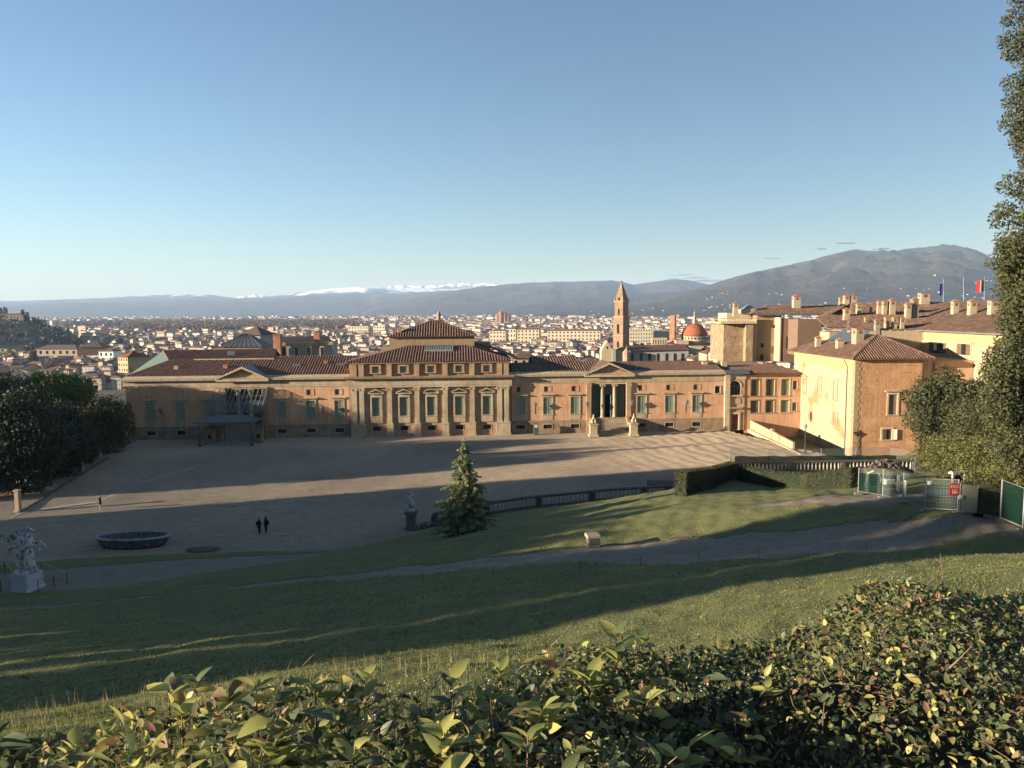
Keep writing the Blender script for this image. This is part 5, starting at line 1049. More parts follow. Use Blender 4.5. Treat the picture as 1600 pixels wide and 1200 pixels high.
def blob_points(blobs, dens, rough=.25, fill=.25):
    """points near the surface of lumps [(centre, (rx,ry,rz))]; returns points and outward normals"""
    PP, NN = [], []
    for c, r in blobs:
        r = np.array(r, float) if hasattr(r, '__len__') else np.array([r]*3, float)
        area = 4*math.pi*((r[0]*r[1])**1.6/3+(r[0]*r[2])**1.6/3+(r[1]*r[2])**1.6/3)**(1/1.6); n = max(8, int(area*dens))
        d = rng.normal(size=(n, 3)); d /= np.linalg.norm(d, axis=1)[:, None]
        k = 1-np.abs(rng.normal(0, rough, n))*.8; k = np.where(rng.random(n) < fill, rng.uniform(.4, 1, n), k)+rng.normal(0, .05, n)
        PP.append(np.array(c)+d*r*k[:, None]); NN.append(d/r)
    P = np.concatenate(PP); N = np.concatenate(NN); N /= np.linalg.norm(N, axis=1)[:, None]
    return P, N
def crown_blobs(c, R, n, rr=(.32, .5), seed=0, low=-.35):
    g = np.random.default_rng(seed); out = []; c = np.array(c, float); R = np.array(R, float)
    for i in range(n):
        z = lerp(low, 1, (i+.5)/n); t = i*2.39996+g.uniform(-.3, .3); q = math.sqrt(max(0, 1-z*z)); k = g.uniform(.62, .86)
        s = g.uniform(*rr)*R.mean(); out.append((c+R*k*np.array([q*math.cos(t), q*math.sin(t), z]), (s*g.uniform(.85, 1.2), s*g.uniform(.85, 1.2), s*g.uniform(.7, 1.0))))
    out.append((c, tuple(R*.55))); return out
def tree(name, label, base, H, R, ch, m, dens=6, leaf=.22, cat='tree', group=None, n=22, seed=1, trunk=.35, low=-.35, limbs=7, rr=(.32, .5), lean=(0, 0), cloud_name='crown', fill=.25):
    """base point, total height, crown radius (x,y), crown height"""
    base = Vector(base); t = thing(name, label, cat, base, 0, group); cz = H-ch/2
    B = crown_blobs((lean[0], lean[1], cz), (R[0], R[1], ch/2), n, rr, seed, low)
    P, N = blob_points(B, dens, fill=fill); P[:, 2] = np.maximum(P[:, 2], .3); leaf_cloud(cloud_name, P, leaf, m, t, N=N, jit=.7)
    mb = MB(); g = random.Random(seed); top = Vector((lean[0]*.7, lean[1]*.7, cz-ch*.1)); mid = Vector((lean[0]*.25+g.uniform(-.3, .3), lean[1]*.25, cz*.5))
    mb.bar((0, 0, -.5), mid, trunk, 8, trunk*.75); mb.bar(mid, top, trunk*.75, 7, trunk*.4)
    for i in range(limbs):
        b = B[g.randrange(len(B)-1)][0]; s = lerp(mid, top, g.random()); mb.bar(s, Vector(b), trunk*.35, 5, trunk*.08)
    mb.build('trunk', MT['barkm'], t, True)
    return t
# ---- trees along the left edge of the court
DT = 'dark evergreen trees at the left edge of the court'
tree('holm_oak', 'very dark dense holm oak nearest the camera at the far left of the court', Vector((-62.5, 95.5, 0)), 13.2, (6.2, 4.6), 13.4, LM['dark'], 12, .19, n=40, seed=2, trunk=.5, group=DT, low=-.95, fill=.35)
tree('holm_oak', 'dark rounded holm oak in front of the green stone pine, second along the court', Vector((-63.2, 105.0, 0)), 10.4, (4.9, 4.4), 10.8, LM['dark'], 13, .18, n=36, seed=3, trunk=.5, group=DT, low=-.95, fill=.35)
tree('holm_oak', 'dark holm oak standing tall behind the first two at the far left', Vector((-73, 107.5, 0)), 14.0, (6.8, 5), 13.5, LM['dark'], 11, .20, n=36, seed=4, trunk=.5, group=DT, low=-.9, fill=.35)
tree('holm_oak', 'dark bushy holm oak touching the left corner of the palace', Vector((-66.5, 122.5, 0)), 9.4, (5.2, 4.4), 9.6, LM['oak'], 13, .17, n=36, seed=5, trunk=.45, group=DT, low=-.9, fill=.35)
tree('holm_oak', 'low dark evergreen under the taller oaks between the two stone gate piers', Vector((-66.0, 113.5, 0)), 6.5, (4.2, 3.6), 7.0, LM['dark'], 12, .18, n=28, seed=8, trunk=.3, group=DT, low=-.95, fill=.35)
tree('stone_pine', 'lit green umbrella-crowned stone pine between the dark oaks left of the palace', Vector((-77, 128, -1)), 13.0, (6.8, 5), 5.8, LM['pine'], 16, .19, n=30, seed=6, trunk=.4, low=-.3, limbs=10)
# ---- trees out of view to the left and behind, whose long shadows fall across the court and the slope
ax_ = np.array([math.cos(SUN_AZ), math.sin(SUN_AZ)]); wx_ = np.array([-math.sin(SUN_AZ), math.cos(SUN_AZ)]); TE = math.tan(SUN_EL)
def caster(w, q, width, a=-95, depth=3.0, top=.55, kind='oak'):
    p = ax_*a+wx_*w; ztop = q-TE*a; g0 = max(float(wide_z(np.array(p[0]), np.array(p[1]))), 0 if a > -120 else -30)
    return p, ztop, g0
CAST = [(25.4, 11.0, 3.2, -56), (27.6, 11.0, 3.2, -58), (29.9, 11.2, 3.2, -56), (32.0, 19, 4, -60), (32.8, 19, 3.4, -66), (36.3, 19, 2.6, -62), (36.4, 17, 2.4, -70), (39.7, 19, 4.4, -60), (42.6, 18.5, 4.4, -64), (41, 18, 4, -70), (46.5, 10.2, 5, -62), (50.5, 10.2, 5, -60), (54, 10.3, 5, -66), (58, 11.5, 5, -70), (62, 10.5, 6, -72), (66, 9.2, 6, -72), (70, 8.0, 6, -76), (74, 8.0, 6, -76), (78, 9.6, 6, -78), (83, 13, 7, -78), (87, 14, 7, -80), (91.3, 13.5, 6, -84), (94.2, 12.5, 3.5, -84), (107, 6.5, 3, -90), (112, 13.8, 1.2, -95), (115.5, 9, 5, -90), (122, 8, 6, -90), (125.2, 7.5, 3, -90), (131.5, 4.8, 6, -90), (136.3, 5.9, 4, -90), (139.3, 7.0, 5, -90), (143.5, 7.7, 6, -90), (148, 6.7, 6, -90), (153, 7, 6, -90)]
_ct = None
for i, (w, q, wd, a) in enumerate(CAST):
    p = ax_*a+wx_*w; ztop = q-TE*a; g0 = float(wide_z(np.array(p[0]), np.array(p[1]))); h = max(4, ztop-g0)
    if _ct is None:
        _ct = tree('wood_edge_tree', 'tall dense evergreen of the wood beyond the left edge of the view', (p[0], p[1], g0), 20, (5, 5), 19, LM['oak'], 6, .30, n=30, seed=11, trunk=.5, group='evergreens of the wood outside the view', low=-.9); _ct.scale = (wd/10, wd/10, h/20)
    else:
        dup(_ct, (p[0], p[1], g0), i*1.7, (wd/10, wd/10, h/20))
# ---- trees at the right edge
tp = Vector((33.8, 44.5, 9.5))
t = thing('tall_holm_oak', 'very tall holm oak filling the right edge of the view above the fence', 'tree', tp)
B = []
g = np.random.default_rng(21)
prof = [(0,1572),(25,1560),(60,1556),(85,1562),(120,1560),(150,1566),(185,1556),(215,1580),(240,1592),(262,1590),(290,1562),(318,1548),(340,1545),(365,1556),(390,1548),(410,1546),(430,1564),(470,1568),(500,1566),(540,1560),(570,1545),(600,1552),(640,1550),(680,1560)]
for y, x in prof:
    for k in range(3):
        D = g.uniform(44, 48); r = g.uniform(.7, 1.15); p = A(x+r*FPX/D*(1+k*1.9)+g.uniform(-4, 8), y+g.uniform(-10, 10), D)-tp; B.append((tuple(p), (r*1.05, r, r*.75)))
for y in range(380, 720, 16):
    for k in range(3): D = g.uniform(43.5, 47); p = A(g.uniform(1578, 1625)-(20 if y > 540 else 0), y+g.uniform(-8, 8), D)-tp; B.append((tuple(p), (1.1, 1.0, .85)))
for y in range(-60, 700, 45):
    for k in range(2): D = g.uniform(45, 49); p = A(1640+g.uniform(-10, 60), y, D)-tp; B.append((tuple(p), (2.2, 2.0, 1.8)))
P, N = blob_points(B, 42, .28, .40); leaf_cloud('crown', P, .10, LM['oak2'], t, N=N, jit=.8)
mb = MB(); mb.bar((2, 1, -1), (2.6, 1.5, 14), .5, 8, .35); mb.bar((2.6, 1.5, 14), (2.4, 1.5, 32), .35, 8, .1)
for i in range(0, len(B), 3): p = Vector(B[i][0]); mb.bar((2.5, 1.4, max(0, p.z-2.5)), p, .10, 5, .03)
mb.build('trunk', MT['barkm'], t)
p = A(1490, 690, 78); tree('holm_oak', 'round dark green holm oak in front of the great palace wall at the right', (p.x, p.y, 3.0), 13.2, (4.9, 4.6), 8.2, LM['oak'], 20, .15, n=34, seed=31, trunk=.4, lean=(-.3, 0), rr=(.2, .34), low=-.8)
p = A(1590, 700, 66); tree('holm_oak', 'broad holm oak behind the tall one at the right edge', (p.x, p.y, 4.0), 13.5, (5.0, 4.0), 12, LM['oak2'], 14, .12, n=34, seed=32, trunk=.4, rr=(.25, .4))
for (px, py, D, H, R, sd_, lab, m, cz) in ((1500, 775, 62, 4.4, 2.9, 41, 'olive-green bushy shrub behind the barrier with the red sign', 'bush', 1), (1555, 790, 56, 5.0, 3.0, 42, 'tall yellow-green shrub behind the green netting fence', 'bush', 1), (1462, 745, 70, 3.8, 2.2, 43, 'light green shrub at the foot of the orange wall', 'bush', 1), (1615, 800, 52, 5.2, 2.6, 44, 'shrub with rusty leaves at the right end of the green fence', 'bush', 1), (1530, 745, 66, 6.4, 3.6, 45, 'grey-green shrub between the round oak and the fence', 'oak2', 1)):
    p = A(px, py, D); z0 = min(float(gz(p.x, p.y)), p.z+.5); tree('shrub', lab, (p.x, p.y, z0), H, (R, R*.9), H*.98, LM[m], 20, .095, 'shrub', n=26, seed=sd_, trunk=.12, rr=(.25, .42), low=-.8)
# ---- clipped hedges on the mound
def hedge(pts, hgt, wid, label, dens=60, leafs=.055, m='hedge'):
    t = thing('clipped_hedge', label, 'hedge', pts[0]); o = Vector(pts[0]); PP, NN = [], []; core = MB()
    for a, b, h0, h1 in zip(pts[:-1], pts[1:], hgt[:-1], hgt[1:]):
        d = (b-a); L_ = d.xy.length; d2 = Vector((d.x, d.y, 0)).normalized(); s = Vector((-d2.y, d2.x, 0)); n = int(L_*dens*(1.2+2*h0)); u = rng.random(n); k = rng.random(n); H_ = h0+(h1-h0)*u
        side = rng.choice([0, 1, 2], n, p=[.30, .35, .35]); u = u*1.04-.02; off = np.where(side == 0, rng.uniform(-wid/2, wid/2, n), np.where(side == 1, -wid/2, wid/2)); zz = np.where(side == 0, H_, k*H_)
        base = np.array(a)[None]+np.array(d)[None]*u[:, None]; P_ = base+np.array(s)[None]*off[:, None]; P_[:, 2] += zz; P_ += rng.normal(0, .035, P_.shape); PP.append(P_-np.array(o)); nn = np.where((side == 0)[:, None], np.array([[0, 0, 1.]]), np.array(s)[None]*np.sign(off)[:, None]); NN.append(nn)
        w = wid/2-.09; d3 = d2*(.12 if a is pts[0] else 0); d4 = d2*(.12 if b is pts[-1] else 0); k_ = [a+d3-s*w-o, b-d4-s*w-o, b-d4+s*w-o, a+d3+s*w-o]; lo_ = [q-Vector((0, 0, .6)) for q in k_]; hi_ = [q+Vector((0, 0, h-.05)) for q, h in zip(k_, (h0, h1, h1, h0))]
        core.quad(*hi_)
        for j in range(4): core.quad(lo_[j], lo_[(j+1) % 4], hi_[(j+1) % 4], hi_[j])
    for e_, h_, sg in ((pts[0], hgt[0], -1), (pts[-1], hgt[-1], 1)):
        d = (pts[1]-pts[0]) if sg < 0 else (pts[-1]-pts[-2]); d = Vector((d.x, d.y, 0)).normalized(); s = Vector((-d.y, d.x, 0)); n = int(dens*wid*h_*1.6); P_ = np.array(e_-o)[None]+np.array(s)[None]*rng.uniform(-wid/2, wid/2, (n, 1))+rng.normal(0, .03, (n, 3)); P_[:, 2] += rng.uniform(0, h_, n); PP.append(P_); NN.append(np.repeat(np.array(d*sg)[None], n, 0))
    core.build('hedge_core', LM['cyp'], t); leaf_cloud('foliage', np.concatenate(PP), leafs, LM[m], t, N=np.concatenate(NN), jit=.6, asp=.7)
    return t
def gp(px, py, D): p = A(px, py, D); return Vector((p.x, p.y, float(gz(p.x, p.y))-.1))
hedge([gp(1063, 776, 73), gp(1080, 768, 76), gp(1110, 757, 81), gp(1146, 746, 87)], [2.4, 2.35, 2.2, 2.1], 1.1, 'dark clipped hedge running away uphill from the end of the curved balustrade', 130)
hedge([gp(1158, 752, 86), gp(1210, 760, 79), gp(1270, 764, 73), gp(1338, 768, 67)], [1.7, 1.6, 1.6, 1.9], 1.3, 'sunlit clipped hedge along the top of the grass mound ending by the mesh fence', 150)
# ---- fir tree on the lawn
fb = on_hill(727, 836); fir = thing('fir_tree', 'single young fir with sunlit yellow-green drooping tips on the lawn by the balustrade', 'tree', (fb.x, fb.y, float(gz(fb.x, fb.y))))
FH = 8.9; FR = 2.85; D0 = []; D1 = []; tw_ = MB(); N0 = []
g = np.random.default_rng(5)
for lv in range(34):
    t_ = lv/33; z = .25+(FH-.6)*t_**.95; R = FR*(1-t_)**.72*(.88+.26*math.sin(lv*1.3)); R = max(R, .14); nb = max(5, int(15*(1-t_)+4))
    if t_ < .1: R *= .78+t_*2
    for k in range(nb):
        th = 2*math.pi*(k+g.uniform(-.3, .3))/nb+lv*.7; L_ = R*g.uniform(.6, 1.28); dz = L_*(-.22+.30*t_)+g.uniform(-.1, .1)
        tw_.bar((0, 0, z), (math.cos(th)*L_*.9, math.sin(th)*L_*.9, z+dz*.9), .03*(1-t_*.6), 3, .008)
        m_ = int(16+58*L_)
        for q in range(m_):
            u = g.uniform(.18, 1.0)**.75; sw = (1-u*.55)*.24*(L_/1.5+.3); lat = g.uniform(-sw, sw); r_ = L_*u
            x = math.cos(th)*r_-math.sin(th)*lat; y = math.sin(th)*r_+math.cos(th)*lat; zz = z+dz*u+.10*math.sin(u*3.1)-abs(lat)*.35+g.normal(0, .03); (D1 if (u > .80 and g.random() < .75) else D0).append((x, y, zz)); 
for k in range(60): D1.append((g.normal(0, .07), g.normal(0, .07), FH-.7+g.uniform(0, .75)))
leaf_cloud('needles', np.array(D0), .105, LM['fir'], fir, asp=.38); leaf_cloud('branch_tips', np.array(D1), .11, LM['firtip'], fir, asp=.4, up=-.3)
tw_.bar((0, 0, -.3), (0, 0, FH-.1), .14, 7, .02); tw_.build('trunk', MT['barkm'], fir)
# ------------------------------------------------------------------ fences and works
nm, ntt, nb_ = new_mat('see_through_mesh'); nb_.inputs['Base Color'].default_value = (.08,.12,.09,1); nb_.inputs['Alpha'].default_value = .26; nb_.inputs['Roughness'].default_value = .6
MT['wiremesh'] = nm
nm2, _, nb2 = new_mat('green_scaffold_net'); nb2.inputs['Base Color'].default_value = (.006,.017,.013,1); nb2.inputs['Alpha'].default_value = .86; nb2.inputs['Roughness'].default_value = .7; MT['net'] = nm2; nb2.inputs['Specular IOR Level'].default_value = 0; nb_.inputs['Specular IOR Level'].default_value = 0; nb2.inputs['Alpha'].default_value = .9
def fence(pts, h, label, kinds, post='steel', r=.045):
    t = thing('site_fence', label, 'fence', pts[0]); o = Vector(pts[0])
    for p in pts: mb = MB(); mb.bar(p-o-Vector((0, 0, .1)), p-o+Vector((0, 0, h)), r, 6); mb.box(*( (p-o).x-.3, (p-o).x+.3, (p-o).y-.12, (p-o).y+.12, (p-o).z-.1, (p-o).z+.10)); mb.build('fence_post', MT[post], t)
    for a, b, k in zip(pts[:-1], pts[1:], kinds):
        a = a-o; b = b-o; mb = MB()
        for z in (.18, h*.5 if k == 'half' else h-.03, h-.03): mb.bar(a+Vector((0, 0, z)), b+Vector((0, 0, z)), r*.6, 4)
        mb.build('fence_rail', MT[post], t)
        z0, z1 = Vector((0, 0, .2)), Vector((0, 0, h-.06)); off = Vector((0, .03, 0))
        if k in ('net', 'mixed'):
            zt2 = z1 if k == 'net' else Vector((0, 0, h*.8)); mb = MB(); n = 6
            for i in range(n):
                p0 = lerp(a, b, i/n); p1 = lerp(a, b, (i+1)/n); w0 = Vector((0, .05*math.sin(i*2.1), 0)); w1 = Vector((0, .05*math.sin((i+1)*2.1), 0)); mb.quad(p0+z0+off+w0, p1+z0+off+w1, p1+zt2+off+w1, p0+zt2+off+w0)
            mb.build('green_net', MT['net'], t)
        if k == 'board': mb = MB(); mb.quad(a+z0, b+z0, b+z1, a+z1); mb.build('board', MT['board'], t)
        if k == 'open':
            q = MB(); q.quad(a+z0+off, b+z0+off, b+z1+off, a+z1+off); q.build('thin_net', MT['wiremesh'], t)
        if k in ('net', 'board'): continue
        mb = MB(); n = max(3, int((b-a).length/.16)); 
        for i in range(1, n): p0 = lerp(a, b, i/n); mb.bar(p0+z0, p0+z1, .0035, 3)
        for i in range(1, int(h/.22)): z = Vector((0, 0, .2+i*.2)); mb.bar(a+z, b+z, .0035, 3)
        mb.build('wire_mesh', MT['steel'], t, kind=None)
    return t
def gf(px, py, D): p = A(px, py, D); return Vector((p.x, p.y, float(gz(p.x, p.y))))
FP = [on_hill(*q) for q in ((1341, 771), (1379, 777), (1411, 786), (1446, 798), (1496, 801))]
f1 = fence(FP, 2.15, 'galvanised site fence panels with green netting and white notices at the end of the path', ['mixed', 'open', 'open', 'open'])
for p in [on_hill(1497, 802)]:
    q0, q1, q2 = on_hill(1499, 803), on_hill(1527, 806), on_hill(1562, 812)
    fence([q0, q1], 1.95, 'beige solid site gate panel right of the red sign', ['board'])
    fence([q1, q2, on_hill(1600, 822)], 1.75, 'low dark green netting fence at the right edge of the path', ['net', 'net'], 'iron')
    q3 = on_hill(1563, 813); fence([q3, on_hill(1598, 828), on_hill(1640, 842)], 2.6, 'tall dark mesh fence panel nearest the tall oak', ['net', 'net'], 'steel', .05)
def board_on(name, label, px, py, w, h, z, m, cat='sign', dy=-.12, rz=0):
    b = on_hill(px, py); mb = MB(); mb.box(-w/2, w/2, -.015, .015, 0, h); o = mb.build(name, MT[m], loc=(b.x, b.y+dy, b.z+z), bevel=0); o.rotation_euler = (0, 0, rz); tag(o, label, cat); return o
fr = math.atan2((FP[3]-FP[2]).y, (FP[3]-FP[2]).x)
for (i, u, w, h, z, lab) in ((1, .72, .42, 1.15, .75, 'tall white paper notice on the site fence, the left one of two'), (2, .02, .40, 1.0, .62, 'narrower white paper notice on the site fence, the right one of two')):
    b = lerp(FP[i], FP[i+1], u); mb = MB(); mb.box(-w/2, w/2, -.012, .012, 0, h); o = mb.build('paper_notice', MT['white'], loc=(b.x, b.y-.1, b.z+z)); o.rotation_euler = (0, 0, fr); tag(o, lab, 'notice', 'notices on the site fence')
    mb = MB()
    for k in range(7): mb.box(-w*.38, w*(.36-.1*(k % 3)), -.016, -.0125, h*.88-k*h*.12, h*.90-k*h*.12+.012)
    mb.build('printed_lines', MT['iron'], o)
rsg = FP[4]; mb = MB(); mb.box(-.52, .52, -.02, .02, 0, 1.0); o = mb.build('warning_sign', MT['red'], loc=(rsg.x-.38, rsg.y-.2, rsg.z+1.2)); o.scale = (.62, 1, .74); tag(o, 'square red and white works warning sign hung on the fence', 'sign')
mb = MB()
for (x, z, w, h) in ((-.38, .62, .28, .2), (-.02, .6, .24, .22), (.2, .62, .2, .18), (-.28, .40, .56, .05), (-.22, .12, .1, .2), (-.05, .12, .08, .2), (.08, .12, .1, .2), (.24, .12, .08, .2)): mb.box(x, x+w, -.026, -.021, z, z+h)
mb.build('sign_lettering', MT['white'], o); mb = MB()
for (x, z, w, h) in ((-.34, .66, .2, .1), (.02, .65, .16, .12), (.23, .67, .13, .09)): mb.box(x, x+w, -.031, -.0265, z, z+h)
mb.build('sign_symbols', MT['black'], o)
for (px, py, z, lab) in ((1497, 802, .95, 'small white box lock hanging below the red warning sign'), (1448, 798, 1.75, 'small white clip board at the top of the thick fence post')):
    b = on_hill(px, py); mb = MB(); mb.box(-.12, .12, -.06, .06, 0, .26); mb.box(-.07, .07, -.09, -.06, .06, .2); tag(mb.build('fence_box', MT['white'], loc=(b.x, b.y-.2, b.z+z), bevel=.02), lab, 'box')
t2 = [G(x, y, .5)+Vector((0, 1.6, 0)) for x, y in ((1146, 733), (1206, 735), (1290, 734), (1345, 733), (1400, 733), (1440, 740))]
fence(t2, 2.7, 'grey mesh safety fence standing behind the netted balustrade', ['open', 'open', 'open', 'open', 'open'], 'steel', .04)
nt_ = thing('green_netting', 'dark green netting sheet stretched behind the pale balustrade beyond the hedges', 'netting', G(1146, 733, .5)); mb = MB()
for i in range(40):
    a, b = lerp(G(1150, 734, .5), G(1436, 732, .5), i/40)-nt_.location, lerp(G(1150, 734, .5), G(1436, 732, .5), (i+1)/40)-nt_.location; y0, y1 = .65+.06*math.sin(i*1.7), .65+.06*math.sin((i+1)*1.7); mb.quad(a+Vector((0, y0, 0)), b+Vector((0, y1, 0)), b+Vector((0, y1, 1.75+.05*math.sin(i+1))), a+Vector((0, y0, 1.75+.05*math.sin(i))))
mb.build('net_sheet', MT['net'], nt_)
# terrace behind the hedge, spoil heap
mb = MB(); mb.quad(G(1146, 741, .45), G(1440, 744, .45), G(1450, 728, .45), G(1146, 731, .45)); tag(mb.build('terrace', MT['gravel2']), kind='structure')
hp_ = A(1383, 750, 92); hp = thing('spoil_heap', 'grey brown heap of rubble and roots behind the mesh fence', 'rubble heap', (hp_.x, hp_.y, 1.2)); n = 5000
th = rng.uniform(0, 6.28, n); rr_ = np.sqrt(rng.random(n)); X_ = np.cos(th)*rr_*6.2; Y_ = np.sin(th)*rr_*3; Z_ = np.maximum(0, 3.3*(1-rr_**1.15)+rng.normal(0, .12, n)); leaf_cloud('rubble', np.c_[X_, Y_, Z_], .16, MT['soil'], hp, asp=.8)['kind'] = 'stuff'
mb = MB(); mb.lathe([(6.2, 0), (4.2, 1.0), (2.2, 2.1), (.3, 3.2)], 16, (0, 0, -.2), 0, 1, .48); mb.build('heap_core', MT['soil'], hp)
# small white excavator behind the fence
ex_ = on_hill(1420, 770); exb = Vector((ex_.x+.3, ex_.y+4.2, float(gz(ex_.x+.3, ex_.y+4.2)))); ex = thing('mini_excavator', 'small white excavator with a folded arm half hidden behind the mesh fence', 'excavator', exb, .25); ex.scale = (.6,)*3
mb = MB(); mb.box(-.9, .9, -.75, -.4, 0, .5); mb.box(-.9, .9, .4, .75, 0, .5); mb.build('track', MT['black'], ex, bevel=.12)
mb = MB(); mb.box(-.7, .9, -.6, .6, .55, 1.25); mb.build('engine_body', MT['white'], ex, bevel=.08); mb = MB(); mb.box(.1, .9, -.5, .5, 1.25, 1.4); [mb.bar((x, y, 1.3), (x, y, 2.3), .04, 4) for x in (.1, .85) for y in (-.45, .45)]; mb.box(0, .95, -.52, .52, 2.3, 2.38); mb.build('cab_frame', MT['black'], ex)
mb = MB(); pts = [(-.6, 0, 1.0), (-1.5, 0, 2.25), (-2.3, 0, 2.45), (-3.1, 0, 2.2)]
for a, b in zip(pts[:-1], pts[1:]): mb.bar(a, b, .17, 6, .14)
mb.build('boom', MT['white'], ex); mb = MB(); mb.bar((-3.1, 0, 2.3), (-3.35, 0, 1.1), .13, 6, .1); mb.build('stick', MT['white'], ex); mb = MB(); mb.prism([(-3.7, .5), (-3.2, .45), (-3.0, 1.0), (-3.35, 1.15)], 'y', -.3, .3); mb.build('bucket', MT['steel'], ex)
for (px, py, D, lab, m) in ((1497, 768, 57, 'white square steel machine frame standing behind the red sign', 'white'),):
    p = A(px, py, D); ft = thing('machine_frame', lab, 'machine', (p.x, p.y, float(gz(p.x, p.y))+.8), .2); 
    for (a, b) in (((-.5, 0, 0), (-.5, 0, 1.0)), ((.5, 0, 0), (.5, 0, 1.0)), ((-.5, 0, 1.0), (.5, 0, 1.0)), ((-.5, 0, .2), (.5, 0, .2)), ((-.5, 0, 1.0), (-.3, .6, .8)), ((.5, 0, 1.0), (.6, .6, .8))): MB().bar(a, b, .1, 4).build('frame_bar', MT[m], ft)
    MB().box(-.3, .3, .05, .5, -.8, .7).build('engine', MT['black'], ft, bevel=.05)
tpz = [on_hill(1435, 787), on_hill(1490, 792), on_hill(1500, 776), on_hill(1445, 774)]; mb = MB(); mb.quad(*[Vector((p.x, p.y, float(gz(p.x, p.y))+.25)) for p in (on_hill(1440, 777), on_hill(1484, 781), on_hill(1489, 767), on_hill(1453, 765))]); tag(mb.build('tarpaulin', MT['bluesheet']), 'blue-grey tarpaulin spread on the ground behind the mesh fence', 'tarpaulin')
bl = thing('leaning_ladders', 'two dark bent steel hoops standing beside the spoil heap', 'hoops', tuple(A(1428, 742, 80)))
for k in range(2): MB().bar((k*.5, 0, -1), (k*.5+.12, 0, 1.6), .04, 5).build('hoop_bar', MT['iron'], bl)
br = [on_hill(1537, 836), on_hill(1570, 832), on_hill(1598, 832)]; mb = MB()
for a, b in zip(br[:-1], br[1:]): mb.bar(a+Vector((0, 0, .08)), b+Vector((0, 0, .08)), .035, 5)
tag(mb.build('fallen_branch', MT['fascia']), 'long pale fallen branch lying on the path at the right edge', 'branch')
# thin stakes with wire along the path
stakes = [(1185,848,854),(1355,852,858)]
for i, px in enumerate((50, 260, 470, 660, 770, 905, 1000, 1092, 1185, 1353)):
    py = 948-(px)*.055 if px < 700 else 905-(px-700)*.062; b = on_hill(px, py); mb = MB(); mb.bar((0, 0, -.1), (.02, 0, .62), .016, 5); mb.bar((-.02, 0, .5), (.03, 0, .5), .02, 4); o = mb.build('thin_stake', MT['iron'], loc=(b.x, b.y, float(gz(b.x, b.y)))); tag(o, 'thin dark iron stake standing in the grass along the slope path', 'stake', 'thin stakes along the slope path')

# ------------------------------------------------------------------ city
twn = mat('town_render', (.55,.44,.29), (.46,.36,.24), .05, .9, island=.35)
def far_mat(name, cols, rough=.9, win=True):
    cols = [tuple(q*.78 for q in c) for c in cols]
    m, t, b = new_mat(name); N = t.nodes; L = t.links; b.inputs['Roughness'].default_value = rough
    g = N.new('ShaderNodeNewGeometry'); cr = N.new('ShaderNodeValToRGB'); cr.color_ramp.interpolation = 'CONSTANT'
    el = cr.color_ramp.elements
    for i, c in enumerate(cols):
        if i < 2: e_ = el[i]; e_.position = i/len(cols)
        else: e_ = el.new(i/len(cols))
        e_.color = (*c, 1)
    L.new(g.outputs['Random Per Island'], cr.inputs[0]); col = cr.outputs[0]
    if win:                                     # window rows: far houses, a few pixels tall
        tc = N.new('ShaderNodeUVMap'); sp = N.new('ShaderNodeSeparateXYZ'); L.new(tc.outputs[0], sp.inputs[0]); out = []
        for ax, per, duty in ((0, 3.1, .36), (1, 3.4, .5)):
            d = N.new('ShaderNodeMath'); d.operation = 'DIVIDE'; d.inputs[1].default_value = per; L.new(sp.outputs[ax], d.inputs[0]); f = N.new('ShaderNodeMath'); f.operation = 'FRACT'; L.new(d.outputs[0], f.inputs[0]); c = N.new('ShaderNodeMath'); c.operation = 'LESS_THAN'; c.inputs[1].default_value = duty; L.new(f.outputs[0], c.inputs[0]); out.append(c)
        mu = N.new('ShaderNodeMath'); mu.operation = 'MULTIPLY'; L.new(out[0].outputs[0], mu.inputs[0]); L.new(out[1].outputs[0], mu.inputs[1]); k = N.new('ShaderNodeMath'); k.operation = 'MULTIPLY'; k.inputs[1].default_value = .75; L.new(mu.outputs[0], k.inputs[0])
        mx = N.new('ShaderNodeMix'); mx.data_type = 'RGBA'; mx.inputs[7].default_value = (.10,.08,.06,1); L.new(col, mx.inputs[6]); L.new(k.outputs[0], mx.inputs[0]); col = mx.outputs[2]
    L.new(col, b.inputs['Base Color']); return m
WALLC = [(.56,.50,.39),(.50,.43,.33),(.60,.56,.47),(.44,.35,.25),(.56,.53,.47),(.38,.33,.28),(.52,.46,.31),(.62,.60,.55),(.40,.31,.24),(.50,.46,.40)]
ROOFC = [(.22,.115,.075),(.17,.10,.075),(.25,.15,.105),(.20,.13,.10),(.28,.12,.07),(.16,.12,.105),(.24,.18,.15)]
mw = far_mat('town_wall', WALLC); mr = far_mat('town_roof', ROOFC, win=False)
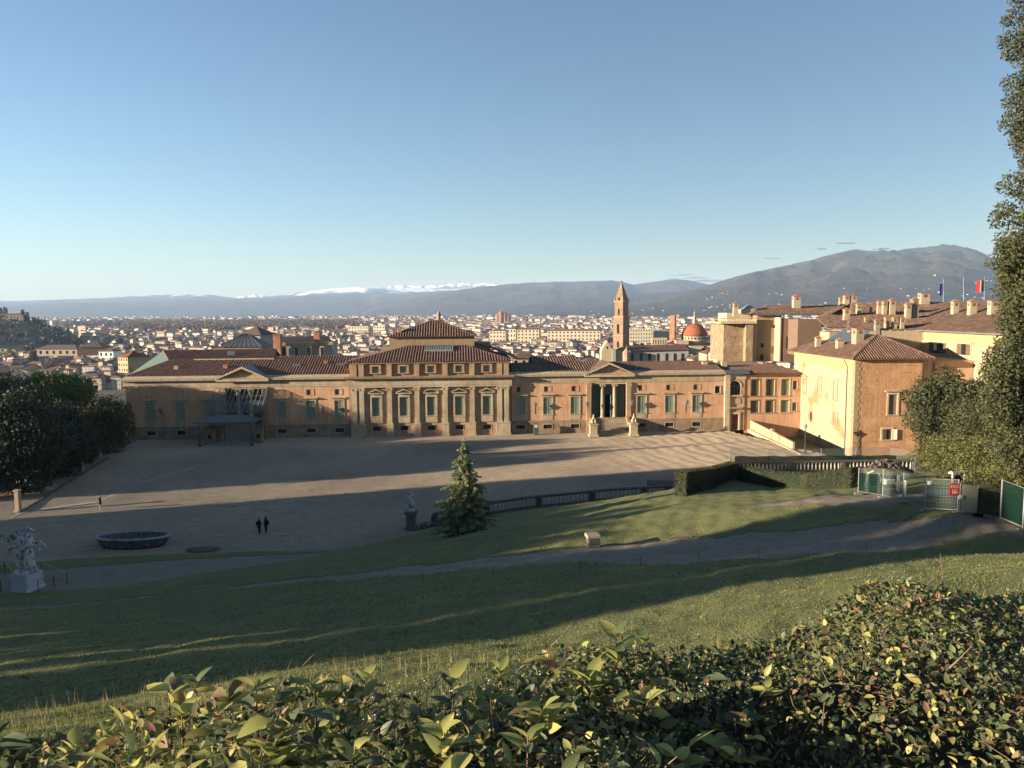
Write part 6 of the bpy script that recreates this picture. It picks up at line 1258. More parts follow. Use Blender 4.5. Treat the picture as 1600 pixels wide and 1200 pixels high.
def houses(P, W_, D_, H_, rot, pitch, z0, names, parent=None):
    """all walls as one mesh with metric UVs, all roofs as another"""
    n = len(P); c, s = np.cos(rot), np.sin(rot)
    def tr(lx, ly, lz): return np.stack([P[:, 0]+lx*c-ly*s, P[:, 1]+lx*s+ly*c, z0+lz], -1)
    hx, hy = W_/2, D_/2; o = np.zeros(n); rh = hy*pitch
    walls, uvs = [], []
    for (x0, y0, x1, y1, L_) in ((-hx, -hy, hx, -hy, W_), (hx, -hy, hx, hy, D_), (hx, hy, -hx, hy, W_), (-hx, hy, -hx, -hy, D_)):
        walls.append(np.stack([tr(x0, y0, o), tr(x1, y1, o), tr(x1, y1, H_), tr(x0, y0, H_)], 1)); uvs.append(np.stack([np.stack([o, o], -1), np.stack([L_, o], -1), np.stack([L_, H_], -1), np.stack([o, H_], -1)], 1))
    V = np.concatenate(walls, 1).reshape(-1, 3); 
    # weld each house into one island: index corners
    base = np.arange(n)[:, None]*8
    corners = np.stack([tr(-hx, -hy, o), tr(hx, -hy, o), tr(hx, hy, o), tr(-hx, hy, o), tr(-hx, -hy, H_), tr(hx, -hy, H_), tr(hx, hy, H_), tr(-hx, hy, H_)], 1).reshape(-1, 3)
    F = np.concatenate([base+np.array([[0, 1, 5, 4]]), base+np.array([[1, 2, 6, 5]]), base+np.array([[2, 3, 7, 6]]), base+np.array([[3, 0, 4, 7]])], 0); UV = np.concatenate(uvs, 0)
    a = np_mesh(names[0], corners, F, mw, parent); uv = a.data.uv_layers.new(name='UVMap'); uv.data.foreach_set('uv', UV.reshape(-1).astype(np.float32))
    ov = .5; ex, ey = hx+ov, hy+ov; hip = np.where(W_ > D_*1.1, np.minimum(ey*.9, ex*.6), ex*.98)*np.where(rng.random(n) < .45, 0, 1)
    R = np.stack([tr(-ex, -ey, H_), tr(ex, -ey, H_), tr(ex, ey, H_), tr(-ex, ey, H_), tr(-ex+hip, o, H_+rh), tr(ex-hip, o, H_+rh)], 1).reshape(-1, 3); b6 = np.arange(n)[:, None]*6
    F = np.concatenate([b6+np.array([[0, 1, 5, 4]]), b6+np.array([[2, 3, 4, 5]]), b6+np.array([[1, 2, 5, 5]]), b6+np.array([[3, 0, 4, 4]])], 0)
    Ft = np.concatenate([b6+np.array([[0, 1, 5]]), b6+np.array([[0, 5, 4]]), b6+np.array([[2, 3, 4]]), b6+np.array([[2, 4, 5]]), b6+np.array([[1, 2, 5]]), b6+np.array([[3, 0, 4]])], 0)
    b = np_mesh(names[1], R, Ft, mr, parent); return a, b
HC = EYE-ZC
def scatter(n, y0, y1, x0=-80, x1=1680, logw=.5):
    yo = np.where(rng.random(n) < logw, y0*np.exp(rng.random(n)*math.log(y1/y0)), rng.uniform(y0, y1, n)); D = HC*FPX/yo; px = rng.uniform(x0, x1, n); return np.c_[(px-800)/FPX*D, D], px, yo
def free(px, yo, x, D):
    cas = (px > 190) & (px < 545) & (yo > 15) & (yo < 33); cas |= (px < 210) & (yo > 17) & (yo < 26)
    lh = (px < 130) & (D > 1150) & (D < 2600); ch = (px > 905) & (px < 1120) & (D > 440) & (D < 700); bc = (px > 395) & (px < 540) & (D > 270) & (D < 380)
    return ~(cas | lh | ch | bc)
Q, px, yo = scatter(47000, 8.2, 118, logw=.55); ok = free(px, yo, Q[:, 0], Q[:, 1]) & (Q[:, 1] < 9500); Q, px, yo = Q[ok], px[ok], yo[ok]; n = len(Q)
big = np.clip(Q[:, 1]/1400, .75, 3.6); Wd = rng.uniform(7, 19, n)*big**.85; Dd = rng.uniform(6, 10, n)*big**.7; Hd = rng.uniform(6, 12, n)*np.where(rng.random(n) < .10, 1.6, 1)*big**.42
clus = np.sin(Q[:, 0]*.006+1)*np.cos(Q[:, 1]*.0045)*.5; rot = -.45+clus+rng.normal(0, .22, n)+np.where(rng.random(n) < .35, math.pi/2, 0)
far = Q[:, 1] > 1500
order = np.argsort(Q[:, 1]); sel = order[:0]
# the far city as one mass; the nearest houses one by one
near = np.where((Q[:, 1] > 560) & (Q[:, 1] < 1250))[0]
vis = [i for i in near if not (560 < px[i] < 835 and yo[i] > 58) and not (px[i] > 1100 and yo[i] > 20) and not (200 < px[i] and yo[i] > 86)]
rng.shuffle(vis); vis = vis[:290]; rest = np.setdiff1d(np.arange(n), vis)
a, b = houses(Q[rest], Wd[rest], Dd[rest], Hd[rest], rot[rest], rng.uniform(.3, .5, len(rest)), np.full(len(rest), ZC), ('city_walls', 'city_roofs'))
ct = bpy.data.objects.new('distant_city', None); link(ct); tag(ct, 'mass of pale houses and red-brown roofs of the city stretching to the mountains', 'city', kind='stuff'); a.parent = ct; b.parent = ct; a['kind'] = 'stuff'; b['kind'] = 'stuff'
protos = []
HN = ['cream', 'ochre', 'pale grey', 'sand-coloured', 'yellow', 'off-white']; HCOL = [tuple(q*.8 for q in c) for c in [(.60,.51,.36),(.52,.36,.18),(.48,.44,.38),(.50,.40,.27),(.60,.50,.26),(.64,.60,.52)]]
RC = [(.20,.11,.075),(.26,.12,.07),(.15,.11,.095)]
hm = [mat('house_wall_%d' % i, c, tuple(q*.85 for q in c), .15, .9) for i, c in enumerate(HCOL)]; rm_ = [mat('house_roof_%d' % i, c, tuple(q*.7 for q in c), .6, .9, .05, 3) for i, c in enumerate(RC)]
def house_proto(i, hip):
    t = bpy.data.objects.new('town_house', None); link(t); tag(t, None, 'house', 'town houses beyond the palace')
    rows = [(-.5+.12+k*.19, -.5+.12+k*.19+.07, z, z+.13) for k in range(5) for z in (.2, .45, .7)]
    mb = MB(); mb.grid_wall(-.5, .5, 0, 1, rows, -.5, .02); mb.quad((.5, -.5, 0), (.5, .5, 0), (.5, .5, 1), (.5, -.5, 1)); mb.quad((-.5, -.5, 0), (-.5, -.5, 1), (-.5, .5, 1), (-.5, .5, 0)); mb.quad((-.5, .5, 0), (-.5, .5, 1), (.5, .5, 1), (.5, .5, 0)); mb.build('wall', hm[i], t)
    mb = MB(); [mb.quad((r[0], -.485, r[2]), (r[1], -.485, r[2]), (r[1], -.485, r[3]), (r[0], -.485, r[3])) for r in rows]; mb.build('windows', MT['glassd'], t, kind='stuff')
    h = .3 if hip else 0; mb = MB(); P = [(-.54, -.54, 1), (.54, -.54, 1), (.54, .54, 1), (-.54, .54, 1), (-.54+h, 0, 1.25), (.54-h, 0, 1.25)]; mb.quad(P[0], P[1], P[5], P[4]); mb.quad(P[2], P[3], P[4], P[5]); mb.quad(P[1], P[2], P[5]); mb.quad(P[3], P[0], P[4]); mb.build('roof', rm_[i % 3], t); 
    return t
pro = {}
for c, i in enumerate(vis):
    k = (int(rng.integers(6)), int(rng.integers(2)))
    zone = [z for lim, z in ((60, 'under the wooded hill at far left'), (130, 'above the dark oaks at the left'), (200, 'left of the palace roof'), (290, 'beyond the left end of the palace roof'), (400, 'beyond the left wing by the pyramid skylight'), (480, 'beside the brick tower hall'), (560, 'right of the brick tower hall'), (620, 'left of the palace centre roof'), (850, 'right of the palace centre roof'), (955, 'left of the bell tower'), (1040, 'right of the bell tower'), (9999, 'around the red dome')) if px[i] < lim][0]
    lab = '%s %s house with %s roof %s' % ('nearer' if Q[i, 1] < 780 else ('middle-distance' if Q[i, 1] < 1000 else 'farther'), HN[k[0]], 'hipped' if k[1] else 'gabled', zone)
    if k not in pro: o = pro[k] = house_proto(*k); o.location = (Q[i, 0], Q[i, 1], ZC); o.rotation_euler = (0, 0, rot[i]); o.scale = (Wd[i], Dd[i], Hd[i]); o['label'] = lab
    else: dup(pro[k], (Q[i, 0], Q[i, 1], ZC), rot[i], (Wd[i], Dd[i], Hd[i]), lab)
# named larger buildings
def slab(name, label, px0, px1, yt_, yb, D, th, wall, roof=None, rz=0.0, wins=None, rh=3.0, cat='building'):
    a = at_y(px0, yt_, D); b = at_y(px1, yt_, D); zb_ = at_y(px0, yb, D).z; w = (b.x-a.x)/max(.3, math.cos(rz)); h = a.z-zb_; t = thing(name, label, cat, (a.x, D, zb_), rz)
    ho = []
    if wins:
        nx, nz = wins
        for i in range(nx):
            for j in range(nz): cx = w*(i+.5)/nx; cz_ = h*(j+.55)/nz; ho.append((cx-w/nx*.2, cx+w/nx*.2, cz_-h/nz*.27, cz_+h/nz*.22))
    mb = MB(); mb.grid_wall(0, w, 0, h, ho, 0, .5); mb.quad((0, 0, 0), (0, 0, h), (0, th, h), (0, th, 0)); mb.quad((w, 0, 0), (w, th, 0), (w, th, h), (w, 0, h)); mb.quad((0, th, 0), (0, th, h), (w, th, h), (w, th, 0)); mb.quad((0, 0, h), (w, 0, h), (w, th, h), (0, th, h)); mb.build('wall', wall, t)
    for r in ho: q = MB(); q.quad((r[0], .45, r[2]), (r[1], .45, r[2]), (r[1], .45, r[3]), (r[0], .45, r[3])); q.build('window', MT['glassd'], t)
    if roof: mb = MB(); o_ = .8; P = [(-o_, -o_, h+.05), (w+o_, -o_, h+.05), (w+o_, th+o_, h+.05), (-o_, th+o_, h+.05), (th*.4, th/2, h+rh), (w-th*.4, th/2, h+rh)]; mb.quad(P[0], P[1], P[5], P[4]); mb.quad(P[2], P[3], P[4], P[5]); mb.quad(P[1], P[2], P[5]); mb.quad(P[3], P[0], P[4]); mb.build('roof', roof, t)
    return t
cw_ = MT['plaster']; Wm = mat('bright_facade', (.52,.46,.33), (.45,.39,.28), .06, .9)
slab('riverside_palace', 'long cream many-windowed building with red roof behind the town roofs, left of the bell tower', 855, 936, 517, 538, 1250, 18, Wm, rm_[1], -.22, (14, 4))
slab('riverside_palace', 'pale cream block immediately left of the long many-windowed building', 808, 842, 515, 536, 1280, 18, Wm, rm_[0], -.2, (6, 4))
slab('riverside_palace', 'cream building with four window rows immediately right of the bell tower', 984, 1020, 514, 536, 1150, 26, Wm, None, -.12, (9, 4))
slab('grey_hall', 'plain grey windowless block right of the cream building by the bell tower', 1020, 1046, 517, 533, 1180, 25, MT['greywall'], None, 0)
slab('yellow_block', 'low yellow block with a single row of windows left of the dome', 1019, 1042, 528, 541, 1000, 12, MT['yellow'], None, -.1, (6, 1))
slab('pale_block', 'long pale cream block behind the upper storey at the left of the palace centre', 544, 577, 510, 525, 1900, 20, Wm, None, -.3, (7, 3)); slab('pale_block', 'tall pale cream block right of the long one behind the palace centre', 583, 602, 509, 525, 1880, 20, Wm, None, -.3, (4, 3))
slab('pale_block', 'pale cream town block right of the palace centre roof', 765, 790, 517, 535, 1300, 18, Wm, rm_[0], -.25, (5, 3)); slab('pale_block', 'narrower cream town block beside the palace centre roof', 792, 806, 514, 535, 1350, 18, Wm, rm_[2], -.3, (3, 3))
slab('yellow_house', 'bright yellow house with an orange tile roof at the left of the palace roof', 184, 206, 558, 582, 330, 10, MT['yellow'], MT['tile_red'], -.55, (4, 3), 2.5, 'house')
slab('long_grey_hall', 'long low cream hall with a brown roof in the middle distance at the left', 58, 122, 546, 556, 720, 14, mat('hall_wall', (.38,.32,.24), rough=.9), rm_[2], -.05, (6, 1), 4); slab('long_grey_hall', 'brown gabled hall end next to the long low hall at the left', 122, 156, 543, 556, 700, 20, MT['brownp'], rm_[2], .2, None, 5)
slab('white_house', 'small white house with three arches left of the palace roof', 154, 178, 549, 559, 560, 10, MT['white'], rm_[0], -.1, (3, 1), 2, 'house')
t = slab('tower_house', 'grey house under a dark pyramid roof behind the glass pyramid of the palace', 375, 408, 524, 556, 250, 9, MT['greywall'], rm_[2], -.15, None, 3.0, 'house')
# brick-towered hall (left centre)
hl_ = thing('brick_tower_hall', 'dark roofed hall with arched windows and two crenellated brick piers beyond the left wing', 'church', (0, 0, 0))
bx(441, 519, 540, 562, 300, 14, 'hall_wall', MT['greywall'], hl_, .10); bx(440, 519, 535, 540, 299.6, 14, 'frieze', MT['stone2'], hl_, .10)
P = [at_y(424, 534.5, 299), at_y(521, 534.5, 306), at_y(512, 525, 314), at_y(432, 526, 310)]; mb = MB(); mb.quad(*P); mb.build('roof', mat('dark_roof', (.05,.04,.04), rough=.9), hl_)
for (x0, x1, y0, y1, D) in ((426.5, 437.5, 525, 560, 296), (490, 499, 522, 545, 301)):
    o = bx(x0, x1, y0, y1, D, 2.6, 'brick_pier', 'brick', hl_)
    for k in range(4): p = at_y(x0+(x1-x0)*(k+.2)/4, y0, D-.1); MB().box(0, .45, 0, 2.8, -.2, .7).build('merlon', MT['brick'], hl_, loc=(p.x, p.y, p.z))
for px in (443.5, 463, 482.5, 503): p = at_y(px, 548.5, 299.2); mb = MB(); mb.prism([(-.55, -1.8), (.55, -1.8), (.55, 1.0)]+[(.55*math.cos(math.pi*i/6), 1.0+.55*math.sin(math.pi*i/6)) for i in range(1, 6)]+[(-.55, 1.0)], 'y', 0, .12); w = mb.build('arched_window', MT['glassd'], hl_, loc=p); mb = MB(); mb.prism([(-1, -2.1), (1, -2.1), (1, 1.0)]+[(1*math.cos(math.pi*i/6), 1.0+1*math.sin(math.pi*i/6)) for i in range(1, 6)]+[(-1, 1.0)], 'y', .13, .22); mb.build('window_surround', MT['stone'], w)
# ---- bell tower
BD = 470; bt0 = at_y(970.5, 575, BD); bt = thing('bell_tower', 'tall brown stone bell tower with a pointed spire rising above the church roof', 'bell tower', bt0, math.radians(-42))
zz = lambda y: at_y(970.5, y, BD).z-bt0.z
def stage(y0, y1, hw, name, m='towerstone'): return MB().box(-hw, hw, -hw, hw, zz(y0), zz(y1)).build(name, MT[m], bt)
hw1, hw2, hw3 = 3.55, 3.0, 2.6
stage(575, 495, hw1, 'lower_stage'); stage(495, 471, hw2, 'belfry'); stage(524.6, 523.4, hw1+.25, 'string_course', 'stone2'); stage(495.6, 494.4, hw1+.35, 'string_course', 'stone2'); stage(471.8, 470, hw2+.35, 'string_course', 'stone2'); stage(470, 463, hw3, 'top_stage')
MB().lathe([(hw3*1.32, zz(463)), (.08, zz(440)), (.04, zz(437))], 4, (0, 0, 0), math.pi/4).build('spire', MT['towerstone'], bt); MB().lathe([(.45, zz(441.2)), (.6, zz(440)), (.1, zz(438.8))], 8).build('finial', MT['iron'], bt)
for sx in (-1, 1):
    for sy in (-1, 1): MB().lathe([(.45, zz(471)), (.45, zz(468)), (.1, zz(464.5))], 6, (sx*(hw2-.2), sy*(hw2-.2), 0)).build('pinnacle', MT['stone2'], bt)
def arch(hw, y0, y1, w, d0=None):
    z0, z1 = zz(y0), zz(y1)-w/2; pts = [(-w/2, z0), (w/2, z0), (w/2, z1)]+[(w/2*math.cos(math.pi*i/6), z1+w/2*math.sin(math.pi*i/6)) for i in range(1, 6)]+[(-w/2, z1)]
    MB().prism(pts, 'y', -hw-.06, -hw+.02).build('arched_opening', MT['dark'], bt); MB().prism(pts, 'x', -hw-.06, -hw+.02).build('arched_opening', MT['dark'], bt)
arch(hw1, 521, 506, 1.7); arch(hw1, 543, 533, 1.5); arch(hw2, 492, 482, 1.3); arch(hw3, 470, 464.5, 1.4)
# ---- church: nave, gabled front, dome
ch = thing('domed_church', 'pale plastered church with a long brown roof, curved gable and red tiled dome', 'church', (0, 0, 0))
RM = mat('church_roof', (.19,.085,.06), (.13,.06,.045), .5, .9, .05, 2)
bx(985, 1076, 547, 585, 452, 6, 'nave_wall', 'greywall', ch, .0)
P = [at_y(959, 547.5, 449), at_y(1078, 547, 451), at_y(1070, 538, 470), at_y(975, 540, 470)]; mb = MB(); mb.quad(*P); mb.build('nave_roof', RM, ch)
P = [at_y(1040, 538, 468), at_y(1082, 538.5, 470), at_y(1066, 532, 480), at_y(1052, 532, 480)]; mb = MB(); mb.quad(*P); mb.build('crossing_roof', RM, ch)
for px in (1002, 1015, 1028, 1041.5, 1054.5, 1066.5, 988): p = at_y(px, 558, 451.8); MB().prism([(-.7, -2.2), (.7, -2.2), (.7, 1.6)]+[(.7*math.cos(math.pi*i/6), 1.6+.7*math.sin(math.pi*i/6)) for i in range(1, 6)]+[(-.7, 1.6)], 'y', 0, .15).build('arched_window', MT['dark'], ch, loc=p)
g0 = at_y(940, 546, 446); gw = (at_y(963, 546, 446).x-g0.x); gb0 = at_y(940, 590, 446).z; gt = at_y(948, 532.5, 446).z
MB().prism([(0, gb0-g0.z), (gw*.75, gb0-g0.z), (gw*.75, -.8), (gw*.62, 1.2), (gw*.38, gt-g0.z), (gw*.12, 1.2), (0, -.8)], 'y', 0, 10).build('gabled_front', MT['plaster'], ch, loc=g0)
MB().prism([(gw*.38+.5*math.cos(2*math.pi*i/10), 1+.9*math.sin(2*math.pi*i/10)) for i in range(10)], 'y', -.06, .02).build('round_window', MT['dark'], ch, loc=g0)
bx(957, 962, 546, 590, 445, 5, 'front_return', 'greywall', ch); bx(962, 985, 548, 590, 447, 8, 'front_wing', 'plaster', ch); bx(966, 971, 549, 585, 446.6, .5, 'arched_recess', 'greywall', ch)
tp_ = at_y(979, 552, 440); MB().lathe([(2.2, -14), (2.2, 0), (2.5, .2), (.2, 3.2), (.05, 5)], 8, (0, 0, 0)).build('corner_turret', MT['stone2'], ch, loc=tp_, smooth=False)
dc = at_y(1084.5, 533, 480); sc_ = 480/FPX
MB().lathe([(19.5*sc_, -8), (19.5*sc_, 0), (20.3*sc_, .2), (20.3*sc_, .7), (19.3*sc_, .9), (19.3*sc_, 8*sc_*1.0)], 24).build('drum', MT['plaster'], ch, True, loc=dc)
MB().lathe([(19.8*sc_*math.cos(t*math.pi/2/9*.97), 8*sc_+19.5*sc_*math.sin(t*math.pi/2/9*.97)) for t in range(10)], 24).build('dome', MT['dome'], ch, True, loc=dc)
for k in range(12): 
    a = math.pi+math.pi*(k+.5)/12; MB().prism([(.6*math.cos(q*math.pi/4), .6*math.sin(q*math.pi/4)) for q in range(8)], 'y', 0, .2).build('round_window', MT['dark'], ch, loc=(dc.x+19.45*sc_*math.cos(a), dc.y+19.45*sc_*math.sin(a), dc.z+1.9))
MB().lathe([(3.2*sc_, 27*sc_), (2.4*sc_, 28*sc_), (2.2*sc_, 35*sc_), (2.8*sc_, 35.5*sc_), (.8*sc_, 41*sc_), (1.4*sc_, 43*sc_), (.3*sc_, 46*sc_), (.2*sc_, 49*sc_)], 8).build('dome_lantern', MT['plaster'], ch, loc=dc)
bx(1056, 1076, 532, 546, 470, 8, 'transept_wall', 'plaster', ch); bx(1078, 1100, 541, 552, 462, 10, 'transept_wall', 'plaster', ch)
P = [at_y(1090, 541, 470), at_y(1122, 540, 470), at_y(1120, 535.5, 482), at_y(1104, 535.5, 482)]; mb = MB(); mb.quad(*P); mb.build('transept_roof', RM, ch)
slab('brick_tower', 'slim brown medieval tower left of the red dome', 1046.5, 1053.5, 493, 535, 900, 6, MT['brick'], None, -.5, None, 0, 'tower')
# near roofs just behind the right wing
nr = [('old_roof_cluster', 'jumble of old tile roofs with pale walls right of the church dome', [(1082,560,565,1108,300),(1108,552,575,1122,250),(1122,549,575,1140,230)])]
for (px0, yt_, yb, px1, D, lab) in ((1083, 562, 585, 1106, 300, 'small cream house with a sloping brown roof below the dome'), (1104, 553, 585, 1122, 262, 'tall narrow pale house with a jumbled tile roof right of the dome'), (1121, 553, 585, 1146, 235, 'pale house under a ribbed tile roof beside the rubble tower'), (1146, 568, 590, 1180, 205, 'grey low roof at the foot of the rubble tower'), (905, 571, 590, 945, 240, 'low red roofed house peeping over the palace roof by the pediment'), (800, 560, 590, 838, 260, 'low brown roofed house behind the right wing roof')):
    slab('old_house', lab, px0, px1, yt_, yb, D, 9, MT['plaster'] if D != 205 else MT['greywall'], MT['tile_old'], .05, (3, 2) if D > 230 else None, 2.0, 'house')
# distant cathedral-like brick complex
fx = thing('far_brick_church', 'tiny reddish domed building standing above the far city right of the palace centre', 'church', at_y(786, 495, 3200))
for (x, w, h) in ((-22, 10, 12), (-8, 14, 22), (8, 12, 16), (22, 10, 10)): MB().lathe([(w, -20), (w, h*.5), (w*.6, h*.9), (.5, h*1.15)], 8, (x, 0, 0)).build('domed_block', MT['brick'], fx)
MB().bar((-8, 0, 20), (-8, 0, 40), 2, 5, .3).build('lantern_spire', MT['stone2'], fx)
# ---- woods and gardens
def wood(name, label, px0, px1, y0, y1, n, m, size, hgt):
    yo_ = rng.uniform(y0-486, y1-486, n); D = HC*FPX/yo_; px_ = rng.uniform(px0, px1, n); B = []
    P = np.c_[(px_-800)/FPX*D, D, np.full(n, ZC)]; k = 26; S_ = (size*D/2500)[:, None] if False else np.full((n, 1), size)
    d = rng.normal(size=(n, k, 3)); d /= np.linalg.norm(d, axis=2)[..., None]; R_ = rng.uniform(.7, 1.2, (n, 1, 1))*np.array([[[hgt*.5, hgt*.5, hgt*.45]]])
    Q_ = P[:, None]+d*R_*rng.uniform(.6, 1, (n, k, 1)); Q_[..., 2] += hgt*.55
    o = leaf_cloud(name, Q_.reshape(-1, 3), size, m, None, N=d.reshape(-1, 3), asp=.8); tag(o, label, 'wood', kind='stuff'); return o
wood('bare_wood', 'wide band of bare brown winter woodland crossing the plain at the left', 195, 560, 501, 517, 2600, LM['brown'], 4.0, 24)
wood('bare_wood', 'thin band of grey-brown woodland along the plain at the far left', 90, 300, 498.5, 505, 1300, LM['brown'], 5.0, 24)
wood('park_trees', 'dark evergreen garden trees scattered between the houses at the left', 0, 420, 512, 545, 330, LM['dark'], 1.9, 14)
wood('city_trees', 'dark trees scattered through the far city', 560, 1130, 495, 530, 300, LM['dark'], 3, 12)
for (px, yt_, yb, w, m, lab, nm_) in ((52, 540, 567, 16, 'cyp', 'large dark conical cypress among the houses at the far left', 'cypress'), (107, 541, 556, 6, 'cyp', 'small dark cypress right of the long low hall', 'cypress'), (37, 520, 546, 7, 'cyp', 'slim dark cypress at the foot of the wooded hill', 'cypress'), (30, 536, 546, 14, 'redleaf', 'russet autumn tree at the foot of the wooded hill', 'bare_tree'), (164, 528, 546, 14, 'brown', 'bare brown tree beyond the white arched house', 'bare_tree'), (198, 534, 548, 14, 'brown', 'bare brown tree above the yellow house', 'bare_tree'), (80, 562, 584, 26, 'brown', 'wide bare pinkish tree in the left middle distance', 'bare_tree'), (103, 566, 580, 20, 'brown', 'second wide bare tree right of the pinkish one', 'bare_tree'), (188, 527, 545, 9, 'dark', 'tall dark evergreen among the bare trees at the left', 'evergreen'), (14, 546, 566, 30, 'bush', 'olive-green garden trees at the far left edge below the hill', 'evergreen')):
    D = HC*FPX/(yb-486+ (10 if yb > 560 else 0)); p = at_y(px, yb, D); H = (yb-yt_)/FPX*D; R = w/2/FPX*D; t = thing(nm_, lab, 'tree', (p.x, p.y, p.z))
    if m == 'cyp': B = [((0, 0, H*(.05+.1*i)), (R*(1-i/11)**.7, R*(1-i/11)**.7, H*.09)) for i in range(10)]
    else: B = crown_blobs((0, 0, H*.55), (R, R, H*.45), 12, (.3, .5), int(px))
    P, N = blob_points(B, 1600/(R*R*12+R*H*6), .2); leaf_cloud('crown', P, max(.5, H*.03), LM[m], t, N=N, jit=.8); MB().bar((0, 0, -2), (0, 0, H*.5), R*.06+.1, 5).build('trunk', MT['barkm'], t)
# ---- wooded hill with a villa at the far left
wh = []; xs = np.linspace(-1250, -560, 70); ys = np.linspace(980, 2300, 60); XX, YY = np.meshgrid(xs, ys)
pxx = 800+XX/YY*FPX; prof_y = np.interp(pxx, [-200, -60, 0, 30, 45, 60, 78, 95, 110, 130], [480, 486, 492, 496, 496, 499, 507, 516, 522, 530]); ztop = EYE+(486-prof_y)/FPX*1500+0
bump_ = np.exp(-((YY-1500)/330)**2); ZZ = ZC-3+np.clip(ztop-ZC, 0, None)*bump_*np.clip((125-pxx)/20, 0, 1)
hs_ = tag(heightsheet(XX, YY, ZZ, np.ones((59, 69), bool), 'wooded_hill', mat('hill_undergrowth', (.03,.04,.022), (.05,.055,.03), .03, .95)), kind='structure')
n = 900; ii = rng.integers(0, XX.size, n); ok = (ZZ.ravel()[ii] > ZC+4) & (YY.ravel()[ii] < 1540); ii = ii[ok]; n = len(ii); C_ = np.c_[XX.ravel()[ii]+rng.normal(0, 6, n), YY.ravel()[ii]+rng.normal(0, 8, n), ZZ.ravel()[ii]+5]
d = rng.normal(size=(n, 34, 3)); d /= np.linalg.norm(d, axis=2)[..., None]; Q_ = C_[:, None]+d*np.array([9, 9, 9])*rng.uniform(.6, 1, (n, 34, 1)); o = leaf_cloud('hill_wood', Q_.reshape(-1, 3), 2.2, LM['dark'], None, N=d.reshape(-1, 3), asp=.8); tag(o, 'dark evergreen wood covering the hill at the far left', 'wood', kind='stuff')
slab('hill_villa', 'long old grey villa on the wooded hill at the far left edge', -12, 34, 492.5, 506, 1430, 14, mat('villa_wall', (.34,.29,.21), (.26,.22,.16), .1, .9), rm_[2], .05, (9, 2), 3, 'villa')
slab('hill_house', 'small white house on the slope below the villa', 4, 18, 508, 514, 1400, 8, MT['greywall'], rm_[2], 0, (4, 1), 2, 'house')
for (px, yt_, yb, w) in ((2, 481, 492, 5), (7, 480, 492, 4), (10.5, 481, 492, 4), (36, 484, 497, 8), (43, 488, 500, 7)):
    D = 1440; p = at_y(px, yb, D); H = (yb-yt_)/FPX*D; R = w/2/FPX*D; t = thing('cypress', {2: 'tall dark cypress at the far left end of the hill villa', 7: 'dark cypress between two others above the hill villa', 10.5: 'slim dark cypress, right one of the three above the hill villa', 36: 'broad dark evergreen spire just right of the hill villa', 43: 'low dark evergreen spire on the hill crest, second right of the villa'}[px], 'tree', tuple(p), 0, 'cypresses by the hill villa'); B = [((0, 0, H*(.05+.1*i)), (R*(1-i/12)**.5, R, H*.09)) for i in range(10)]; P, N = blob_points(B, .5, .2); leaf_cloud('crown', P, 1.0, LM['cyp'], t, N=N)
# ---- mountains
def mrange(name, prof, D1, D0, ybase, m, seed, amp=.25, back=1.35, rib=60, nrow=34, step=5, zfoot=None):
    g = np.random.default_rng(seed); pxs = np.arange(prof[0][0], prof[-1][0]+1, step); yr = np.interp(pxs, [p[0] for p in prof], [p[1] for p in prof]); yr = yr+np.convolve(g.normal(0, 1.0, len(pxs)), np.ones(5)/5, 'same')*.8
    zr = EYE+(486+(pxs-800)*-.0070-yr)/FPX*D1; tt = np.linspace(0, 1, nrow)**1.15; rows = []
    tt = np.concatenate([tt, [1+(back-1)*.5, back]]); X_ = []; Y_ = []; Z_ = []
    kx = g.normal(0, 1, (14, 2)); ph = g.uniform(0, 6.28, 14)
    for t in tt:
        D = D0+(D1-D0)*t; x = (pxs-800)/FPX*D
        s = (t if t <= 1 else max(0.0, 2-t*1.1)); s = s**.85 if t <= 1 else s; z = (zr-ZC)*s
        f_ = 1/(rib*17.0); nz = np.array([noise.ridged_multi_fractal(Vector((xx*f_+seed*7.3, D*f_*.75, seed)), .85, 2.1, 5, 1.0, 2.0) for xx in x]); nz = (nz-1.05)/.42
        z = z*(1+amp*nz*.5*math.sin(math.pi*min(t, 1))**1.4) if t < 1 else z
        X_.append(x); Y_.append(np.full_like(x, D)); Z_.append(np.maximum(z+ZC, ZC-2) if t < 1.2 else np.full_like(x, ZC-5))
    X_, Y_, Z_ = map(np.array, (X_, Y_, Z_)); o = heightsheet(X_, Y_, Z_, np.ones((len(tt)-1, len(pxs)-1), bool), name, m); tag(o, kind='structure'); return o, X_, Y_, Z_
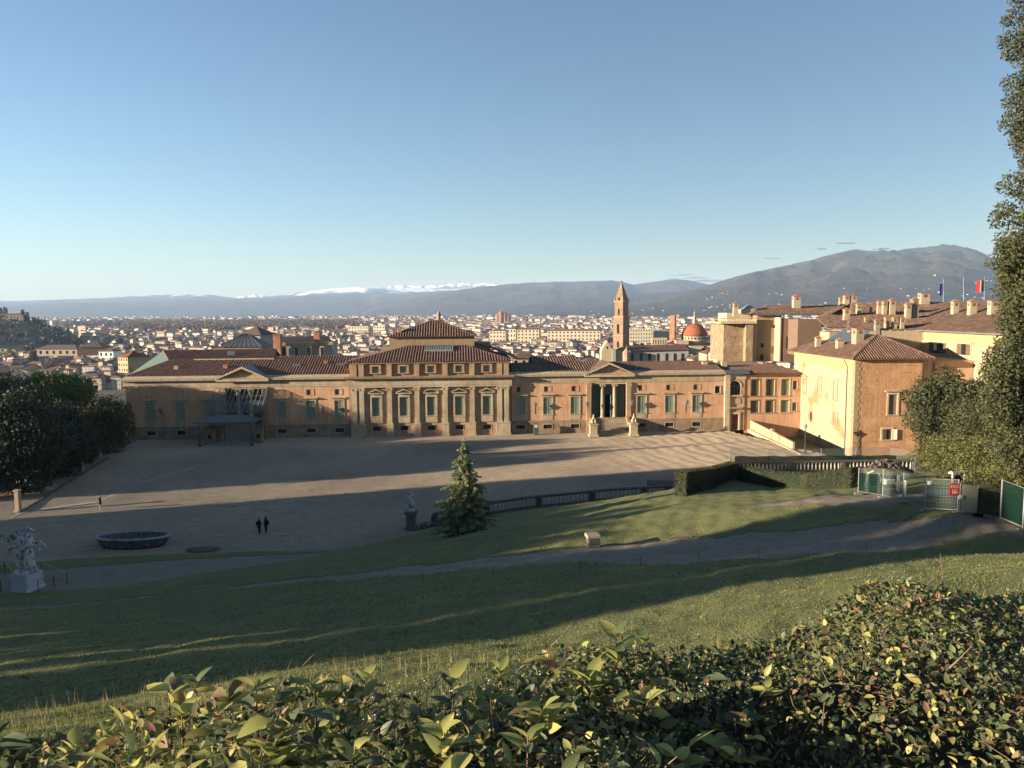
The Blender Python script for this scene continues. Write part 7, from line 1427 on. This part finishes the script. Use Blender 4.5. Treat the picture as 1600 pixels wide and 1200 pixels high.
def mount_mat(name, c1, c2, c3, s, snow=None):
    c1, c2, c3 = [tuple(q*v for q, v in zip(c, (.66, .62, .74))) for c in (c1, c2, c3)]
    m = mat(name, c1, c2, s, .95, 25, s*5, c3=c3, s3=s*2.5, lo3=.55, hi3=.68)
    if snow:
        t = m.node_tree; N = t.nodes; L = t.links; b = N['Principled BSDF']; g = N.new('ShaderNodeNewGeometry'); sp = N.new('ShaderNodeSeparateXYZ'); L.new(g.outputs['Position'], sp.inputs[0]); nz = N.new('ShaderNodeTexNoise'); nz.inputs['Scale'].default_value = .003; nz.inputs['Detail'].default_value = 6; L.new(g.outputs['Position'], nz.inputs[0])
        a = N.new('ShaderNodeMath'); a.operation = 'MULTIPLY_ADD'; a.inputs[1].default_value = 620; L.new(nz.outputs[0], a.inputs[0]); L.new(sp.outputs[2], a.inputs[2]); r = N.new('ShaderNodeMapRange'); r.inputs[1].default_value = snow+250; r.inputs[2].default_value = snow+330; L.new(a.outputs[0], r.inputs[0]); mx = N.new('ShaderNodeMix'); mx.data_type = 'RGBA'; mx.inputs[7].default_value = (.85,.85,.88,1)
        src = b.inputs['Base Color'].links[0].from_socket; L.new(src, mx.inputs[6]); L.new(r.outputs[0], mx.inputs[0]); L.new(mx.outputs[2], b.inputs['Base Color'])
    return m
mm1 = mount_mat('snowy_far_mountain', (.07,.08,.06), (.10,.09,.07), (.12,.11,.09), .0009, snow=520); mm1b = mount_mat('far_mountain', (.05,.06,.04), (.09,.08,.055), (.12,.105,.07), .0012); mm2 = mount_mat('mid_mountain', (.045,.052,.03), (.085,.07,.045), (.13,.105,.07), .002); mm3 = mount_mat('near_mountain', (.036,.045,.022), (.07,.06,.035), (.14,.11,.06), .0032)
mrange('snowy_mountains', [(-200,474),(-60,472),(0,471),(100,468.5),(180,465),(230,462),(250,461),(330,460.5),(372,466),(430,463),(480,457),(520,451),(560,449),(640,450),(700,452),(800,452),(900,452)], 19500, 14500, 497, mm1, 1, .3, rib=170)
mrange('far_mountains', [(-200,478),(-60,476),(0,475),(120,473),(240,471),(330,468),(420,466),(480,462),(560,458),(640,458),(700,455),(760,453),(840,455),(960,460)], 16500, 11500, 497, mm1b, 9, .35, rib=140)
mrange('middle_mountains', [(500,497),(560,490),(600,477),(660,464),(720,453),(770,446),(800,444),(860,441),(920,440),(955,438.5),(975,442),(990,446),(1020,440),(1050,436.5),(1080,439),(1110,446),(1180,452),(1260,462)], 12500, 9200, 493, mm2, 2, .3, rib=90)
mrange('foothills', [(520,497),(700,492),(800,478),(850,470),(900,465),(940,464),(990,460),(1030,457),(1080,455),(1140,452),(1250,455),(1400,470)], 9200, 6800, 492, mm2, 3, .25, rib=60)
_, MX, MY, MZ = mrange('near_mountain', [(700,493),(820,488),(900,482),(960,474),(1020,464),(1060,457),(1100,447),(1150,432),(1200,420),(1250,411),(1290,400),(1330,391),(1350,393),(1380,395),(1410,390),(1440,388),(1470,385),(1500,388),(1525,397),(1545,405),(1570,411),(1620,425),(1800,440)], 9200, 4300, 487, mm3, 4, .26, rib=55, nrow=60, step=4)
# villages on the slopes
n = 240; r0 = rng.integers(2, 26, n); c0 = rng.integers(40, MX.shape[1]-1, n); keep = (np.sin(c0*.25)+np.cos(r0*.5+c0*.07) > .35) | (rng.random(n) < .12); r0, c0 = r0[keep], c0[keep]; n = len(r0)
Qm = np.c_[MX[r0, c0], MY[r0, c0]]; a, b = houses(Qm, rng.uniform(8, 17, n), rng.uniform(7, 10, n), rng.uniform(5, 8, n), rng.normal(-.5, .3, n), np.full(n, .4), MZ[r0, c0]-3, ('hillside_walls', 'hillside_roofs')); vt = bpy.data.objects.new('hillside_villages', None); link(vt); tag(vt, 'tiny white houses scattered on the slopes of the near mountain', 'village', kind='stuff'); a.parent = vt; b.parent = vt; a['kind'] = b['kind'] = 'stuff'
p = at_y(1470, 386, 9200); ms = MB(); ms.bar((0, 0, -10), (0, 0, 45), 4, 4, 1.5); tag(ms.build('radio_mast', MT['iron'], loc=p), 'tiny radio mast on the summit of the near mountain', 'mast')
# ---- clouds
cm, ct_, cb = new_mat('cloud_white'); cb.inputs['Base Color'].default_value = (.85,.85,.86,1); cb.inputs['Roughness'].default_value = 1; 
def cloud(label, pts, D, m, seed, group=None, flat=.45):
    g = np.random.default_rng(seed); o = at_y(pts[0][0], pts[0][1], D); mb = MB()
    for (px, py, rx, ry, k) in pts:
        for i in range(k):
            u = g.uniform(-1, 1); p = at_y(px+u*rx, py+g.normal(0, ry*.15), D+g.normal(0, rx*8))-o; R_ = rx/FPX*D*g.uniform(.35, .7)*(1.1-.5*abs(u)); H_ = ry/FPX*D*g.uniform(.5, .8)*(1.15-.7*abs(u)); n0 = len(mb.v)
            for a_ in range(7):
                for b_ in range(12):
                    t1 = math.pi*(a_+.02)/6.04; t2 = 2*math.pi*b_/12; q = Vector((math.sin(t1)*math.cos(t2), math.sin(t1)*math.sin(t2), -math.cos(t1))); w = 1+.25*noise.noise(q*1.7+Vector((seed+i, px, 0))); mb.v.append((p.x+q.x*R_*w, p.y+q.y*R_*w, p.z+max(q.z, -.25)*H_*w))
            for a_ in range(6):
                for b_ in range(12): c_ = (b_+1) % 12; mb.f.append((n0+a_*12+b_, n0+a_*12+c_, n0+(a_+1)*12+c_, n0+(a_+1)*12+b_))
    ob = mb.build('cloud', m, loc=o, smooth=True); tag(ob, label, 'cloud', group); return ob
cvm = bpy.data.materials.new('cloud_vapour'); cvm.use_nodes = True; N_ = cvm.node_tree.nodes; N_.remove(N_['Principled BSDF']); vv = N_.new('ShaderNodeVolumePrincipled'); vv.inputs['Density'].default_value = .0035; vv.inputs['Color'].default_value = (.9,.9,.92,1); vv.inputs['Anisotropy'].default_value = .2; cvm.node_tree.links.new(vv.outputs[0], N_['Material Output'].inputs['Volume'])
CD = 23500
cloud('long bank of white cumulus lying on the far ridge left of centre', [(600+i*14, 452.5-i*.55, 15, 3.2+2.4*math.sin(i*.55+.3)**2, 16) for i in range(13)], CD, cm, 1)
cloud('small bright cloud on the far ridge at the left', [(380+i*9, 466-.3*i, 9, 5, 10) for i in range(4)], CD, cm, 2)
cg = new_mat('cloud_grey')[0]; cg.node_tree.nodes['Principled BSDF'].inputs['Base Color'].default_value = (.17,.20,.26,1); cg.node_tree.nodes['Principled BSDF'].inputs['Roughness'].default_value = 1
cloud('wispy flat grey cloud above the near mountain shoulder', [(1075, 434, 26, 2.0, 14), (1110, 439, 30, 2.6, 16), (1062, 429.5, 16, 1.2, 8)], CD, cg, 3)
for (px, py, rx, ry, lab) in ((1320, 380, 13, 1.6, 'tiny grey cloud over the near mountain, the upper of two left ones'), (1280, 389, 10, 1.5, 'tiny grey cloud over the near mountain, lower left'), (1377, 389, 12, 2.4, 'tiny grey cloud just left of the mountain summit'), (1205, 404, 12, .8, 'thin flat cloud above the left shoulder of the near mountain')):
    cloud(lab, [(px, py, rx, ry, 12)], CD, cg, int(px), 'small clouds over the near mountain')
# ---- haze
ZTOP = max(float(np.max([ (o.matrix_basis @ Vector(c)).z for c in o.bound_box])) for o in bpy.data.objects if o.type == 'MESH' and o.parent is None and o.get('category') != 'cloud')+25
print('haze top', ZTOP)
mb = MB(); mb.box(-21000, 21000, -700, 22500, ZC-6.0, ZTOP)
hzo = mb.build('haze', cvm); tag(hzo, kind='stuff'); hm_ = bpy.data.materials.new('haze_air'); hm_.use_nodes = True; N_ = hm_.node_tree.nodes; N_.remove(N_['Principled BSDF']); vv = N_.new('ShaderNodeVolumePrincipled'); vv.inputs['Density'].default_value = HAZE; vv.inputs['Color'].default_value = (.50,.70,1.0,1); vv.inputs['Anisotropy'].default_value = .0; hm_.node_tree.links.new(vv.outputs[0], N_['Material Output'].inputs['Volume']); hzo.data.materials.clear(); hzo.data.materials.append(hm_)

# ------------------------------------------------------------------ grass on the slope
def tufts(name, n, dens_fn, h, w, m, label, y0=3.0, y1=60, blades=4, lean=.5):
    """blades as thin triangles; more of them near the camera"""
    px = rng.uniform(-60, 1660, n); yy = y0*np.exp(rng.random(n)*math.log(y1/y0)); xx = (px-800)/FPX*yy*1.02; hh = hill(xx, yy); ok = (hh > .05) & (path_mask(xx, yy, hh)+wob(xx, yy, 1.7)*.32 < rng.uniform(-.25, .25, n)); xx, yy = xx[ok], yy[ok]; zz = gz(xx, yy); n = len(xx)
    k = blades; X = np.repeat(xx, k)+rng.normal(0, .05, n*k); Y = np.repeat(yy, k)+rng.normal(0, .05, n*k); Z = np.repeat(zz, k)-.01; sc = np.clip(np.repeat(yy, k)/14, .55, 3.0)
    H = h*rng.uniform(.5, 1.4, n*k)*np.clip(sc, .8, 1.25); t = rng.uniform(0, 6.28, n*k); l = rng.uniform(0, lean, n*k)*H; t2 = rng.uniform(0, 6.28, n*k); W_ = w*sc
    V = np.stack([np.stack([X-np.cos(t)*W_, Y-np.sin(t)*W_, Z], -1), np.stack([X+np.cos(t)*W_, Y+np.sin(t)*W_, Z], -1), np.stack([X+np.cos(t2)*l, Y+np.sin(t2)*l, Z+H], -1)], 1).reshape(-1, 3)
    o = np_mesh(name, V, np.arange(3*n*k).reshape(-1, 3), m); tag(o, label, 'grass', kind='stuff'); return o
tufts('grass', 110000, None, .045, .007, MT['blade'], 'short winter grass covering the sloping lawn')
tufts('grass_tufts', 1800, None, .10, .010, MT['blade'], 'taller ragged grass tufts on the upper slope', 5, 34, 6)
tufts('dry_stalks', 700, None, .38, .0045, MT['straw'], 'dry seed stalks standing in the grass just beyond the hedge', 9, 22, 3, .3)
n = 5200; px = rng.uniform(200, 1640, n)+rng.uniform(0, 100, n); yy = 12*np.exp(rng.random(n)*math.log(46/12)); xx = (px-800)/FPX*yy; hh = hill(xx, yy); ok = (hh > .3) & (path_mask(xx, yy, hh) < -.5) & (wob(xx, yy, .35) > -.25); xx, yy = xx[ok], yy[ok]; P = np.c_[xx, yy, gz(xx, yy)+.055]
dz = leaf_cloud('daisies', P, .014, MT['daisy'], up=2.0, asp=.9); tag(dz, 'small white daisies dotted over the lawn', 'daisies', kind='stuff')
# grass fringe where lawn meets court
# ------------------------------------------------------------------ foreground hedge
HM = [leaf_mat('hedge_leaf_olive', (.34,.33,.10), (.22,.24,.075), .35, .45, c3=(.48,.41,.14), rough=.42), leaf_mat('hedge_leaf_dark', (.13,.155,.07), (.075,.10,.05), .45, .35, rough=.5), leaf_mat('hedge_leaf_yellow', (.55,.48,.16), (.42,.37,.11), .3, .4, rough=.45), leaf_mat('hedge_leaf_brown', (.21,.125,.065), (.15,.09,.055), .3, .3, rough=.6)]
HT = 21.62
def top_z(x, y): return HT+.045*math.sin(x*3.1+y*2)+.03*math.sin(x*7.7)+.02*math.cos(y*9+x*4)
_eg = sorted((G(a, b, HT).x, G(a, b, HT).y) for a, b in ((-120,1070),(0,1085),(200,1112),(400,1102),(560,1064),(700,1024),(850,1000),(1000,990),(1200,950),(1400,922),(1600,893),(1750,877)))
def edge_y(x): return float(np.interp(x, [q[0] for q in _eg], [q[1] for q in _eg]))+.03*math.sin(x*5.3)+.02*math.sin(x*13)
fh = thing('foreground_hedge', 'mixed laurel and box hedge with yellowing leaves across the bottom of the view', 'hedge', (0, 1.6, 20.3))
O = np.array(fh.location)
def leaf_mesh(n_, L, Wd_, fold, curl):
    """a pointed laurel leaf: stalk end at the origin, blade along +x"""
    st = [0, .08, .3, .55, .8, 1.0]; wd = [.04, .35, .95, 1.0, .62, .03]; V, F = [], []
    for s, w in zip(st, wd):
        z = -curl*s*s*L; V += [(s*L, -w*Wd_/2, z+fold*w*Wd_/2), (s*L, 0, z), (s*L, w*Wd_/2, z+fold*w*Wd_/2)]
    for i in range(len(st)-1):
        a = i*3; F += [(a, a+1, a+4, a+3), (a+1, a+2, a+5, a+4)]
    return V, F
def place_leaves(n, L0, L1, xr, dr, dens_depth, mats_p, name, aspect=.42):
    """joined leaf mesh: n leaves in the top layer of the hedge"""
    V0, F0 = leaf_mesh(0, 1, aspect, .35, .18); V0 = np.array(V0); F0 = np.array(F0); out = {}
    x = rng.uniform(*xr, n); e = np.array([edge_y(q) for q in x]); y = e-rng.random(n)**1.0*dr; tz = np.array([top_z(a, b) for a, b in zip(x, y)]); fall = np.clip((y-(e-.10))/.10, 0, 1)**2*.10; z = tz-np.abs(rng.normal(0, dens_depth, n))-fall
    az = rng.uniform(0, 6.28, n); el = rng.normal(.35, .55, n); rl = rng.normal(0, .8, n); L = rng.uniform(L0, L1, n); mi = rng.choice(len(mats_p), n, p=mats_p)
    d = np.stack([np.cos(az)*np.cos(el), np.sin(az)*np.cos(el), np.sin(el)], -1); up = np.array([[0, 0, 1.]])+rng.normal(0, .15, (n, 3)); s = np.cross(up, d); s /= np.linalg.norm(s, axis=1)[:, None]; u = np.cross(d, s); s2 = s*np.cos(rl)[:, None]+u*np.sin(rl)[:, None]; u2 = np.cross(d, s2)
    W_ = np.stack([x, y, z], -1)[:, None]+(V0[None, :, 0:1]*d[:, None]+V0[None, :, 1:2]*s2[:, None]+V0[None, :, 2:3]*u2[:, None])*L[:, None, None]-O
    for k in range(len(mats_p)):
        q = mi == k
        if q.sum() == 0: continue
        nn = int(q.sum()); F = (F0[None]+np.arange(nn)[:, None, None]*len(V0)).reshape(-1, 4); o = np_mesh(name, W_[q].reshape(-1, 3), F, HM[k], fh, True); o['kind'] = 'stuff'
place_leaves(26000, .011, .025, (.15, 2.3), 1.25, .05, (.18, .66, .06, .10), 'small_leaves', .55)
place_leaves(4600, .018, .030, (-1.75, .15), .75, .07, (.30, .50, .12, .08), 'small_leaves', .55)
place_leaves(1500, .035, .06, (-1.75, .35), .85, .06, (.46, .34, .14, .06), 'laurel_leaves', .42)
place_leaves(220, .03, .045, (.3, 2.3), 1.2, .03, (.40, .42, .14, .04), 'laurel_leaves', .42)
# the largest leaves one by one
lm_ = []
for k, (L, w, f_, c_) in enumerate(((.085, .040, .3, .15), (.07, .038, .5, .25), (.090, .042, .25, .3), (.06, .036, .4, .4), (.075, .032, .6, .2), (.05, .032, .2, .35))):
    for mi in range(4):
        V, F = leaf_mesh(0, L, w/1, f_, c_*.9); me = bpy.data.meshes.new('leaf'); me.from_pydata(V, [], F); me.materials.append(HM[mi]); me.polygons.foreach_set('use_smooth', [True]*len(F)); lm_.append(me)
g = random.Random(12)
def one_leaf(p, az, el, rl, mi, sc=1.0):
    o = bpy.data.objects.new('leaf', lm_[g.randrange(6)*4+mi]); link(o, fh); o.rotation_euler = (rl, -el, az); o.location = Vector(p)-Vector(O); o.scale = (sc,)*3
shoots = MB()
def shoot(x, y, z, h, nl, sc=1.0, red=False, tilt=(0, 0)):
    a = Vector((x, y, z)); b = a+Vector((tilt[0]*h, tilt[1]*h, h)); shoots.bar(a-Vector(O)-Vector((0, 0, .12)), b-Vector(O), .0028, 5, .0014)
    for i in range(nl):
        t = (i+.5)/nl; p = lerp(a, b, .25+.75*t); one_leaf(p, i*2.4+g.uniform(-.4, .4), .25+.7*t+g.uniform(-.25, .25), g.uniform(-.5, .5), g.choices((0, 1, 2, 3), (.55, .16, .24, .05))[0], sc*(1.0-.25*t))
for i in range(62):
    x = g.uniform(-1.7, .55); y = edge_y(x)-g.uniform(.0, .62); shoot(x, y, top_z(x, y)-.03, g.uniform(.015, .055)*(.4 if x < -.42 else 1.0), g.choice((4, 5, 6)), g.uniform(.65, 1.1), tilt=(g.uniform(-.4, .4), g.uniform(-.4, .4)))
for i in range(2):
    x = g.uniform(.55, 1.2); y = edge_y(x)-g.uniform(.0, .7); shoot(x, y, top_z(x, y)-.02, g.uniform(.02, .04), 4, g.uniform(.5, .7), tilt=(g.uniform(-.4, .4), g.uniform(-.4, .4)))
for i in range(60):
    x = g.uniform(-1.4, .6); y = edge_y(x)-g.uniform(.05, .75); one_leaf((x, y, top_z(x, y)+g.uniform(-.02, .03)), g.uniform(0, 6.28), g.uniform(-.1, .7), g.uniform(-.7, .7), g.choices((0, 1, 2, 3), (.42, .30, .18, .10))[0], g.uniform(.7, 1.1))
shoots.build('green_shoots', mat('reddish_stem', (.22,.09,.05), (.16,.10,.05), 30, .6), fh)['kind'] = 'stuff'
tw = MB()
for i in range(1500):
    x = g.uniform(-1.5, 2.3); y = edge_y(x)-g.random()**.8*1.15; z = top_z(x, y)-g.uniform(.0, .13); d = Vector((g.gauss(0, 1), g.gauss(0, 1), g.gauss(.6, .8))).normalized()*g.uniform(.03, .11); p = Vector((x, y, z))-Vector(O); m_ = p+d*.5+Vector((g.gauss(0, .006),)*3); r = g.uniform(.0008, .0022); tw.bar(p, m_, r, 4, r*.8); tw.bar(m_, p+d, r*.8, 4, r*.4)
for (px, py, px2, py2) in ((1445, 1052, 1475, 1085), (1475, 1085, 1500, 1115)):
    a = G(px, py, HT+.01)-Vector(O); b = G(px2, py2, HT+.012)-Vector(O); tw.bar(a, b, .0045, 6, .0035)
tw.build('twigs', mat('grey_twig', (.20,.15,.11), (.12,.09,.07), 40, .85), fh)['kind'] = 'stuff'
# dark inner mass and stems down to the ground
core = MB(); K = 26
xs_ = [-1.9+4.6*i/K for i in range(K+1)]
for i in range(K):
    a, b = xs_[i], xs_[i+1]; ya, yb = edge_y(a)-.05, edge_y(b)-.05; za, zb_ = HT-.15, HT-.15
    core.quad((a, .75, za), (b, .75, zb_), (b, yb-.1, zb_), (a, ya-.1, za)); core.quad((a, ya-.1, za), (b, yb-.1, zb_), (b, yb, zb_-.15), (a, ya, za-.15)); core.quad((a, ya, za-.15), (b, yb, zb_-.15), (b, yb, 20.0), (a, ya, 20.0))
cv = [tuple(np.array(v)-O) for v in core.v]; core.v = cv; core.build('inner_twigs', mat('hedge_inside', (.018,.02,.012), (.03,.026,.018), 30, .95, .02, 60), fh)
